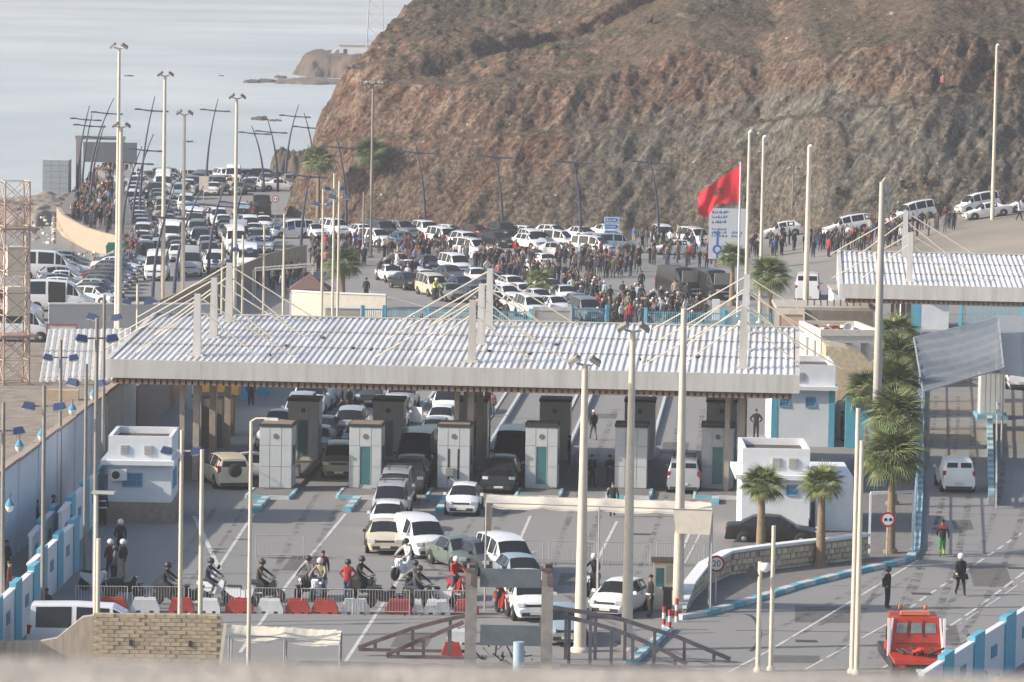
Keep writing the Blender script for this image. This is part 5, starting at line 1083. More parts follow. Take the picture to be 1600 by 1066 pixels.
palm('far palm at the hill edge beside the street lamps', (497, 350), 252, 2.0, parts=False, group='far palms at the hill corner')
# low bushes at the right by the second canopy
# ---------------------------------------------------------------- steel arch in the foreground
root = empty('steel_arch', (0, 0, 0), 0, 'rusty grey steel twin arch truss with two posts in the foreground', 'gate')
def AP(x, y, Y): return PY(x, y, Y)
Yf, Yb = 176.0, 178.6
for Y, top_l, top_r, bl_, br_ in ((Yb, [(560, 1012), (598, 998), (644, 982), (690, 970), (736, 960)], [(864, 949), (915, 957), (972, 968), (1012, 981), (1058, 995), (1101, 1013), (1141, 1030)], (560, 1015), (1148, 1032)), (Yf, [(604, 1023), (647, 1004), (676, 993), (724, 972)], [(875, 962), (915, 971), (961, 984), (1001, 1000), (1044, 1020), (1073, 1038)], (606, 1026), (1078, 1040))):
    for tp_ in (top_l, top_r):
        ch = MB()
        pts = [AP(x, y, Y) for x, y in tp_]
        sub = []
        for i in range(len(pts) - 1):
            for k in range(3): sub.append(pts[i] + (pts[i + 1] - pts[i]) * k / 3)
        sub.append(pts[-1])
        for i in range(len(sub) - 1): ch.beam(sub[i], sub[i + 1], .13, .16)
        ch.build('top_chord', TRUSS if tp_ is top_r else RUST, root)
        yb_ = (bl_ if tp_ is top_l else br_)[1]; xs_ = (min(p[0] for p in tp_), max(p[0] for p in tp_)); A = AP(xs_[0], yb_, Y); B = AP(xs_[1], yb_, Y); zc = min(A.z, B.z)
        A.z = B.z = zc
        MB().beam(A, B, .13, .12).build('bottom_chord', TRUSS if tp_ is top_r else RUST, root)
        nn_ = 6 if tp_ is top_r else 3
        for k in range(nn_):
            x = xs_[0] + (xs_[1] - xs_[0]) * (k + .45) / nn_
            for i in range(len(tp_) - 1):
                if tp_[i][0] <= x <= tp_[i + 1][0]: y = tp_[i][1] + (tp_[i + 1][1] - tp_[i][1]) * (x - tp_[i][0]) / (tp_[i + 1][0] - tp_[i][0]); P_ = AP(x, y, Y); MB().beam((P_.x, P_.y, zc), P_, .13, .10).build('strut', RUST if (tp_ is top_l and k % 2) else TRUSS, root)
for x in (737, 856):
    T = AP(x, 890, Yf - .1); MB().box((T.x, T.y, T.z / 2), (.46, .4, T.z), 0, 0, 1).build('post', mat('post_grey', (.17, .16, .155), .75, scale=2.5, col2=(.30, .28, .255)), root); MB().box((T.x, T.y, T.z + .1), (.3, .3, .25), .3).box((T.x + .1, T.y - .22, T.z - .35), (.24, .1, .5)).box((T.x - .05, T.y - .21, T.z + .02), (.4, .1, .12)).build('bracket', RUST, root)
for y0, y1 in ((890, 917), (978, 1008)):
    A = AP(750, y1, Yf - .2); B = AP(846, y0, Yf - .2); MB().bx(A.x, B.x, A.y - .06, A.y + .06, A.z, B.z).build('plate', mat('plate_grey', (.075, .10, .12), .65, scale=2.2, col2=(.13, .15, .165)), root)
A = AP(810, 1045, Yf - 1.2); B = AP(806, 1003, Yf - 1.2); q = MB().tube((A.x, A.y, 0), (B.x + .12, B.y, B.z), .22, n=16).build('plastic_drum', mat('pale_blue_plastic', (.33, .42, .50), .5, var=.05)); tag(q, 'pale blue plastic pipe standing before the steel arch', 'pipe')
# clutter under the arch
mb = MB()
for k in range(34):
    x = rnd.uniform(752, 845); q = PY(x, rnd.uniform(1000, 1040), Yf + 1); mb.tube(q, q + Vector((rnd.uniform(-.4, .4), rnd.uniform(-.3, .3), rnd.uniform(0, .5))), .03, n=5, m=rnd.randint(0, 1))
tag(mb.build('scrap_heap', [DPOLE, BLACK]), 'tangle of dark metal scrap between the arch posts', 'scrap', kind='stuff')
# awnings
def awning(label, px, y_top, base_y, posts, drop=.42, seed=0, extra=None):
    rr = random.Random(seed); b0_ = G(px[0], base_y); z = TZ(b0_, y_top); A = Vector((b0_.x, b0_.y, z)); b1_ = G(px[1], base_y); B = Vector((b1_.x, b0_.y, z - .15)); e = empty('awning', (0, 0, 0), 0, label, 'awning'); n_ = 40; vs = []
    for j in range(5):
        for i in range(n_ + 1):
            u = i / n_; p = A + (B - A) * u; v = j / 4; sc = abs(math.sin(u * math.pi * posts)) * .14; yy = v * 1.8
            vs.append((p.x, p.y + yy, p.z - sc * math.sin(v * math.pi) * 1.4 - (drop * .6 * (1 - v) if j == 0 else 0) + .05 * rr.random() + (sc * -.8 if j == 0 else 0) + .1 * v))
    mb = MB().add(vs, [(j * (n_ + 1) + i, j * (n_ + 1) + i + 1, (j + 1) * (n_ + 1) + i + 1, (j + 1) * (n_ + 1) + i) for j in range(4) for i in range(n_)], 0, True); mb.build('canvas', mat('cream_canvas', (.60, .55, .46), .9, var=.1, scale=2), e, fix=False)
    for k in range(posts + 1):
        p = A + (B - A) * k / posts
        if k in (0, posts) or posts < 4 or k % 2 == 0: MB().tube((p.x, p.y, 0), p - Vector((0, 0, .05)), .035, n=6).build('post', GALV, e); MB().tube((p.x, p.y + 1.8, 0), (p.x, p.y + 1.8, p.z), .035, n=6).build('post', GALV, e)
    MB().tube(A, B, .03, n=6).tube(A + Vector((0, 1.8, .1)), B + Vector((0, 1.8, .1)), .03, n=6).build('rail', GALV, e); return e, A, B
awning('low cream canvas awning strip right of the tan block wall', (357, 531), 992, 1046, 2, .3, 1)
e, A, B = awning('long sagging cream canvas awning stretched before the booths', (757, 1108), 786, 955, 4, .3, 2)
MB().add([A, A + Vector((-.1, 0, -1.2)), A + Vector((.22, .2, -1.25)), A + Vector((.3, .1, 0))], [(0, 1, 2, 3)]).build('hanging_flap', mat('tan_canvas', (.50, .38, .27), .9), e)
MB().add([B - Vector((1.7, 0, .0)), B - Vector((1.55, .2, 1.0)), B - Vector((.1, .2, 1.05)), B], [(0, 1, 2, 3)]).build('hanging_flap', MATS['cream_canvas'], e)
# crowd barriers and plastic barriers
def cb_proto():
    e = empty('crowd_barrier'); L = 2.2
    MB().tube((0, 0, .15), (L, 0, .15), .02, n=5).tube((0, 0, 1.08), (L, 0, 1.08), .022, n=5).tube((0, 0, .0), (0, 0, 1.08), .022, n=5).tube((L, 0, 0), (L, 0, 1.08), .022, n=5).build('frame', GALV, e)
    mb = MB()
    for k in range(1, 18): mb.tube((L * k / 18, 0, .15), (L * k / 18, 0, 1.08), .011, n=4, cap=False)
    o = mb.build('bars', GALV, e); o['kind'] = 'stuff'
    for x in (.25, L - .25): MB().tube((x, -.3, .02), (x, .3, .02), .02, n=5).build('foot', GALV, e)
    return e
cp = cb_proto()
rows = [([(118, 955), (735, 962)], 'front row'), ([(400, 872), (530, 874)], 'middle row, queue left side'), ([(690, 878), (1110, 886)], 'middle row, queue right side')]
for (pp, what) in rows:
    a, b_ = G(*pp[0]), G(*pp[1]); d = b_ - a; nb = int(d.length / 2.32)
    for k in range(nb):
        q = a + d * k / nb; e = copy_tree(cp); e.location = (q.x, q.y + rnd.uniform(-.08, .08), 0); e.rotation_euler = (0, 0, math.atan2(d.y, d.x) + rnd.uniform(-.06, .06))
        tag(e, 'steel crowd barrier number %s from the left in the %s' % (['one', 'two', 'three', 'four', 'five', 'six', 'seven', 'eight', 'nine', 'ten', 'eleven', 'twelve'][k % 12], what) if False else '%s steel barrier from the left in the %s' % (['first', 'second', 'third', 'fourth', 'fifth', 'sixth', 'seventh', 'eighth', 'ninth', 'tenth', 'eleventh', 'twelfth'][k], what.replace('crowd barriers', 'barriers')), 'barrier', 'steel crowd barriers')
kill(cp)
m_pr = mat('barrier_red', (.38, .05, .04), .6, var=.15, scale=3); m_pw = mat('barrier_white', (.58, .60, .61), .6, var=.08, scale=3)
def pbar(x0, x1, y, red, label):
    a, b_ = G(x0, y), G(x1, y); w = b_.x - a.x; e = empty('plastic_barrier', a, rnd.uniform(-.05, .05), label, 'barrier', 'red and white plastic road barriers'); m = m_pr if red else m_pw
    MB().side([(0, 0), (w * .2, 0), (w * .2, .1), (w * .35, .1), (w * .35, 0), (w * .65, 0), (w * .65, .1), (w * .8, .1), (w * .8, 0), (w, 0), (w, .22), (w * .86, .56), (w * .14, .56), (0, .22)], -.2, .2, 0).build('body', m, e)
    MB().side([(w * .12, .561), (w * .88, .561), (w * .84, .64), (w * .16, .64)], -.1, .1).build('rib', m, e); MB().lathe([(.06, 0), (.06, .03)], (w * .5, 0, .641), 8).build('cap', BLACK, e)
bars_ = [(152, 200, 1), (204, 250, 0), (264, 303, 1), (310, 345, 0), (352, 396, 1), (401, 443, 0), (446, 484, 1), (487, 528, 1), (533, 578, 0), (602, 644, 1), (646, 660, 0), (662, 704, 0), (709, 748, 1)]
od = ['first', 'second', 'third', 'fourth', 'fifth', 'sixth', 'seventh', 'eighth', 'ninth', 'tenth', 'eleventh', 'twelfth', 'thirteenth']
cnt_ = [0, 0]
for k, (a, b_, r) in enumerate(bars_): pbar(a, b_, 955 + a * .006, r, '%s %s plastic barrier from the left in the front row' % (od[cnt_[r]], 'red' if r else 'white')); cnt_[r] += 1
pbar(698, 735, 1006, 0, 'white plastic barrier behind the left post of the steel arch'); pbar(690, 722, 1028, 1, 'red plastic barrier low behind the left arch chord')
# little guard kiosk and red white bollards
A = G(1021, 955); e = empty('kiosk', (A.x, A.y + .6, 0), 0, 'small cream guard kiosk with dark flat roof behind the thick mast', 'kiosk')
MB().bx(0, .95, 0, .95, 0, 2.05).build('wall', CREAM, e); MB().bx(-.1, 1.05, -.15, 1.05, 2.05, 2.15).build('roof', BROWN, e); MB().bx(.55, .9, -.02, .0, .1, 1.9).build('door', mat('kiosk_door', (.35, .33, .28), .7), e); MB().bx(.1, .45, -.02, .0, 1.0, 1.8).build('window', m_bwin, e)
for k, (x, y) in enumerate([(1037, 985), (1046, 990), (1057, 972)]):
    A = G(x, y); e = empty('bollard', A, 0, ['left red and white bollard post at the kerb end', 'middle red and white bollard post at the kerb end', 'right red and white bollard post at the kerb end'][k], 'bollard')
    for j in range(4): MB().lathe([(.08, j * .25), (.08, j * .25 + .25)], (0, 0, 0), 10).build('band', m_pr if j % 2 == 1 else m_pw, e)
kerb_run('exit_kerb', [G(1045, 985), G(985, 1040)], w=.35, h=.2, seg=.8)
A = G(1036, 962); o = MB().bx(A.x, A.x + .35, A.y, A.y + .35, 0, 1.1).bx(A.x - .05, A.x + .4, A.y - .05, A.y + .4, 1.1, 1.2).build('dark_cabinet', BLACK); tag(o, 'dark cabinet right of the guard kiosk', 'cabinet')
# white parasol blob / white screen right side behind canopy
A = G(1113, 500); o = MB().bx(A.x, A.x + .55, A.y, A.y + .3, 0, 1.6).build('white_cabinet', WHITE); tag(o, 'bright white upright panel before the dark vans', 'panel')
A = G(1160, 528); o = MB().lathe([(.25, 0), (.42, .2), (.42, 1.0), (.3, 1.3)], (0, 0, 0), 14).build('white_drum', WHITE); o.location = A; tag(o, 'white drum behind the right pylon', 'drum')
# ================================================================ VEHICLES
SPEC = {
 # name: L, [stations (x, ztop, zbelt, wtop, wbelt)], windscreen idx, rear idx, glass idx range
 'hatch': (4.0, [(0, .58, .5, .58, .66), (.12, .74, .66, .68, .78), (.95, .95, .86, .70, .85), (1.7, 1.40, .92, .56, .85), (2.5, 1.46, .94, .57, .85), (3.35, 1.40, .97, .55, .84), (3.85, 1.02, .96, .64, .80), (4.0, .72, .66, .68, .75)], 2, 5, 1.46),
 'sedan': (4.55, [(0, .58, .5, .60, .68), (.12, .73, .66, .70, .80), (1.15, .93, .85, .72, .87), (1.95, 1.38, .90, .56, .87), (2.7, 1.42, .92, .57, .87), (3.2, 1.36, .93, .55, .86), (3.85, 1.00, .93, .70, .85), (4.45, .95, .85, .68, .82), (4.55, .6, .55, .66, .78)], 2, 5, 1.42),
 'mpv': (4.25, [(0, .62, .52, .62, .70), (.15, .85, .72, .70, .80), (.8, 1.05, .98, .74, .87), (1.45, 1.66, 1.02, .66, .88), (2.2, 1.80, 1.04, .68, .88), (3.3, 1.82, 1.05, .68, .88), (4.12, 1.76, 1.05, .67, .86), (4.25, .95, .88, .76, .84)], 2, 6, 1.82),
 'suv': (4.6, [(0, .72, .62, .66, .76), (.12, .98, .86, .76, .86), (1.1, 1.12, 1.02, .78, .92), (1.75, 1.68, 1.08, .66, .92), (2.6, 1.78, 1.10, .68, .92), (3.9, 1.74, 1.12, .67, .92), (4.45, 1.62, 1.12, .64, .90), (4.6, .95, .85, .78, .86)], 2, 6, 1.78),
 'van': (5.5, [(0, .70, .6, .72, .82), (.15, 1.0, .88, .80, .92), (.85, 1.28, 1.18, .84, .98), (1.6, 2.05, 1.25, .78, .99), (2.1, 2.35, 1.28, .80, .99), (3.6, 2.42, 1.30, .82, .99), (5.35, 2.38, 1.30, .82, .98), (5.5, 1.2, 1.1, .86, .95)], 2, 6, 2.4),
}
PAINT = {'white': (.72, .73, .74), 'cream': (.55, .49, .38), 'silver': (.42, .44, .46), 'grey': (.20, .21, .22), 'dark grey': (.07, .075, .08), 'black': (.018, .018, .02), 'navy': (.03, .045, .09), 'blue': (.06, .13, .24), 'green grey': (.16, .20, .18), 'red': (.25, .02, .02), 'pale blue': (.33, .42, .48), 'beige': (.36, .32, .26), 'gold': (.25, .20, .12), 'maroon': (.10, .02, .025)}
def paint(c):
    nm = 'car_paint_' + c.replace(' ', '_')
    if nm in MATS: return MATS[nm]
    m = mat(nm, PAINT[c], .32, .25 if c not in ('white', 'cream') else 0.0, var=.05, scale=1.5); m.node_tree.nodes['Principled BSDF'].inputs['Coat Weight'].default_value = .5; m.node_tree.nodes['Principled BSDF'].inputs['Coat Roughness'].default_value = .12; return m
M_HL = mat('headlamp_glass', (.55, .57, .58), .15, var=0, spec=.8); M_TL = mat('tail_lamp_red', (.28, .012, .012), .25, var=0); M_PL = mat('number_plate', (.6, .6, .55), .5, var=0); M_TRIM = mat('dark_trim', (.03, .03, .032), .7, var=0); M_RIM = mat('alloy_rim', (.40, .41, .42), .35, .6, var=0); M_INT = mat('cabin_dark', (.02, .018, .018), .9, var=0)
def section(st):
    x, zt, zb, wt, wb = st; return [(x, -wb * .90, .24), (x, -wb - .015, .48), (x, -wb, zb), (x, -wt, zt - .035), (x, -wt * .5, zt + .01), (x, 0, zt + .018), (x, wt * .5, zt + .01), (x, wt, zt - .035), (x, wb, zb), (x, wb + .015, .48), (x, wb * .90, .24)]
def vehicle(kind, color, lod=0, panel=False):
    """car pointing to -Y at rotation 0 (front towards -Y); origin at ground centre"""
    L, st, ws, rw, H = SPEC[kind]; e = empty('car'); pts = [section(s) for s in st]; T = lambda p: (p[1], p[0] - L / 2, p[2])
    mb = MB(); n = 11; vs = [T(p) for s in pts for p in s]; fs = []
    for i in range(len(st) - 1):
        for j in range(n - 1): fs.append((i * n + j, (i + 1) * n + j, (i + 1) * n + j + 1, i * n + j + 1))
    fs.append(tuple(range(n))); fs.append(tuple((len(st) - 1) * n + j for j in range(n))[::-1]); fs += [(i * n, i * n + n - 1, (i + 1) * n + n - 1, (i + 1) * n) for i in range(len(st) - 1)]
    mb.add(vs, fs, 0, lod == 0 or True)
    body = mb.build('body', paint(color), e, fix=True)
    for k in range(len(body.data.polygons)): pass
    body.data.set_sharp_from_angle(angle=R(28)) if hasattr(body.data, 'set_sharp_from_angle') else None
    def glass(name, quads, m=GLASS, sh=.90, parent=e):
        g = MB()
        for q in quads:
            P = [Vector(T(p)) for p in q]; c = sum(P, Vector()) / 4; nn = (P[2] - P[0]).cross(P[3] - P[1])
            if nn.length < 1e-5: continue
            nn.normalize(); out = c - Vector((0, 0, .8))
            if nn.dot(out) < 0: nn = -nn
            shx = sh if isinstance(sh, tuple) else (sh, sh)
            g.add([c + (p - c) * shx[0] + nn * .014 for p in P], [(0, 1, 2, 3)])
        return g.build(name, m, parent, fix=False)
    def band(i, j0, j1, t0=0.0, t1=1.0): # faces between section i and i+1, rows j0..j1
        a, b = pts[i], pts[i + 1]; q = [a[j0], a[j1], b[j1], b[j0]]; L2 = lambda p, r, t: tuple(p[k] + (r[k] - p[k]) * t for k in range(3))
        return [L2(q[0], q[3], t0), L2(q[1], q[2], t0), L2(q[1], q[2], t1), L2(q[0], q[3], t1)]
    glass('windscreen', [band(ws, j, j + 1, .06, .95) for j in range(3, 7)], sh=(1.0 if True else 1))
    if kind in ('mpv', 'van', 'suv'):
        a, b = pts[rw], pts[rw + 1]; L2 = lambda p, r, t: tuple(p[k] + (r[k] - p[k]) * t for k in range(3))
        t1 = .46
        if kind == 'suv': glass('rear_window', [[L2(a[3], b[3], .08), L2(a[7], b[7], .08), L2(a[7], b[7], t1 + .12), L2(a[3], b[3], t1 + .12)]], sh=.9)
        else:
            mid = lambda p, q, t: tuple(p[k] + (q[k] - p[k]) * t for k in range(3)); A, B, Cc, D = L2(a[3], b[3], .08), L2(a[7], b[7], .08), L2(a[7], b[7], t1), L2(a[3], b[3], t1)
            if not panel or kind == 'mpv':
                glass('rear_window', [[A, mid(A, B, .48), mid(D, Cc, .48), D]], sh=.84); glass('rear_window', [[mid(A, B, .52), B, Cc, mid(D, Cc, .52)]], sh=.84)
    else: glass('rear_window', [band(rw, j, j + 1, .06, .92) for j in range(3, 7)], sh=1.0)
    last = rw
    for (j0, j1) in ((2, 3), (8, 7)):
        for i in range(ws, last):
            if panel and i >= ws + 2: continue
            q = band(i, j0, j1, .42 if i == ws else .03, 1.0 if i < last - 1 else .93); glass('side_window', [q], sh=.9)
    # wheels
    r = .31 if kind in ('hatch', 'sedan', 'mpv') else .36
    w = st[3][4]
    wheel_me = None
    for fx in (.20, .80):
        for s in (-1, 1):
            x = L * fx - L / 2 + (-.02 if fx < .5 else .02); a_ = MB(); a_.lathe([(r + .07, -.01), (r + .07, .01)], (s * (w + .006), x, r), 18, axis='x'); a_.build('wheel_arch', M_TRIM, e)
            if wheel_me is None:
                t = MB().lathe([(r * .6, -.10), (r * .96, -.10), (r, -.06), (r, .06), (r * .96, .10), (r * .6, .10)], (0, 0, 0), 18, axis='x'); o = t.build('wheel', RUBBER, e); wheel_me = o.data
                rm = MB().lathe([(.03, .105), (r * .60, .095), (r * .62, -.095), (.03, -.105)], (0, 0, 0), 12, axis='x'); ro = rm.build('rim', M_RIM, o); rim_me = ro.data
                if lod == 0:
                    sp = MB()
                    for k in range(5): t_ = k * 1.2566; sp.tube((.112, 0, 0), (.106, r * .56 * math.cos(t_), r * .56 * math.sin(t_)), .022, n=4)
                    sp.build('hub_detail', M_TRIM, o)
            else:
                o = bpy.data.objects.new('wheel', wheel_me); C.objects.link(o); o.parent = e; ro = bpy.data.objects.new('rim', rim_me); C.objects.link(ro); ro.parent = o
            o.location = (s * (w - .055), x, r)
    fw = st[1][4]; zf = (st[0][1] + st[1][1]) / 2
    yf = -L / 2; yr = L / 2
    for s in (-1, 1):
        MB().box((s * (fw - .17), yf + .10, zf + .02), (.30, .16, .15), s * .25).build('headlight', M_HL, e)
        bz = st[-2][2] - .10 if kind not in ('mpv', 'van', 'suv') else st[-2][2] - .05; bw_ = st[-2][4]
        MB().box((s * (bw_ - .08), yr - .10, bz), (.16, .18, .20 if kind in ('hatch', 'sedan') else .42)).build('taillight', M_TL, e)
        MB().box((s * (w + .08), st[3][0] - L / 2 - .45, st[2][1] + .06), (.18, .10, .14), 0, 0, .8).build('wing_mirror', paint(color) if color in ('white', 'silver') else M_TRIM, e)
    MB().box((0, yf + .03, .36), (fw * 1.5, .12, .16)).build('grille', M_TRIM, e); MB().box((0, yf + .07, zf), (fw * 1.05, .14, .09)).build('grille', M_TRIM, e)
    for s in (-1, 1):
        for yy in ((st[4][0] if kind != 'van' else 2.3) - L / 2, ): MB().box((s * (st[4][4] + .004), yy, .75), (.012, .02, .62)).build('door_seam', M_TRIM, e)
        MB().box((s * (st[4][4] + .01), st[4][0] - L / 2 - .15, st[4][2] - .1), (.03, .16, .03)).build('door_handle', M_TRIM, e)
    MB().box((0, yr - .02, .32), (fw * 1.8, .10, .14)).build('rear_bumper', M_TRIM, e)
    MB().box((0, yf - .035, .40), (.48, .02, .11)).build('number_plate', M_PL, e); MB().box((0, yr + .035, .42 if kind in ('hatch', 'sedan') else .55), (.48, .02, .11)).build('number_plate', M_PL, e)
    return e
_vc = {}
def vsrc(kind, color, lod=0, panel=False):
    k = (kind, color, panel)
    if k not in _vc: _vc[k] = vehicle(kind, color, 0, panel)
    return _vc[k]
NAMES = {'hatch': 'hatchback', 'sedan': 'saloon car', 'mpv': 'small van', 'suv': 'off-road car', 'van': 'minibus'}
CNT = {}; CARS = []
def car(kind, color, px, py, ang, area, group, label=None, panel=False, terr=False, dz=0, far=False):
    p = GT(px, py) if terr else G(px, py); e = copy_tree(vsrc(kind, color, 0, panel)); e.location = (p.x, p.y, p.z + dz); e.rotation_euler = (0, 0, R(ang)); e.name = {'hatch': 'parked_car', 'sedan': 'parked_car', 'mpv': 'small_van', 'suv': 'off_road_car', 'van': 'minibus'}[kind]
    if terr:
        h = .5; nx_ = (ramp(p.x + h, p.y) - ramp(p.x - h, p.y)); ny_ = 0; up = Vector((-nx_, -ny_, 1)).normalized(); e.rotation_mode = 'QUATERNION'; from mathutils import Quaternion; e.rotation_quaternion = Vector((0, 0, 1)).rotation_difference(up) @ Quaternion((0, 0, 1), R(ang))
    CARS.append((e, px, kind, color, area, label)); tag(e, label, 'car' if kind not in ('van', 'mpv') else 'van', group)
    return e
# angle: 0 = nose towards the camera; positive turns the nose to the right of the picture
CL = math.degrees(-math.atan2(LD.x, LD.y))   # nose straight down the lanes
Q = 'vehicles queueing through the border lanes'
A1 = 'in the lanes'
car('hatch', 'white', 725, 800, CL, A1, Q, 'white hatchback alone just in front of the third booth, facing the camera')
car('mpv', 'white', 657, 866, 17, A1, Q, 'white small van turning right at the head of the queue, nose towards us', panel=True)
car('sedan', 'cream', 600, 858, 3, A1, Q, 'cream white saloon at the head of the queue, left of the turning van')
car('hatch', 'white', 606, 830, 0, A1, Q, 'white hatchback directly behind the cream saloon in the queue')
car('mpv', 'silver', 612, 808, CL, A1, Q, 'silver grey car with roof bars, fourth from the head of the queue')
car('mpv', 'silver', 619, 787, CL, A1, Q, 'silver people carrier leaving the booth gap, fifth in the queue')
car('suv', 'dark grey', 641, 765, CL, A1, Q, 'dark car tight behind the silver people carrier, between the booths')
car('van', 'black', 651, 742, CL, A1, Q, 'tall black van between the second and third front booths', panel=True)
car('suv', 'dark grey', 675, 716, CL, A1, Q, 'dark off-road car behind the tall black van')
car('hatch', 'silver', 680, 692, CL, A1, Q, 'silver hatchback in the lane of the tall black van, under the canopy edge')
car('hatch', 'white', 690, 672, CL, A1, Q, 'white hatchback behind the silver one, left of the centre canopy legs')
car('mpv', 'white', 700, 650, CL, A1, Q, 'white small van farther up the lane left of the centre legs')
car('hatch', 'silver', 707, 632, CL, A1, Q, 'small silver car highest in the lane left of the centre legs')
car('suv', 'gold', 531, 742, CL + 4, A1, Q, 'gold off-road car between the first and second front booths')
car('hatch', 'silver', 498, 706, CL, A1, Q, 'silver hatchback behind the gold off-road car')
car('hatch', 'dark grey', 505, 690, CL, A1, Q, 'dark hatchback beside the leftmost rear booth')
car('suv', 'silver', 548, 684, CL, A1, Q, 'silver off-road car between the first two rear booths')
car('hatch', 'grey', 560, 700, CL, A1, Q, 'grey hatchback under the canopy right before the silver off-road car')
car('mpv', 'white', 618, 668, CL, A1, Q, 'white people carrier with its door open between the rear booths')
car('suv', 'silver', 628, 640, CL, A1, Q, 'silver off-road car behind the white people carrier')
car('hatch', 'dark grey', 612, 708, CL, A1, Q, 'dark hatchback in front of the white people carrier, half behind a booth')
car('sedan', 'silver', 436, 678, CL, A1, Q, 'silver saloon left of the leftmost rear booth')
car('sedan', 'white', 428, 698, CL, A1, Q, 'white saloon just behind the leftmost front booth')
car('mpv', 'silver', 470, 662, CL, A1, Q, 'silver small van behind the leftmost rear booth')
car('van', 'white', 488, 645, CL, A1, Q, 'white van farthest back in the second lane under the canopy', panel=True)
car('van', 'silver', 506, 632, CL, A1, Q, 'silver minibus at the back of the second lane')
car('mpv', 'dark grey', 580, 632, CL, A1, Q, 'dark small van at the back of the third lane')
car('suv', 'black', 783, 765, CL, A1, Q, 'black off-road car in deep shade between third and fourth booths')
car('van', 'black', 801, 738, CL, A1, Q, 'black van right behind the black off-road car', panel=True)
car('mpv', 'silver', 1069, 765, 180 + CL, A1, Q, 'silver van seen from behind between the two right booths')
car('suv', 'cream', 352, 758, 196, A1, Q, 'cream off-road car with spare wheel on its back door, left of the booths')
car('sedan', 'white', 402, 748, 90, A1, Q, 'white car side-on between the cream off-road car and the leftmost booth')
car('sedan', 'green grey', 716, 886, 22, A1, Q, 'dark green grey saloon right of the turning white van')
car('hatch', 'dark grey', 754, 893, 22, A1, Q, 'dark hatchback behind the left arch post')
car('mpv', 'white', 790, 898, 20, A1, Q, 'white small van behind the upper arch plate, left')
car('hatch', 'pale blue', 812, 918, 14, A1, Q, 'pale blue hatchback behind the upper arch plate')
car('mpv', 'white', 826, 962, 8, A1, Q, 'white small van right below the upper arch plate')
car('hatch', 'pale blue', 880, 1000, 4, A1, Q, 'pale blue car between the arch post and the left mast')
car('hatch', 'white', 968, 957, -20, A1, Q, 'white hatchback stopped by the kiosk beside the uniformed officer')
car('mpv', 'white', 1491, 764, 180 + 1, A1, 'vehicles on the right road', 'white small van driving away on the right road', panel=True)
e = car('sedan', 'black', 1207, 849, 86, A1, 'vehicles parked by the guard house', 'black saloon parked side-on behind the stone wall and palm')
car('van', 'white', 152, 1022, 90, A1, 'vehicles parked by the guard house', 'white minibus behind the tan block wall at the lower left').scale = (.86, 1.0, .86)
car('suv', 'white', 1590, 605, 180, A1, 'vehicles on the right road', 'white car under the pale roof at the right edge')
# spare wheel on the cream off-road car
e = [c for c in CARS if c[5] and c[5].startswith('cream off-road')][0][0]
MB().lathe([(.12, -.02), (.34, -.02), (.36, .06), (.34, .18), (.12, .18)], (0, 2.3, 1.05), 18, axis='y').build('spare_wheel', RUBBER, e)
e = [c for c in CARS if c[5] and c[5].startswith('white people')][0][0]
MB().box((1.25, -.45, .85), (.06, .95, .9), .9).build('open_door', paint('white'), e)
for q in ('silver grey car with roof', 'silver van seen', 'silver people'):
    e = [c for c in CARS if c[5] and c[5].startswith(q)][0][0]; rk = MB()
    for s in (-.55, .55): rk.tube((s, -.4, 1.88), (s, 1.5, 1.88), .025, n=5)
    rk.build('roof_rail', M_TRIM, e)
    for y in (-.2, .5, 1.3): MB().tube((-.62, y, 1.92), (.62, y, 1.92), .025, n=5).build('roof_bar', M_TRIM, e)
# ---- car park rows behind the canopy
cols = ['white'] * 7 + ['silver'] * 4 + ['grey'] * 3 + ['dark grey'] * 3 + ['black'] * 2 + ['navy', 'blue', 'green grey', 'maroon', 'beige', 'pale blue', 'cream']
kinds = ['hatch'] * 5 + ['sedan'] * 4 + ['mpv'] * 4 + ['suv'] * 2 + ['van']
rc = random.Random(11)
def rcar(px, py, ang, area, group, white=0.0, ks=None, terr=False):
    k = rc.choice(ks or kinds); c = 'white' if rc.random() < white else rc.choice(cols)
    if k == 'van' and c not in ('white', 'silver', 'grey'): c = 'white'
    return car(k, c, px + rc.uniform(-3, 3), py + rc.uniform(-.8, .8), ang + rc.uniform(-6, 6), area, group, terr=terr)
GQ = 'cars standing in the long coastal queue'
# coastal queue: columns curving away towards the sea
def colcurve(k, t):     # k column 0..5, t 0 near .. 1 far
    x0 = [232, 284, 333, 386, 428][k]; x1 = [208, 243, 280, 316, 352][k]
    y = 424 - (424 - 288) * (1 - (1 - t) ** 1.25)
    x = x0 + (x1 - x0) * min(1, t * 1.35) + (0 if t < .74 else (t - .74) * 250 * (0.2 + .22 * k))
    return x, y
for k in range(5):
    t = 0.0 if k > 1 else .10
    while t < 1:
        x, y = colcurve(k, t); gap = False
        if (k >= 3 and .52 < t < .80): gap = True      # open roadway
        if k == 2 and .66 < t < .76: gap = True
        if k == 4 and t < .12: gap = True
        if k == 0 and t > .93: gap = True
        if not gap and rc.random() < .95: rcar(x, y, 4 - 5 * t, 'in the coastal queue', GQ, .34)
        t += (.046 if t < .5 else .052)
for (x, y) in [(300, 283), (326, 284), (352, 285), (385, 287), (412, 286), (438, 288), (462, 291), (345, 294), (372, 296), (402, 297), (440, 298), (266, 284), (236, 285), (214, 292)]:
    rcar(x, y, rc.choice([20, 70, 90, 100]), 'in the far row by the sea', GQ, .3, ['hatch', 'sedan', 'mpv', 'suv'])
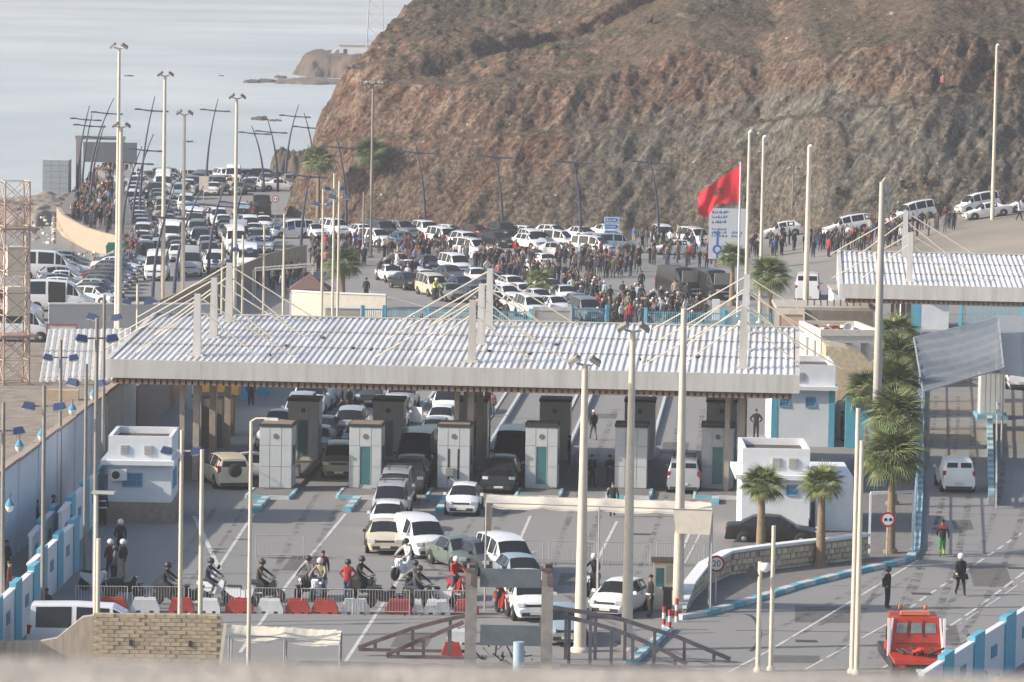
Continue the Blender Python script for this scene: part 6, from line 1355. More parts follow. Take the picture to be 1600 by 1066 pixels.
for (x, y, k, c, a, lb) in [(408, 338, 'van', 'black', 184, 'black open-backed van at the bend of the coastal road'), (412, 360, 'hatch', 'white', 4, 'white hatchback just before the black open-backed van'), (372, 385, 'van', 'silver', 3, 'silver minibus right of the paired-head mast foot'), (245, 436, 'van', 'white', 2, 'white minibus facing us at the front left of the coastal queue'), (296, 430, 'van', 'silver', 5, 'silver minibus beside the white one at the queue front'), (250, 404, 'mpv', 'silver', 0, 'silver small van just behind the front white minibus'), (455, 372, 'mpv', 'white', -70, 'white small van at the hill corner, bonnet open')]:
    car(k, c, x, y, a, 'q', GQ, lb)
GR = 'cars parked below the cut rock face'
for x in range(488, 700, 36): rcar(x + rc.uniform(-7, 7), 372 + rc.uniform(-2, 2), rc.choice([15, 25, 35, 5]), 'in the back row below the rock face', GR, .8, ['mpv', 'hatch', 'van', 'suv', 'hatch'])
for x in range(700, 990, 42): rcar(x + rc.uniform(-7, 7), 375 + rc.uniform(-2, 2), rc.choice([20, 35, 50, 60]), 'in the back row below the rock face', GR, .6, ['hatch', 'mpv', 'suv', 'hatch', 'sedan'])
for x in range(590, 960, 47): rcar(x + rc.uniform(-9, 9), 385 + (x > 700) * 4 + rc.uniform(-3, 3), rc.choice([20, 35, 60]), 'in the second row below the rock face', GR, .65, ['hatch', 'mpv', 'suv'])
for (x, y, k, c, a, lb) in [(737, 402, 'mpv', 'white', 40, 'white small van standing alone among the crowd left of the low palm'), (775, 410, 'sedan', 'white', 100, 'white saloon side-on in the crowd left of the low palm'), (846, 420, 'hatch', 'white', 200, 'white hatchback seen from behind above the low palm'), (833, 388, 'mpv', 'white', 20, 'bright white van behind the red-jacketed man'), (870, 402, 'sedan', 'white', 70, 'white saloon beside the crowd in the middle'), (962, 394, 'suv', 'pale blue', 95, 'pale blue estate car behind the crowd at the centre right'), (927, 398, 'mpv', 'white', 60, 'white small van left of the pale blue estate car'), (1056, 398, 'sedan', 'white', -80, 'white car nose left behind the crowd, left of the direction sign'), (1036, 380, 'mpv', 'white', 10, 'white van roof behind the crowd, left of the direction sign'), (1085, 384, 'mpv', 'white', 30, 'white van just left of the direction sign')]:
    car(k, c, x, y, a, 'x', GR, lb)
# centre lot: echelon rows facing right-front
GC = 'cars parked in the central lot'
lot = [(612, 440), (640, 432), (636, 452), (664, 448), (676, 462), (700, 440), (706, 470), (722, 458), (742, 446), (745, 474), (758, 462), (778, 452), (800, 458), (790, 474), (815, 470), (838, 478), (858, 462), (770, 486), (808, 490), (832, 496), (866, 490), (885, 474), (900, 488), (915, 500), (668, 424), (712, 428), (620, 420)]
for (x, y) in lot: rcar(x, y, rc.choice([14, 20, 26]), 'in the central lot', GC, .45, ['hatch', 'sedan', 'hatch', 'mpv', 'sedan'])
# right dark vans
GD = 'dark vans parked by the right palms'
for (x, y, c, lb) in [(1062, 462, 'black', 'black armoured van left of two beside the direction sign foot'), (1112, 466, 'black', 'black armoured van right of two, just left of the flag pole')]:
    e = car('van', c, x, y, 24, 'd', GD, lb, panel=True)
    MB().box((0, -2.2, 1.75), (1.8, .06, .95), 0, 0, .95).build('windscreen_grille', mat('van_grille_tan', (.34, .30, .25), .8), e); MB().box((0, -2.85, .75), (1.9, .12, .10)).build('push_bar', GALV, e)
car('van', 'white', 1262, 470, 175, 'd', GD, 'white-roofed red van seen between the broad palm and the block building')
# hillside road at the right
GH = 'cars parked on the rising road at the right'
for (x, y, k, c, a, lb) in [(1543, 340, 'sedan', 'white', -82, 'white saloon side-on on the rising road, nose left'), (1428, 345, 'mpv', 'white', -70, 'white small van with open rear on the rising road'), (1528, 331, 'mpv', 'white', -70, 'white small van behind the white saloon on the rising road'), (1325, 366, 'suv', 'white', -80, 'white off-road car low on the rising road behind the crowd'), (1222, 370, 'hatch', 'white', -85, 'white car roof above the crowd right of the flag'), (1606, 330, 'hatch', 'white', -85, 'white car at the right edge of the rising road')]:
    car(k, c, x, y, a, 'h', GH, lb, terr=True)
# left lot
GL = 'cars parked in the left lot by the white wall'
for i in range(9): rcar(92 + (i % 2) * 6 + i * 1.5, 468 - i * 6.4, 96, 'in the left column of the left lot', GL, .25, ['hatch', 'sedan'])
for i in range(11): rcar(150 + i * 4.4, 476 - i * 6.2, 68, 'in the right column of the left lot', GL, .25, ['hatch', 'sedan', 'hatch'])
for (x, y, k, c, a, lb) in [(75, 436, 'van', 'white', 92, 'white minibus side-on at the back of the left lot'), (92, 486, 'van', 'white', 92, 'white minibus with dark open side door in the left lot'), (28, 533, 'van', 'white', 92, 'white van front at the left edge behind the lattice tower'), (10, 500, 'van', 'white', 92, 'white minibus at the left edge above the white van'), (228, 492, 'hatch', 'dark grey', 80, 'dark car beside the corrugated fence foot, under the navy lamp')]:
    car(k, c, x, y, a, 'l', GL, lb)
e = [c for c in CARS if c[5] and c[5].startswith('white minibus with dark')][0][0]; MB().box((-1.0, .1, 1.2), (.06, 1.3, 1.7)).build('open_doorway', M_INT, e); MB().box((1.0, .1, 1.2), (.06, 1.3, 1.7)).build('open_doorway', M_INT, e)
# labels for the cars placed by row
ORD = ['first', 'second', 'third', 'fourth', 'fifth', 'sixth', 'seventh', 'eighth', 'ninth', 'tenth', 'eleventh', 'twelfth', 'thirteenth', 'fourteenth', 'fifteenth', 'sixteenth', 'seventeenth', 'eighteenth', 'nineteenth', 'twentieth', 'twenty-first', 'twenty-second', 'twenty-third', 'twenty-fourth']
from collections import defaultdict
dd = defaultdict(list)
for c in CARS:
    if c[5] is None: dd[(c[3], c[2], c[4])].append(c)
for (col, k, area), L_ in dd.items():
    L_.sort(key=lambda c: (c[1]))
    for i, c in enumerate(L_):
        if len(L_) == 1: c[0]['label'] = 'the only %s %s %s' % (col, NAMES[k], area)
        elif i < 24: c[0]['label'] = '%s %s %s, %s from left' % (col, NAMES[k], area, ORD[i])
        else: c[0]['label'] = '%s %s farther right %s' % (col, NAMES[k], area)
print('cars', len(CARS))
kill(*_vc.values())
# ---- red breakdown truck, lower right
p = G(1433, 1062); e = empty('breakdown_truck', p, R(2), 'red breakdown truck seen from behind at the lower right', 'truck'); RT = mat('truck_red', (.40, .035, .02), .4, var=.08)
MB().side([(-1.12, .5), (1.12, .5), (1.12, .9), (-1.12, .9)], -1, 4).build('chassis', M_TRIM, e)
MB().add([(-1.08, .6, .9), (1.08, .6, .9), (1.08, 2.4, .9), (-1.08, 2.4, .9), (-.92, .75, 2.35), (.92, .75, 2.35), (.92, 2.3, 2.4), (-.92, 2.3, 2.4)], [(0, 1, 5, 4), (1, 2, 6, 5), (2, 3, 7, 6), (3, 0, 4, 7), (4, 5, 6, 7)]).build('cab', RT, e)
for k in (-1, 0, 1): MB().add([(k * .58 - .22, .66, 1.75), (k * .58 + .22, .66, 1.75), (k * .56 + .2, .70, 2.15), (k * .56 - .2, .70, 2.15)], [(0, 1, 2, 3)]).build('rear_window', mat('pale_glass', (.16, .20, .22), .15, var=.3, scale=2), e, fix=False)
MB().side([(-.6, 2.4), (.6, 2.4), (.55, 2.55), (-.55, 2.55)], 1.1, 1.5).build('light_bar', mat('beacon_orange', (.55, .18, .08), .4), e)
for s in (-1, 1): MB().box((s * 1.12, .8, 1.7), (.12, .3, .5)).build('wing_mirror', M_TRIM, e); MB().lathe([(.45, -.15), (.45, .15)], (s * .95, -.6, .45), 16, axis='x').build('wheel', RUBBER, e); MB().box((s * 1.1, .55, 1.6), (.1, .1, 1.5)).build('pillar', WHITE, e)
MB().bx(-1.1, 1.1, -1.6, .5, .85, 1.0).build('deck', RT, e); cr_ = MB()
for k in range(10): a = rnd.uniform(-.8, .8); cr_.tube((a, -.3 + rnd.uniform(-.4, .4), 1.05), (a + rnd.uniform(-.7, .7), .2, 1.05 + rnd.uniform(0, .3)), .05, n=6)
cr_.build('winch_gear', M_TRIM, e); MB().beam((-.25, .3, 1.0), (0, -1.3, 1.45), .1, .12).beam((.25, .3, 1.0), (0, -1.3, 1.45), .1, .12).build('jib', RT, e)
for s in (-1, 1):
    MB().beam((s * 1.06, .57, .95), (s * .94, .70, 2.34), .07, .05).build('edge_strip', WHITE, e); MB().box((s * .85, -1.62, .8), (.3, .05, .14)).build('taillight', M_TL, e)
    MB().lathe([(.03, 0), (.09, .02), (.09, .16), (.03, .2)], (s * .5, 1.9, 2.5), 10).build('beacon', MATS['beacon_orange'], e)
for x in (-.29, .29): MB().beam((x, .655, 1.6), (x, .715, 2.25), .035, .03).build('window_post', M_TRIM, e)
MB().box((0, .60, 1.35), (1.7, .03, .03)).build('panel_seam', M_TRIM, e); MB().box((0, -1.63, .62), (.52, .02, .12)).build('number_plate', M_PL, e)
# ---- pale van roof behind the stepped wall at the lower right
# ---- motorbikes
def bike_proto(kind=0):
    e = empty('motorbike'); bm_ = [mat('bike_black', (.02, .02, .022), .4, var=0), WHITE, mat('bike_red', (.3, .02, .02), .4, var=0)][kind]
    for y in (-.62, .62):
        w = MB().lathe([(.2, -.05), (.29, -.05), (.3, 0), (.29, .05), (.2, .05)], (0, 0, 0), 16, axis='x').build('wheel', RUBBER, e); w.location = (0, y, .3); MB().lathe([(.02, -.04), (.19, -.02), (.19, .02), (.02, .04)], (0, 0, 0), 10, axis='x').build('rim', M_RIM, w)
    MB().tube((-.05, -.62, .3), (-.05, -.38, .95), .03, n=5).tube((.05, -.62, .3), (.05, -.38, .95), .03, n=5).build('fork', GALV, e)
    MB().tube((-.34, -.32, 1.02), (.34, -.32, 1.02), .02, n=5).build('handlebar', M_TRIM, e)
    MB().side([(0, 0)], 0, 0) if False else None
    prof = [(-.42, .5), (-.5, .9), (-.36, .98), (-.2, .74), (.0, .72), (.12, .8), (.75, .85), (.8, .72), (.55, .5), (.1, .28), (-.25, .28)]
    vs = [(-.14, y, z) for y, z in prof] + [(.14, y, z) for y, z in prof]; n_ = len(prof)
    MB().add(vs, [(i, (i + 1) % n_, n_ + (i + 1) % n_, n_ + i) for i in range(n_)] + [tuple(range(n_)), tuple(range(n_, 2 * n_))[::-1]]).build('bodywork', bm_, e)
    MB().box((0, .42, .87), (.26, .68, .1), 0, 0, .9).build('seat', M_TRIM, e); MB().lathe([(.09, -.02), (.08, .04)], (0, -.52, .86), 10, axis='y').build('headlight', M_HL, e); MB().tube((.17, .1, .28), (.17, .85, .38), .045, n=6).build('exhaust', GALV, e)
    MB().box((0, -.62, .63), (.12, .42, .03)).build('mudguard', bm_, e)
    return e
bikes = [bike_proto(i) for i in range(3)]
def bike(kind, px, py, ang, label, terr=False):
    p = G(px, py); e = copy_tree(bikes[kind]); e.location = p; e.rotation_euler = (0, 0, R(ang)); tag(e, label, 'motorbike', 'motorbikes at the crossing'); e.name = 'motorbike'; return p
# ================================================================ PEOPLE
def body_mesh(J, name):
    """grow one continuous body over a skeleton; J = joints, radii"""
    order = ['pelvis', 'spine', 'chest', 'neck', 'head', 'crown', 'shl', 'ell', 'wrl', 'hal', 'shr', 'elr', 'wrr', 'har', 'hil', 'knl', 'anl', 'tol', 'hir', 'knr', 'anr', 'tor']
    ed = [(0, 1), (1, 2), (2, 3), (3, 4), (4, 5), (2, 6), (6, 7), (7, 8), (8, 9), (2, 10), (10, 11), (11, 12), (12, 13), (0, 14), (14, 15), (15, 16), (16, 17), (0, 18), (18, 19), (19, 20), (20, 21)]
    rad = J['rad']; me = bpy.data.meshes.new('b'); me.from_pydata([J[o] for o in order], ed, []); ob = bpy.data.objects.new('b', me); C.objects.link(ob)
    md = ob.modifiers.new('s', 'SKIN'); md.use_smooth_shade = True
    for i, o in enumerate(order): me.skin_vertices[0].data[i].radius = rad[o]; me.skin_vertices[0].data[i].use_root = (i == 0)
    sd = ob.modifiers.new('d', 'SUBSURF'); sd.levels = 1
    dg = bpy.context.evaluated_depsgraph_get(); out = bpy.data.meshes.new_from_object(ob.evaluated_get(dg)); out.name = name; bpy.data.objects.remove(ob)
    P = {o: Vector(J[o]) for o in order}
    segs = [('head', 'crown', 0), ('neck', 'head', 0), ('pelvis', 'spine', 1), ('spine', 'chest', 1), ('chest', 'neck', 1), ('chest', 'shl', 1), ('chest', 'shr', 1), ('shl', 'ell', 1), ('ell', 'wrl', 1), ('shr', 'elr', 1), ('elr', 'wrr', 1), ('wrl', 'hal', 0), ('wrr', 'har', 0), ('pelvis', 'hil', 2), ('pelvis', 'hir', 2), ('hil', 'knl', 2), ('knl', 'anl', 2), ('hir', 'knr', 2), ('knr', 'anr', 2), ('anl', 'tol', 3), ('anr', 'tor', 3)]
    mi = []
    for p in out.polygons:
        c = p.center; best = (9, 0)
        for a, b, m in segs:
            A, B = P[a], P[b]; d = B - A; t = max(0, min(1, (c - A).dot(d) / max(1e-6, d.length_squared))); q = (c - A - d * t).length - (rad[a][0] * (1 - t) + rad[b][0] * t)
            if q < best[0]: best = (q, m)
        mi.append(best[1])
    for _ in range(4): out.materials.append(None)
    out.polygons.foreach_set('material_index', mi); out.update(); return out
def sk(**k):
    J = dict(pelvis=(0, 0, .93), spine=(0, -.01, 1.12), chest=(0, 0, 1.36), neck=(0, .0, 1.50), head=(0, -.02, 1.60), crown=(0, -.01, 1.70), shl=(.18, 0, 1.41), ell=(.25, .02, 1.13), wrl=(.26, -.05, .90), hal=(.26, -.08, .80), shr=(-.18, 0, 1.41), elr=(-.25, .02, 1.13), wrr=(-.26, -.05, .90), har=(-.26, -.08, .80), hil=(.09, 0, .88), knl=(.10, -.02, .48), anl=(.11, .02, .09), tol=(.12, -.14, .05), hir=(-.09, 0, .88), knr=(-.10, -.02, .48), anr=(-.11, .02, .09), tor=(-.12, -.14, .05))
    rad = dict(pelvis=(.155, .125), spine=(.15, .115), chest=(.18, .125), neck=(.06, .06), head=(.088, .10), crown=(.075, .088), shl=(.075, .075), ell=(.058, .058), wrl=(.04, .04), hal=(.038, .03), shr=(.075, .075), elr=(.058, .058), wrr=(.04, .04), har=(.038, .03), hil=(.105, .105), knl=(.075, .075), anl=(.052, .052), tol=(.045, .04), hir=(.105, .105), knr=(.075, .075), anr=(.052, .052), tor=(.045, .04))
    r2 = k.pop('r', {}); J.update(k); rad.update(r2); J['rad'] = rad; return J
POSE = {
 'stand': sk(), 'stand2': sk(hil=(.09, 0, .88), knl=(.14, -.03, .48), anl=(.18, 0, .09), tol=(.21, -.15, .05), ell=(.30, .03, 1.14), wrl=(.20, -.12, 1.0), hal=(.13, -.16, .98)),
 'hips': sk(ell=(.36, .06, 1.18), wrl=(.19, -.02, 1.0), hal=(.13, -.06, .98), elr=(-.36, .06, 1.18), wrr=(-.19, -.02, 1.0), har=(-.13, -.06, .98)),
 'fold': sk(ell=(.25, -.04, 1.14), wrl=(.08, -.18, 1.18), hal=(-.02, -.19, 1.2), elr=(-.25, -.04, 1.14), wrr=(-.08, -.17, 1.15), har=(.02, -.19, 1.13)),
 'walk': sk(knl=(.10, -.17, .50), anl=(.10, -.26, .10), tol=(.10, -.41, .07), knr=(-.10, .02, .48), anr=(-.10, .27, .13), tor=(-.11, .14, .05), ell=(.24, .10, 1.15), wrl=(.25, .12, .92), hal=(.25, .11, .83), elr=(-.24, -.06, 1.15), wrr=(-.24, -.2, .96), har=(-.23, -.26, .90)),
 'walk2': sk(knl=(.10, .02, .48), anl=(.10, .22, .12), tol=(.10, .09, .05), knr=(-.09, -.13, .49), anr=(-.10, -.18, .09), tor=(-.10, -.33, .06), ell=(.27, -.06, 1.16), wrl=(.22, -.2, 1.0), hal=(.2, -.26, .98), elr=(-.27, .1, 1.16), wrr=(-.27, .1, .93), har=(-.26, .1, .84)),
 'coat': sk(r=dict(pelvis=(.20, .16), spine=(.17, .14), hil=(.135, .13), hir=(.135, .13), knl=(.10, .10), knr=(.10, .10))),
 'sit': sk(pelvis=(0, .05, .30), spine=(0, .06, .48), chest=(0, .0, .70), neck=(0, -.04, .84), head=(0, -.07, .94), crown=(0, -.07, 1.04), shl=(.18, 0, .75), ell=(.24, -.12, .52), wrl=(.14, -.32, .48), hal=(.08, -.38, .47), shr=(-.18, 0, .75), elr=(-.24, -.12, .52), wrr=(-.14, -.32, .48), har=(-.08, -.38, .47), hil=(.09, .0, .27), knl=(.2, -.36, .42), anl=(.13, -.42, .08), tol=(.13, -.56, .05), hir=(-.09, 0, .27), knr=(-.2, -.36, .42), anr=(-.13, -.42, .08), tor=(-.13, -.56, .05)),
 'ride': sk(pelvis=(0, .35, .98), spine=(0, .33, 1.16), chest=(0, .24, 1.40), neck=(0, .20, 1.54), head=(0, .16, 1.63), crown=(0, .16, 1.74), shl=(.18, .24, 1.44), ell=(.32, .02, 1.24), wrl=(.32, -.22, 1.08), hal=(.30, -.31, 1.05), shr=(-.18, .24, 1.44), elr=(-.32, .02, 1.24), wrr=(-.32, -.22, 1.08), har=(-.30, -.31, 1.05), hil=(.11, .3, .94), knl=(.27, -.08, .72), anl=(.26, .08, .32), tol=(.26, -.08, .26), hir=(-.11, .3, .94), knr=(-.27, -.08, .72), anr=(-.26, .08, .32), tor=(-.26, -.08, .26)),
}
BM = {k: body_mesh(v, 'body_' + k) for k, v in POSE.items()}
SKIN = mat('skin', (.24, .13, .085), .6, var=.05); SKIN2 = mat('skin_light', (.36, .21, .14), .6, var=.05); HAIR = mat('dark_hair', (.018, .014, .012), .7, var=.1)
CLC = {'black': (.018, .018, .02), 'navy': (.022, .03, .06), 'grey': (.14, .14, .145), 'dark grey': (.05, .05, .055), 'brown': (.05, .036, .028), 'maroon': (.10, .02, .025), 'red': (.38, .03, .03), 'white': (.55, .55, .55), 'beige': (.32, .27, .2), 'olive': (.07, .075, .045), 'blue': (.05, .10, .22), 'pink': (.42, .17, .17), 'green': (.02, .25, .07), 'yellow': (.5, .55, .05), 'orange': (.5, .16, .05), 'denim': (.05, .07, .12), 'pale blue': (.25, .33, .42)}
def cl(c):
    return mat('cloth_' + c.replace(' ', '_'), CLC[c], .9, var=.12, scale=6)
# hair cap / helmet / hood meshes
def capmesh(nm, r, lo, m, sy=1.12):
    mb = MB(); prof = [(r * math.cos(a), r * math.sin(a)) for a in np.linspace(lo, 1.5, 6)]; mb.lathe(prof, (0, 0, 0), 12); mb.v = [(x, y * sy, z) for x, y, z in mb.v]; o = mb.build(nm, m); me = o.data; bpy.data.objects.remove(o); return me
CAPS = {'hair': capmesh('hair', .098, -.15, HAIR), 'helmet': capmesh('helmet', .145, -.7, mat('helmet_white', (.62, .62, .62), .3, var=0)), 'dark helmet': capmesh('helmet', .145, -.7, mat('helmet_dark', (.03, .03, .035), .5, var=0)), 'white cap': capmesh('cap', .105, -.05, WHITE), 'scarf': capmesh('headscarf', .115, -.9, cl('beige')), 'dark scarf': capmesh('headscarf', .115, -.9, cl('dark grey'))}
CAPN = {'hair': 'hair', 'helmet': 'helmet', 'dark helmet': 'helmet', 'white cap': 'cap', 'scarf': 'headscarf', 'dark scarf': 'headscarf'}
PEOPLE = []
def person(p, pose='stand', top='black', bot='denim', ang=0, cap='hair', label=None, area='', group=None, scale=1.0, shoes='black', extra=None, near=False):
    o = bpy.data.objects.new('person', BM[pose]); C.objects.link(o); o.location = p; o.rotation_euler = (0, 0, R(ang)); o.scale = (scale,) * 3
    for i, m in enumerate((SKIN if rnd.random() < .6 else SKIN2, cl(top), cl(bot), cl(shoes))): o.material_slots[i].link = 'OBJECT'; o.material_slots[i].material = m
    if cap:
        J = POSE[pose]; h = bpy.data.objects.new(CAPN[cap], CAPS[cap]); C.objects.link(h); h.parent = o; cz = (J['head'][2] + J['crown'][2]) / 2 + .035; h.location = (J['head'][0], J['head'][1] + .015, cz)
    tag(o, label, 'person', group); PEOPLE.append([o, proj(p), top, bot, pose, area, label]); return o
def stripe(o, z, r, m=None, nm='reflective_band'):
    MB().lathe([(r, -.03), (r + .004, 0), (r, .03)], (0, 0, z), 14).build(nm, m or mat('reflective_white', (.65, .66, .66), .4, var=0), o)
def faceset(o, pose):
    J = POSE[pose]; x, y, z = J['head']; z += .045
    f = MB().tube((0, y - .095, z + .012), (0, y - .125, z - .012), .010, .014, 5); f.build('nose', SKIN, o)
    for s in (-1, 1): MB().box((s * .032, y - .098, z + .018), (.02, .01, .008)).build('eye', BLACK, o); MB().box((s * .09, y + .01, z), (.015, .03, .05)).build('ear', SKIN, o)
    MB().box((0, y - .097, z - .04), (.04, .008, .008)).build('mouth', mat('lip', (.2, .06, .05), .6, var=0), o)
    H = MB()
    for s, k in ((1, 'hal'), (-1, 'har')):
        c = Vector(J[k]); w = Vector(J['wrl' if s > 0 else 'wrr']); d = (c - w).normalized(); sd = Vector((0, 1, 0)) if abs(d.z) > .5 else Vector((0, 0, 1))
        hd = MB()
        for q in range(4): st_ = c + sd * (q - 1.5) * .019; hd.tube(st_, st_ + d * .045, .010, .009, 5).tube(st_ + d * .042, st_ + d * .075 + Vector((-s * .018, 0, 0)), .009, .007, 5)
        hd.tube(c - d * .02 - sd * .03, c + d * .03 - sd * .055, .011, .009, 5); hd.build('fingers', SKIN, o)
PG = 'people around the crossing'
# named near people
o = person(G(1386, 951), 'hips', 'black', 'black', 60, 'dark helmet', 'officer in dark uniform standing sideways on the right road', group=PG, scale=1.03); faceset(o, 'hips')
MB().side([(-.06, .9), (.06, .9), (.05, 1.3), (-.05, 1.3)], .16, .24).build('rifle', BLACK, o)
o = person(G(1500, 931), 'walk', 'black', 'black', 15, 'helmet', 'firefighter in black gear with pale cuffs walking towards us', group=PG, scale=1.06); faceset(o, 'walk')
for c in ((.25, .12, .93), (-.24, -.2, .97)): MB().lathe([(.052, -.03), (.052, .03)], c, 10).build('cuff_band', mat('reflective_white', (.65, .66, .66), .4, var=0), o)
MB().side([(-.3, .72), (.3, .72), (.24, .95), (-.24, .95)], -.2, .17).build('coat_skirt', cl('black'), o)
o = person(G(1472, 870), 'walk2', 'black', 'green', 178, 'hair', 'man in black and red jacket with green trousers walking away', group=PG); MB().side([(-.22, 1.36), (.22, 1.36), (.16, 1.49), (-.16, 1.49)], -.12, .13).build('red_yoke', cl('red'), o)
for s in (-1, 1): MB().lathe([(.062, -.1), (.07, .1)], ((-.1, -.1, .25) if s < 0 else (.1, .15, .28)), 10).build('gaiter', cl('yellow'), o)
o = person(G(1016, 965), 'coat', 'black', 'black', -80, 'hair', 'officer in black with reflective band beside the white hatchback', group=PG, scale=1.05); stripe(o, .98, .205); faceset(o, 'coat')
o = person(G(952, 764), 'fold', 'black', 'navy', 10, 'hair', 'man in black, right of two standing beside the fifth front booth', group=PG, scale=1.03); faceset(o, 'fold')
o = person(G(924, 762), 'stand2', 'black', 'black', 40, 'hair', 'man in black, left of two standing beside the fifth front booth', group=PG); faceset(o, 'stand2')
person(G(927, 688), 'walk', 'black', 'grey', 200, 'white cap', 'person in dark coat and white cap walking between the rear booths', group=PG)
person(G(889, 730), 'stand', 'black', 'black', 90, 'hair', 'dark dressed man leaning by the fourth booth', group=PG)
person(G(957, 808), 'walk2', 'black', 'black', 180, 'hair', 'dark figure walking under the long canvas awning', group=PG)
person(G(1181, 686), 'hips', 'black', 'black', 0, 'hair', 'man in black with hands on hips beyond the rightmost booth', group=PG)
person(G(1315, 690), 'stand', 'black', 'black', 90, 'hair', 'dark figure against the blue wall by the water tank', group=PG)
person(G(1345, 735), 'walk', 'black', 'black', 120, 'white cap', 'dark figure with pale cap climbing past the thickest mast foot', group=PG)
person(G(1340, 762), 'stand2', 'black', 'navy', 250, 'hair', 'dark figure left of the thickest mast foot', group=PG)
person(G(761, 672), 'stand', 'olive', 'grey', 190, 'hair', 'person in khaki jacket in the lane right of the centre legs', group=PG)
person(G(768, 655), 'walk', 'pink', 'denim', 0, 'hair', 'person in pinkish top behind the khaki jacket', group=PG)
person(G(392, 634), 'coat', 'black', 'black', 0, 'hair', 'dark figure standing by the left blue door under the canopy', group=PG)
for k, (x, y, pp, lb) in enumerate([(533, 668, 'stand', 'dark figure between the silver van and the grey kerb, second lane'), (545, 650, 'walk', 'dark figure farther up beside the second lane kerb')]): person(G(x, y), pp, 'black', 'black', 30, 'hair', lb, group=PG)
o = person(G(160, 822), 'coat', 'black', 'black', 20, 'dark helmet', 'firefighter with reflective bands standing left of the guard house plinth', group=PG); stripe(o, 1.25, .19); stripe(o, .92, .21)
person(G(57, 838), 'stand2', 'navy', 'black', 90, 'hair', 'person in navy beside the long boundary wall, left of two', group=PG); person(G(83, 830), 'fold', 'brown', 'black', 90, 'hair', 'person in brown beside the long boundary wall, right of two', group=PG)
person(G(113, 864), 'stand', 'brown', 'black', 80, 'hair', 'person in brown behind the upper stepped wall', group=PG)
for k, (x, y, t) in enumerate([(10, 905, 'black'), (14, 940, 'maroon'), (22, 965, 'black')]): person(G(x, y), 'stand2', t, 'black', 60 + k * 30, 'hair', ['dark figure uppermost by the left edge wall', 'figure in maroon in the middle of three by the left edge', 'dark figure lowest of three by the left edge'][k], group=PG)
person(G(72, 985), 'stand', 'brown', 'black', 30, 'hair', 'brown dressed person at the rear of the lower left minibus', group=PG)
for k, (x, y, t, b_, cp_) in enumerate([(188, 872, 'black', 'black', 'helmet'), (172, 905, 'maroon', 'navy', 'helmet'), (192, 905, 'black', 'beige', 'helmet'), (180, 915, 'grey', 'black', 'dark helmet')]): person(G(x, y), 'stand2', t, b_, 200 + 20 * k, cp_, ['officer in black with white helmet, rearmost of the group by the blue wall', 'rider in maroon with white helmet in the group by the blue wall', 'rider in black with pale socks, right of the group by the blue wall', 'rider in grey with dark helmet, front of the group by the blue wall'][k], group=PG)
person(G(504, 922), 'stand', 'maroon', 'black', 10, 'hair', 'person in maroon standing behind the seated riders', group=PG)
person(G(1457, 144), 'stand', 'black', 'black', 0, 'hair', None) if False else None
for k, (x, y, t) in enumerate([(1457, 143, 'black'), (1473, 143, 'pink')]): person(on_hill(x, y), 'stand', t, 'black', 0, 'hair', ['person in black standing on the hill path, left of two', 'person in dark pink standing on the hill path, right of two'][k], group='walkers on the hill')
p = on_hill(1018, 38); person(p, 'sit', 'black', 'navy', -60, 'hair', 'small dark figure sitting high on the grassy slope', group='walkers on the hill')
for k, (x, y) in enumerate([(1309, 306), (1410, 295), (1445, 290)]): person(on_hill(x, y), 'sit', 'black', 'black', 0, 'hair', ['dark figure sitting low on the rock face, leftmost of three', 'dark figure sitting on the rock face, middle of three', 'dark figure sitting on the rock face, rightmost of three'][k], group='walkers on the hill')
# riders
R_ = [(415, 940, 'brown', 70, 0), (478, 934, 'grey', -30, 0), (497, 938, 'beige', -20, 1), (570, 935, 'black', 60, 0), (645, 940, 'grey', -150, 0), (660, 950, 'dark grey', 60, 0), (715, 935, 'red', 30, 2), (268, 945, 'black', 80, 0), (335, 938, 'navy', 75, 1), (925, 930, 'black', -20, 0), (785, 960, 'maroon', 20, 2)]
RL = ['rider in brown jacket leftmost on the barrier line', 'rider in grey left of the beige one', 'rider in beige jacket with pale helmet', 'dark rider right of the red-jacketed man', 'rider in grey right of the white scooter rider', 'dark helmeted rider beside the fallen-in bike', 'rider in red near the left arch post', 'dark rider behind the second white barrier', 'navy rider behind the fourth white barrier', 'rider in black with white helmet by the left mast', 'maroon rider behind the arch plate']
for k, (x, y, t, a, kd) in enumerate(R_):
    p = bike(kd, x, y, a, 'motorbike under the ' + RL[k]); person(p, 'ride', t, rnd.choice(['black', 'denim', 'navy']), a, 'helmet' if k in (2, 9, 6) else 'dark helmet', RL[k], group='riders waiting at the barriers')
p = bike(1, 630, 905, -35, 'white scooter under the white-dressed rider before the small van'); person(p, 'ride', 'white', 'white', -35, 'dark helmet', 'white-dressed rider on the white scooter before the turning van', group='riders waiting at the barriers')
for k, (x, y, a) in enumerate([(600, 950, 95), (380, 948, 80), (300, 948, 100), (150, 925, 60), (195, 935, 110), (690, 950, 80)]): bike(k % 2, x, y, a, ['riderless motorbike behind the ninth barrier, before the grey rider', 'riderless motorbike behind the fifth red barrier', 'riderless motorbike behind the third red barrier', 'parked motorbike by the blue pier near the riders', 'parked motorbike at the left end of the barriers', 'riderless motorbike left of the red rider'][k])
o = person(G(543, 938), 'hips', 'red', 'denim', 0, 'dark helmet', 'man in red jacket with dark helmet behind the barriers', group=PG); faceset(o, 'hips')
p = bike(0, 683, 470, 30, 'police motorbike at the edge of the central lot'); person(p, 'ride', 'yellow', 'black', 30, 'helmet', 'rider in fluorescent yellow jacket at the central lot edge', group='riders waiting at the barriers')
kill(*bikes)
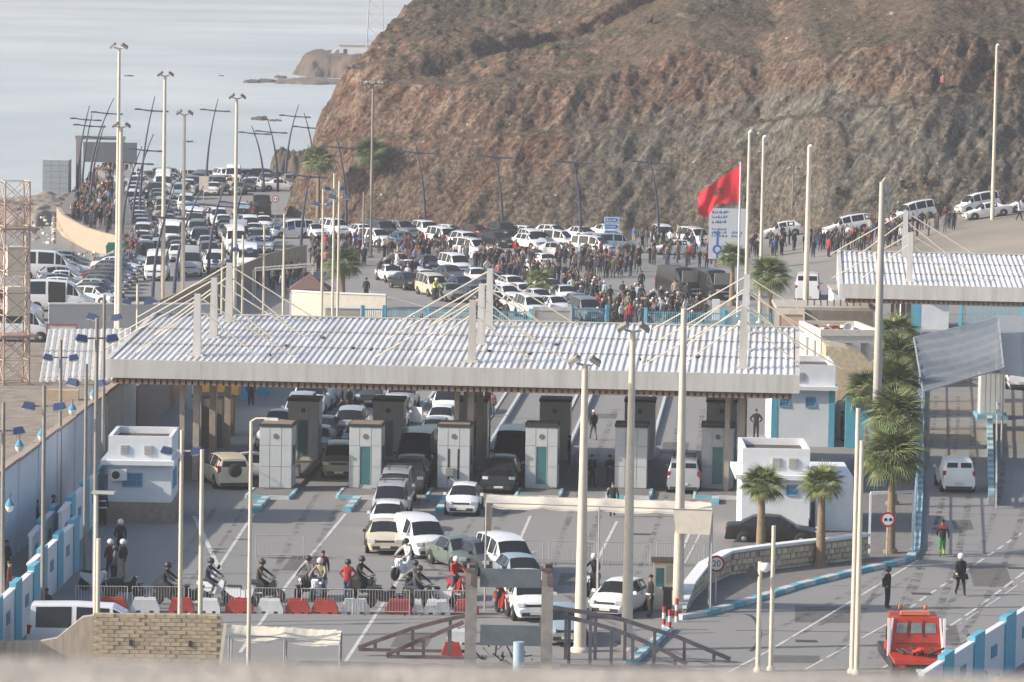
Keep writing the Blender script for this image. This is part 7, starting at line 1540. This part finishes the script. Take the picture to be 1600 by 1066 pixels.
# lower right group behind the stepped wall
for k, (x, y, t) in enumerate([(1556, 1125, 'red'), (1538, 1122, 'black'), (1598, 1128, 'black'), (1512, 1060, 'navy')]): person(G(x, y), 'stand', t, 'black', 20, 'hair', ['person in red and white behind the lower right wall', 'person in black beside the red one, lower right', 'person in black at the lower right corner', 'person in navy peeping over the lower right wall'][k], group=PG)
# distinctive single people in the car park
for (x, y, pose, t, b_, a, c_, lb) in [(1002, 456, 'stand', 'black', 'black', 0, 'hair', 'man in black standing alone on the open asphalt of the car park'), (958, 434, 'stand2', 'olive', 'olive', 160, 'hair', 'man in khaki walking before the crowd at the centre right'), (572, 468, 'coat', 'black', 'black', 0, 'dark scarf', 'dark robed figure alone right of the palm behind the canopy'), (1530, 382, 'walk', 'black', 'grey', 250, 'hair', 'dark figure walking alone on the sandy slope at the right'), (806, 404, 'stand', 'red', 'black', 0, 'hair', 'person in red jacket beside the bright white van'), (945, 422, 'stand', 'red', 'black', 0, 'hair', 'person in red jacket in the standing crowd left of the khaki man'), (1333, 385, 'stand', 'red', 'black', 0, 'hair', 'person in red jacket in the right crowd before the rock'), (984, 508, 'stand', 'red', 'navy', 0, 'hair', 'person in red standing in the gap of the blue railings'), (964, 505, 'stand', 'black', 'black', 0, 'hair', 'dark person standing in the gap of the blue railings'), (1001, 512, 'coat', 'grey', 'grey', 200, 'scarf', 'grey dressed person entering the gap of the blue railings'), (1586, 312, 'stand', 'red', 'beige', 0, 'hair', 'person in red on the rising road at the right edge'), (1572, 314, 'stand', 'black', 'black', 0, 'hair', 'person in black on the rising road at the right edge'), (1592, 345, 'walk', 'white', 'black', 60, 'hair', 'person in white top below the car at the right edge'), (400, 452, 'stand2', 'black', 'maroon', 0, 'hair', 'dark person by the lean-to frame'), (632, 442, 'stand', 'black', 'grey', 0, 'hair', 'dark person before the green grey car in the lot'), (612, 440, 'stand', 'navy', 'black', 0, 'hair', 'navy dressed person at the front left of the lot'), (637, 446, 'coat', 'white', 'white', 0, 'scarf', 'person in long white clothes at the left of the central lot')]:
    person(GT(x, y), pose, t, b_, a, c_, lb, group=PG)
# crowds
rp = random.Random(5)
tops = ['black'] * 14 + ['dark grey'] * 6 + ['navy'] * 5 + ['grey'] * 4 + ['brown'] * 3 + ['maroon'] * 2 + ['red', 'white', 'white', 'beige', 'olive', 'blue', 'pink', 'pale blue']
bots = ['black'] * 4 + ['denim'] * 4 + ['grey', 'navy', 'beige', 'dark grey', 'brown']
def jitter_in(poly):
    xs_ = [p[0] for p in poly]; ys_ = [p[1] for p in poly]
    while True:
        x, y = rp.uniform(min(xs_), max(xs_)), rp.uniform(min(ys_), max(ys_)); ins = False; j = len(poly) - 1
        for i in range(len(poly)):
            if (poly[i][1] > y) != (poly[j][1] > y) and x < (poly[j][0] - poly[i][0]) * (y - poly[i][1]) / (poly[j][1] - poly[i][1]) + poly[i][0]: ins = not ins
            j = i
        if ins: return x, y
carpos = [(c[0].location.x, c[0].location.y) for c in CARS]
used_ = []
def crowd(poly, n, area, group, poses, keep=True, mind=.42, avoid=1.5):
    out = []; dzp = 1.3 if area in ('in the promenade crowd', 'in the farthest crowd') else 0
    for k in range(int(n * 1.75)):
        for tr in range(30):
            x, y = jitter_in(poly); p = GT(x, y)
            if all((p.x - a) ** 2 + (p.y - b) ** 2 > mind ** 2 for a, b in used_[-200:]) and all(abs(p.x - a) > avoid * .75 or abs(p.y - b) > avoid * 1.3 for a, b in carpos): break
        used_.append((p.x, p.y)); p = p + Vector((0, 0, dzp if x < 212 else 0)); out.append((p, rp.choice(poses), rp.choice(tops), rp.choice(bots), rp.uniform(0, 360) if rp.random() < .3 else rp.uniform(-60, 60), area, group))
    return out
st_ = ['stand', 'stand2', 'fold', 'walk', 'hips', 'coat', 'stand']
CR = []
CR += crowd([(915, 500), (945, 468), (1010, 462), (1100, 478), (1105, 508), (940, 512)], 92, 'in the railing crowd', 'crowd seated behind the blue railing', ['sit'] * 5 + ['stand', 'stand2'], mind=.5, avoid=.5)
CR += crowd([(865, 435), (925, 455), (950, 474), (905, 478), (870, 455)], 22, 'right of the low palm', 'crowd right of the low palm', st_, avoid=.9)
CR += crowd([(860, 400), (1000, 405), (1000, 432), (925, 436), (870, 425)], 40, 'in the centre right crowd', 'standing crowd at the centre right', st_)
CR += crowd([(745, 405), (860, 415), (868, 448), (790, 450), (740, 425)], 44, 'in the crowd around the low palm', 'crowd around the low palm', st_, avoid=1.0)
CR += crowd([(575, 392), (730, 392), (735, 412), (690, 424), (580, 408)], 38, 'in the line before the vans', 'people lined up before the white vans', st_)
CR += crowd([(480, 385), (575, 390), (570, 415), (500, 430), (478, 405)], 28, 'in the crowd left of the ring mast', 'crowd left of the ring mast', st_)
CR += crowd([(985, 378), (1200, 388), (1195, 402), (1110, 425), (1000, 412)], 44, 'in the crowd around the direction sign', 'crowd around the direction sign', st_, avoid=1.1)
CR += crowd([(1200, 380), (1300, 380), (1400, 358), (1500, 345), (1490, 362), (1400, 385), (1300, 404), (1205, 402)], 52, 'below the rising road', 'crowd along the rising road', st_, avoid=.9)
CR += crowd([(600, 420), (700, 428), (640, 440), (590, 440)], 10, 'left in the central lot', 'people in the central lot', st_, avoid=.8)
CR += crowd([(740, 488), (800, 500), (790, 520), (750, 520)], 12, 'behind the centre pylons', 'people behind the centre pylons', st_, avoid=.6)
CR += crowd([(176, 400), (222, 372), (226, 408), (200, 428)], 24, 'in the group behind the green container', 'group behind the green container', st_, avoid=.4)
CR += crowd([(410, 450), (440, 420), (475, 430), (480, 455), (420, 470)], 12, 'in the yard behind the corrugated fence', 'people in the yard behind the fence', st_, avoid=.6)
CR += crowd([(640, 512), (735, 515), (735, 522), (640, 520)], 8, 'sitting before the long blue railing', 'people before the long blue railing', ['sit'], avoid=.1)
CR += crowd([(108, 368), (160, 388), (182, 388), (190, 350), (172, 330), (120, 345)], 48, 'in the promenade crowd', 'far left promenade crowd', st_, avoid=.3, mind=.35)
CR += crowd([(120, 345), (172, 330), (180, 288), (240, 282), (300, 281), (170, 284), (128, 318)], 70, 'in the farthest crowd', 'farthest crowd', st_, avoid=.3, mind=.35)
CR += crowd([(395, 358), (372, 350), (395, 330), (402, 345)], 8, 'beside the black open-backed van', 'people beside the black van', st_, avoid=.4)
CR.sort(key=lambda c: c[0].y)
lim = 300 - len([p for p in PEOPLE])
for c in CR[:lim]: person(c[0], c[1], c[2], c[3], c[4], rp.choice(['hair', 'hair', 'hair', 'hair', 'dark scarf', 'scarf', 'white cap']), None, c[5], c[6], scale=rp.uniform(.93, 1.05))
# the farther ones as one mass
def low(me, k=1):
    b = bmesh.new(); b.from_mesh(me); o = [(v.co.copy()) for v in b.verts]; f = [(tuple(v.index for v in p.verts), p.material_index) for p in b.faces]; b.free(); return o, f
LO = {k: low(v) for k, v in BM.items()}
mats_ = [SKIN, HAIR] + [cl(c) for c in CLC]; ix = {c: i + 2 for i, c in enumerate(CLC)}
allv = []; allf = []; allm = []
for c in CR[lim:]:
    vs, fs = LO[c[1]]; M = Matrix.Translation(c[0]) @ Matrix.Rotation(R(c[4]), 4, 'Z') @ Matrix.Scale(rp.uniform(.93, 1.05), 4); k = len(allv); hz = POSE[c[1]]['head'][2] + .09
    allv += [tuple(M @ v) for v in vs]
    for f, m in fs:
        allf.append([k + i for i in f]); zc = sum(vs[i].z for i in f) / len(f); yc = sum(vs[i].y for i in f) / len(f)
        allm.append(([0, ix[c[2]], ix[c[3]], ix['black']][m]) if not (m == 0 and zc > hz - .07 and (zc > hz or yc > 0)) else 1)
mb = MB(); mb.v = allv; mb.f = allf; mb.m = allm; mb.sm = [True] * len(allf)
o = mb.build('crowd', mats_, fix=False); tag(o, 'dense far crowd on the promenade and along the hill foot', 'crowd', kind='stuff')
print('people', len(PEOPLE), 'mass', len(CR) - lim, 'tris', len(allf) * 2)
dd = defaultdict(list)
NP = {'sit': 'sitting', 'walk': 'walking', 'walk2': 'walking', 'coat': 'long-coated', 'fold': 'standing', 'hips': 'standing', 'stand': 'standing', 'stand2': 'standing', 'ride': 'riding'}
for q in PEOPLE:
    if q[6] is None: dd[(q[2] if q[2] == q[3] else q[2] + ' and ' + q[3], NP[q[4]], q[5])].append(q)
for (t, ps, ar), L_ in dd.items():
    L_.sort(key=lambda q: q[1][0])
    if len(L_) == 1: L_[0][0]['label'] = 'the only %s person in %s %s' % (ps, t, ar)
    else:
        for i, q in enumerate(L_): q[0]['label'] = '%s %s person in %s %s' % (ORD[i] + ' from left' if i < 24 else 'rightmost', ps, t, ar)
# final tidy
for o in list(C.objects):
    if o.type == 'EMPTY' and o.parent is None and not o.children: bpy.data.objects.remove(o)
for o in C.objects:
    if 'label' in o and len(o['label'].replace('-', ' - ').split()) > 14:
        s_ = o['label'].replace('one of the ', '').replace(' of its kind', '').replace('cars standing in', 'cars in')
        if len(s_.split()) > 15: s_ = s_.replace(' and dark grey', ' and grey').replace('of the rising road', 'of the road')
        while len(s_.split()) > 16 and ' person in dark grey' in s_: s_ = s_.replace(' person in dark grey', ' person in grey')
        if len(s_.split()) > 16: s_ = s_.replace('from left ', 'from left, ').replace(' person', ' one')
        o['label'] = s_
        if len(s_.split()) > 16: print('LONG', s_)
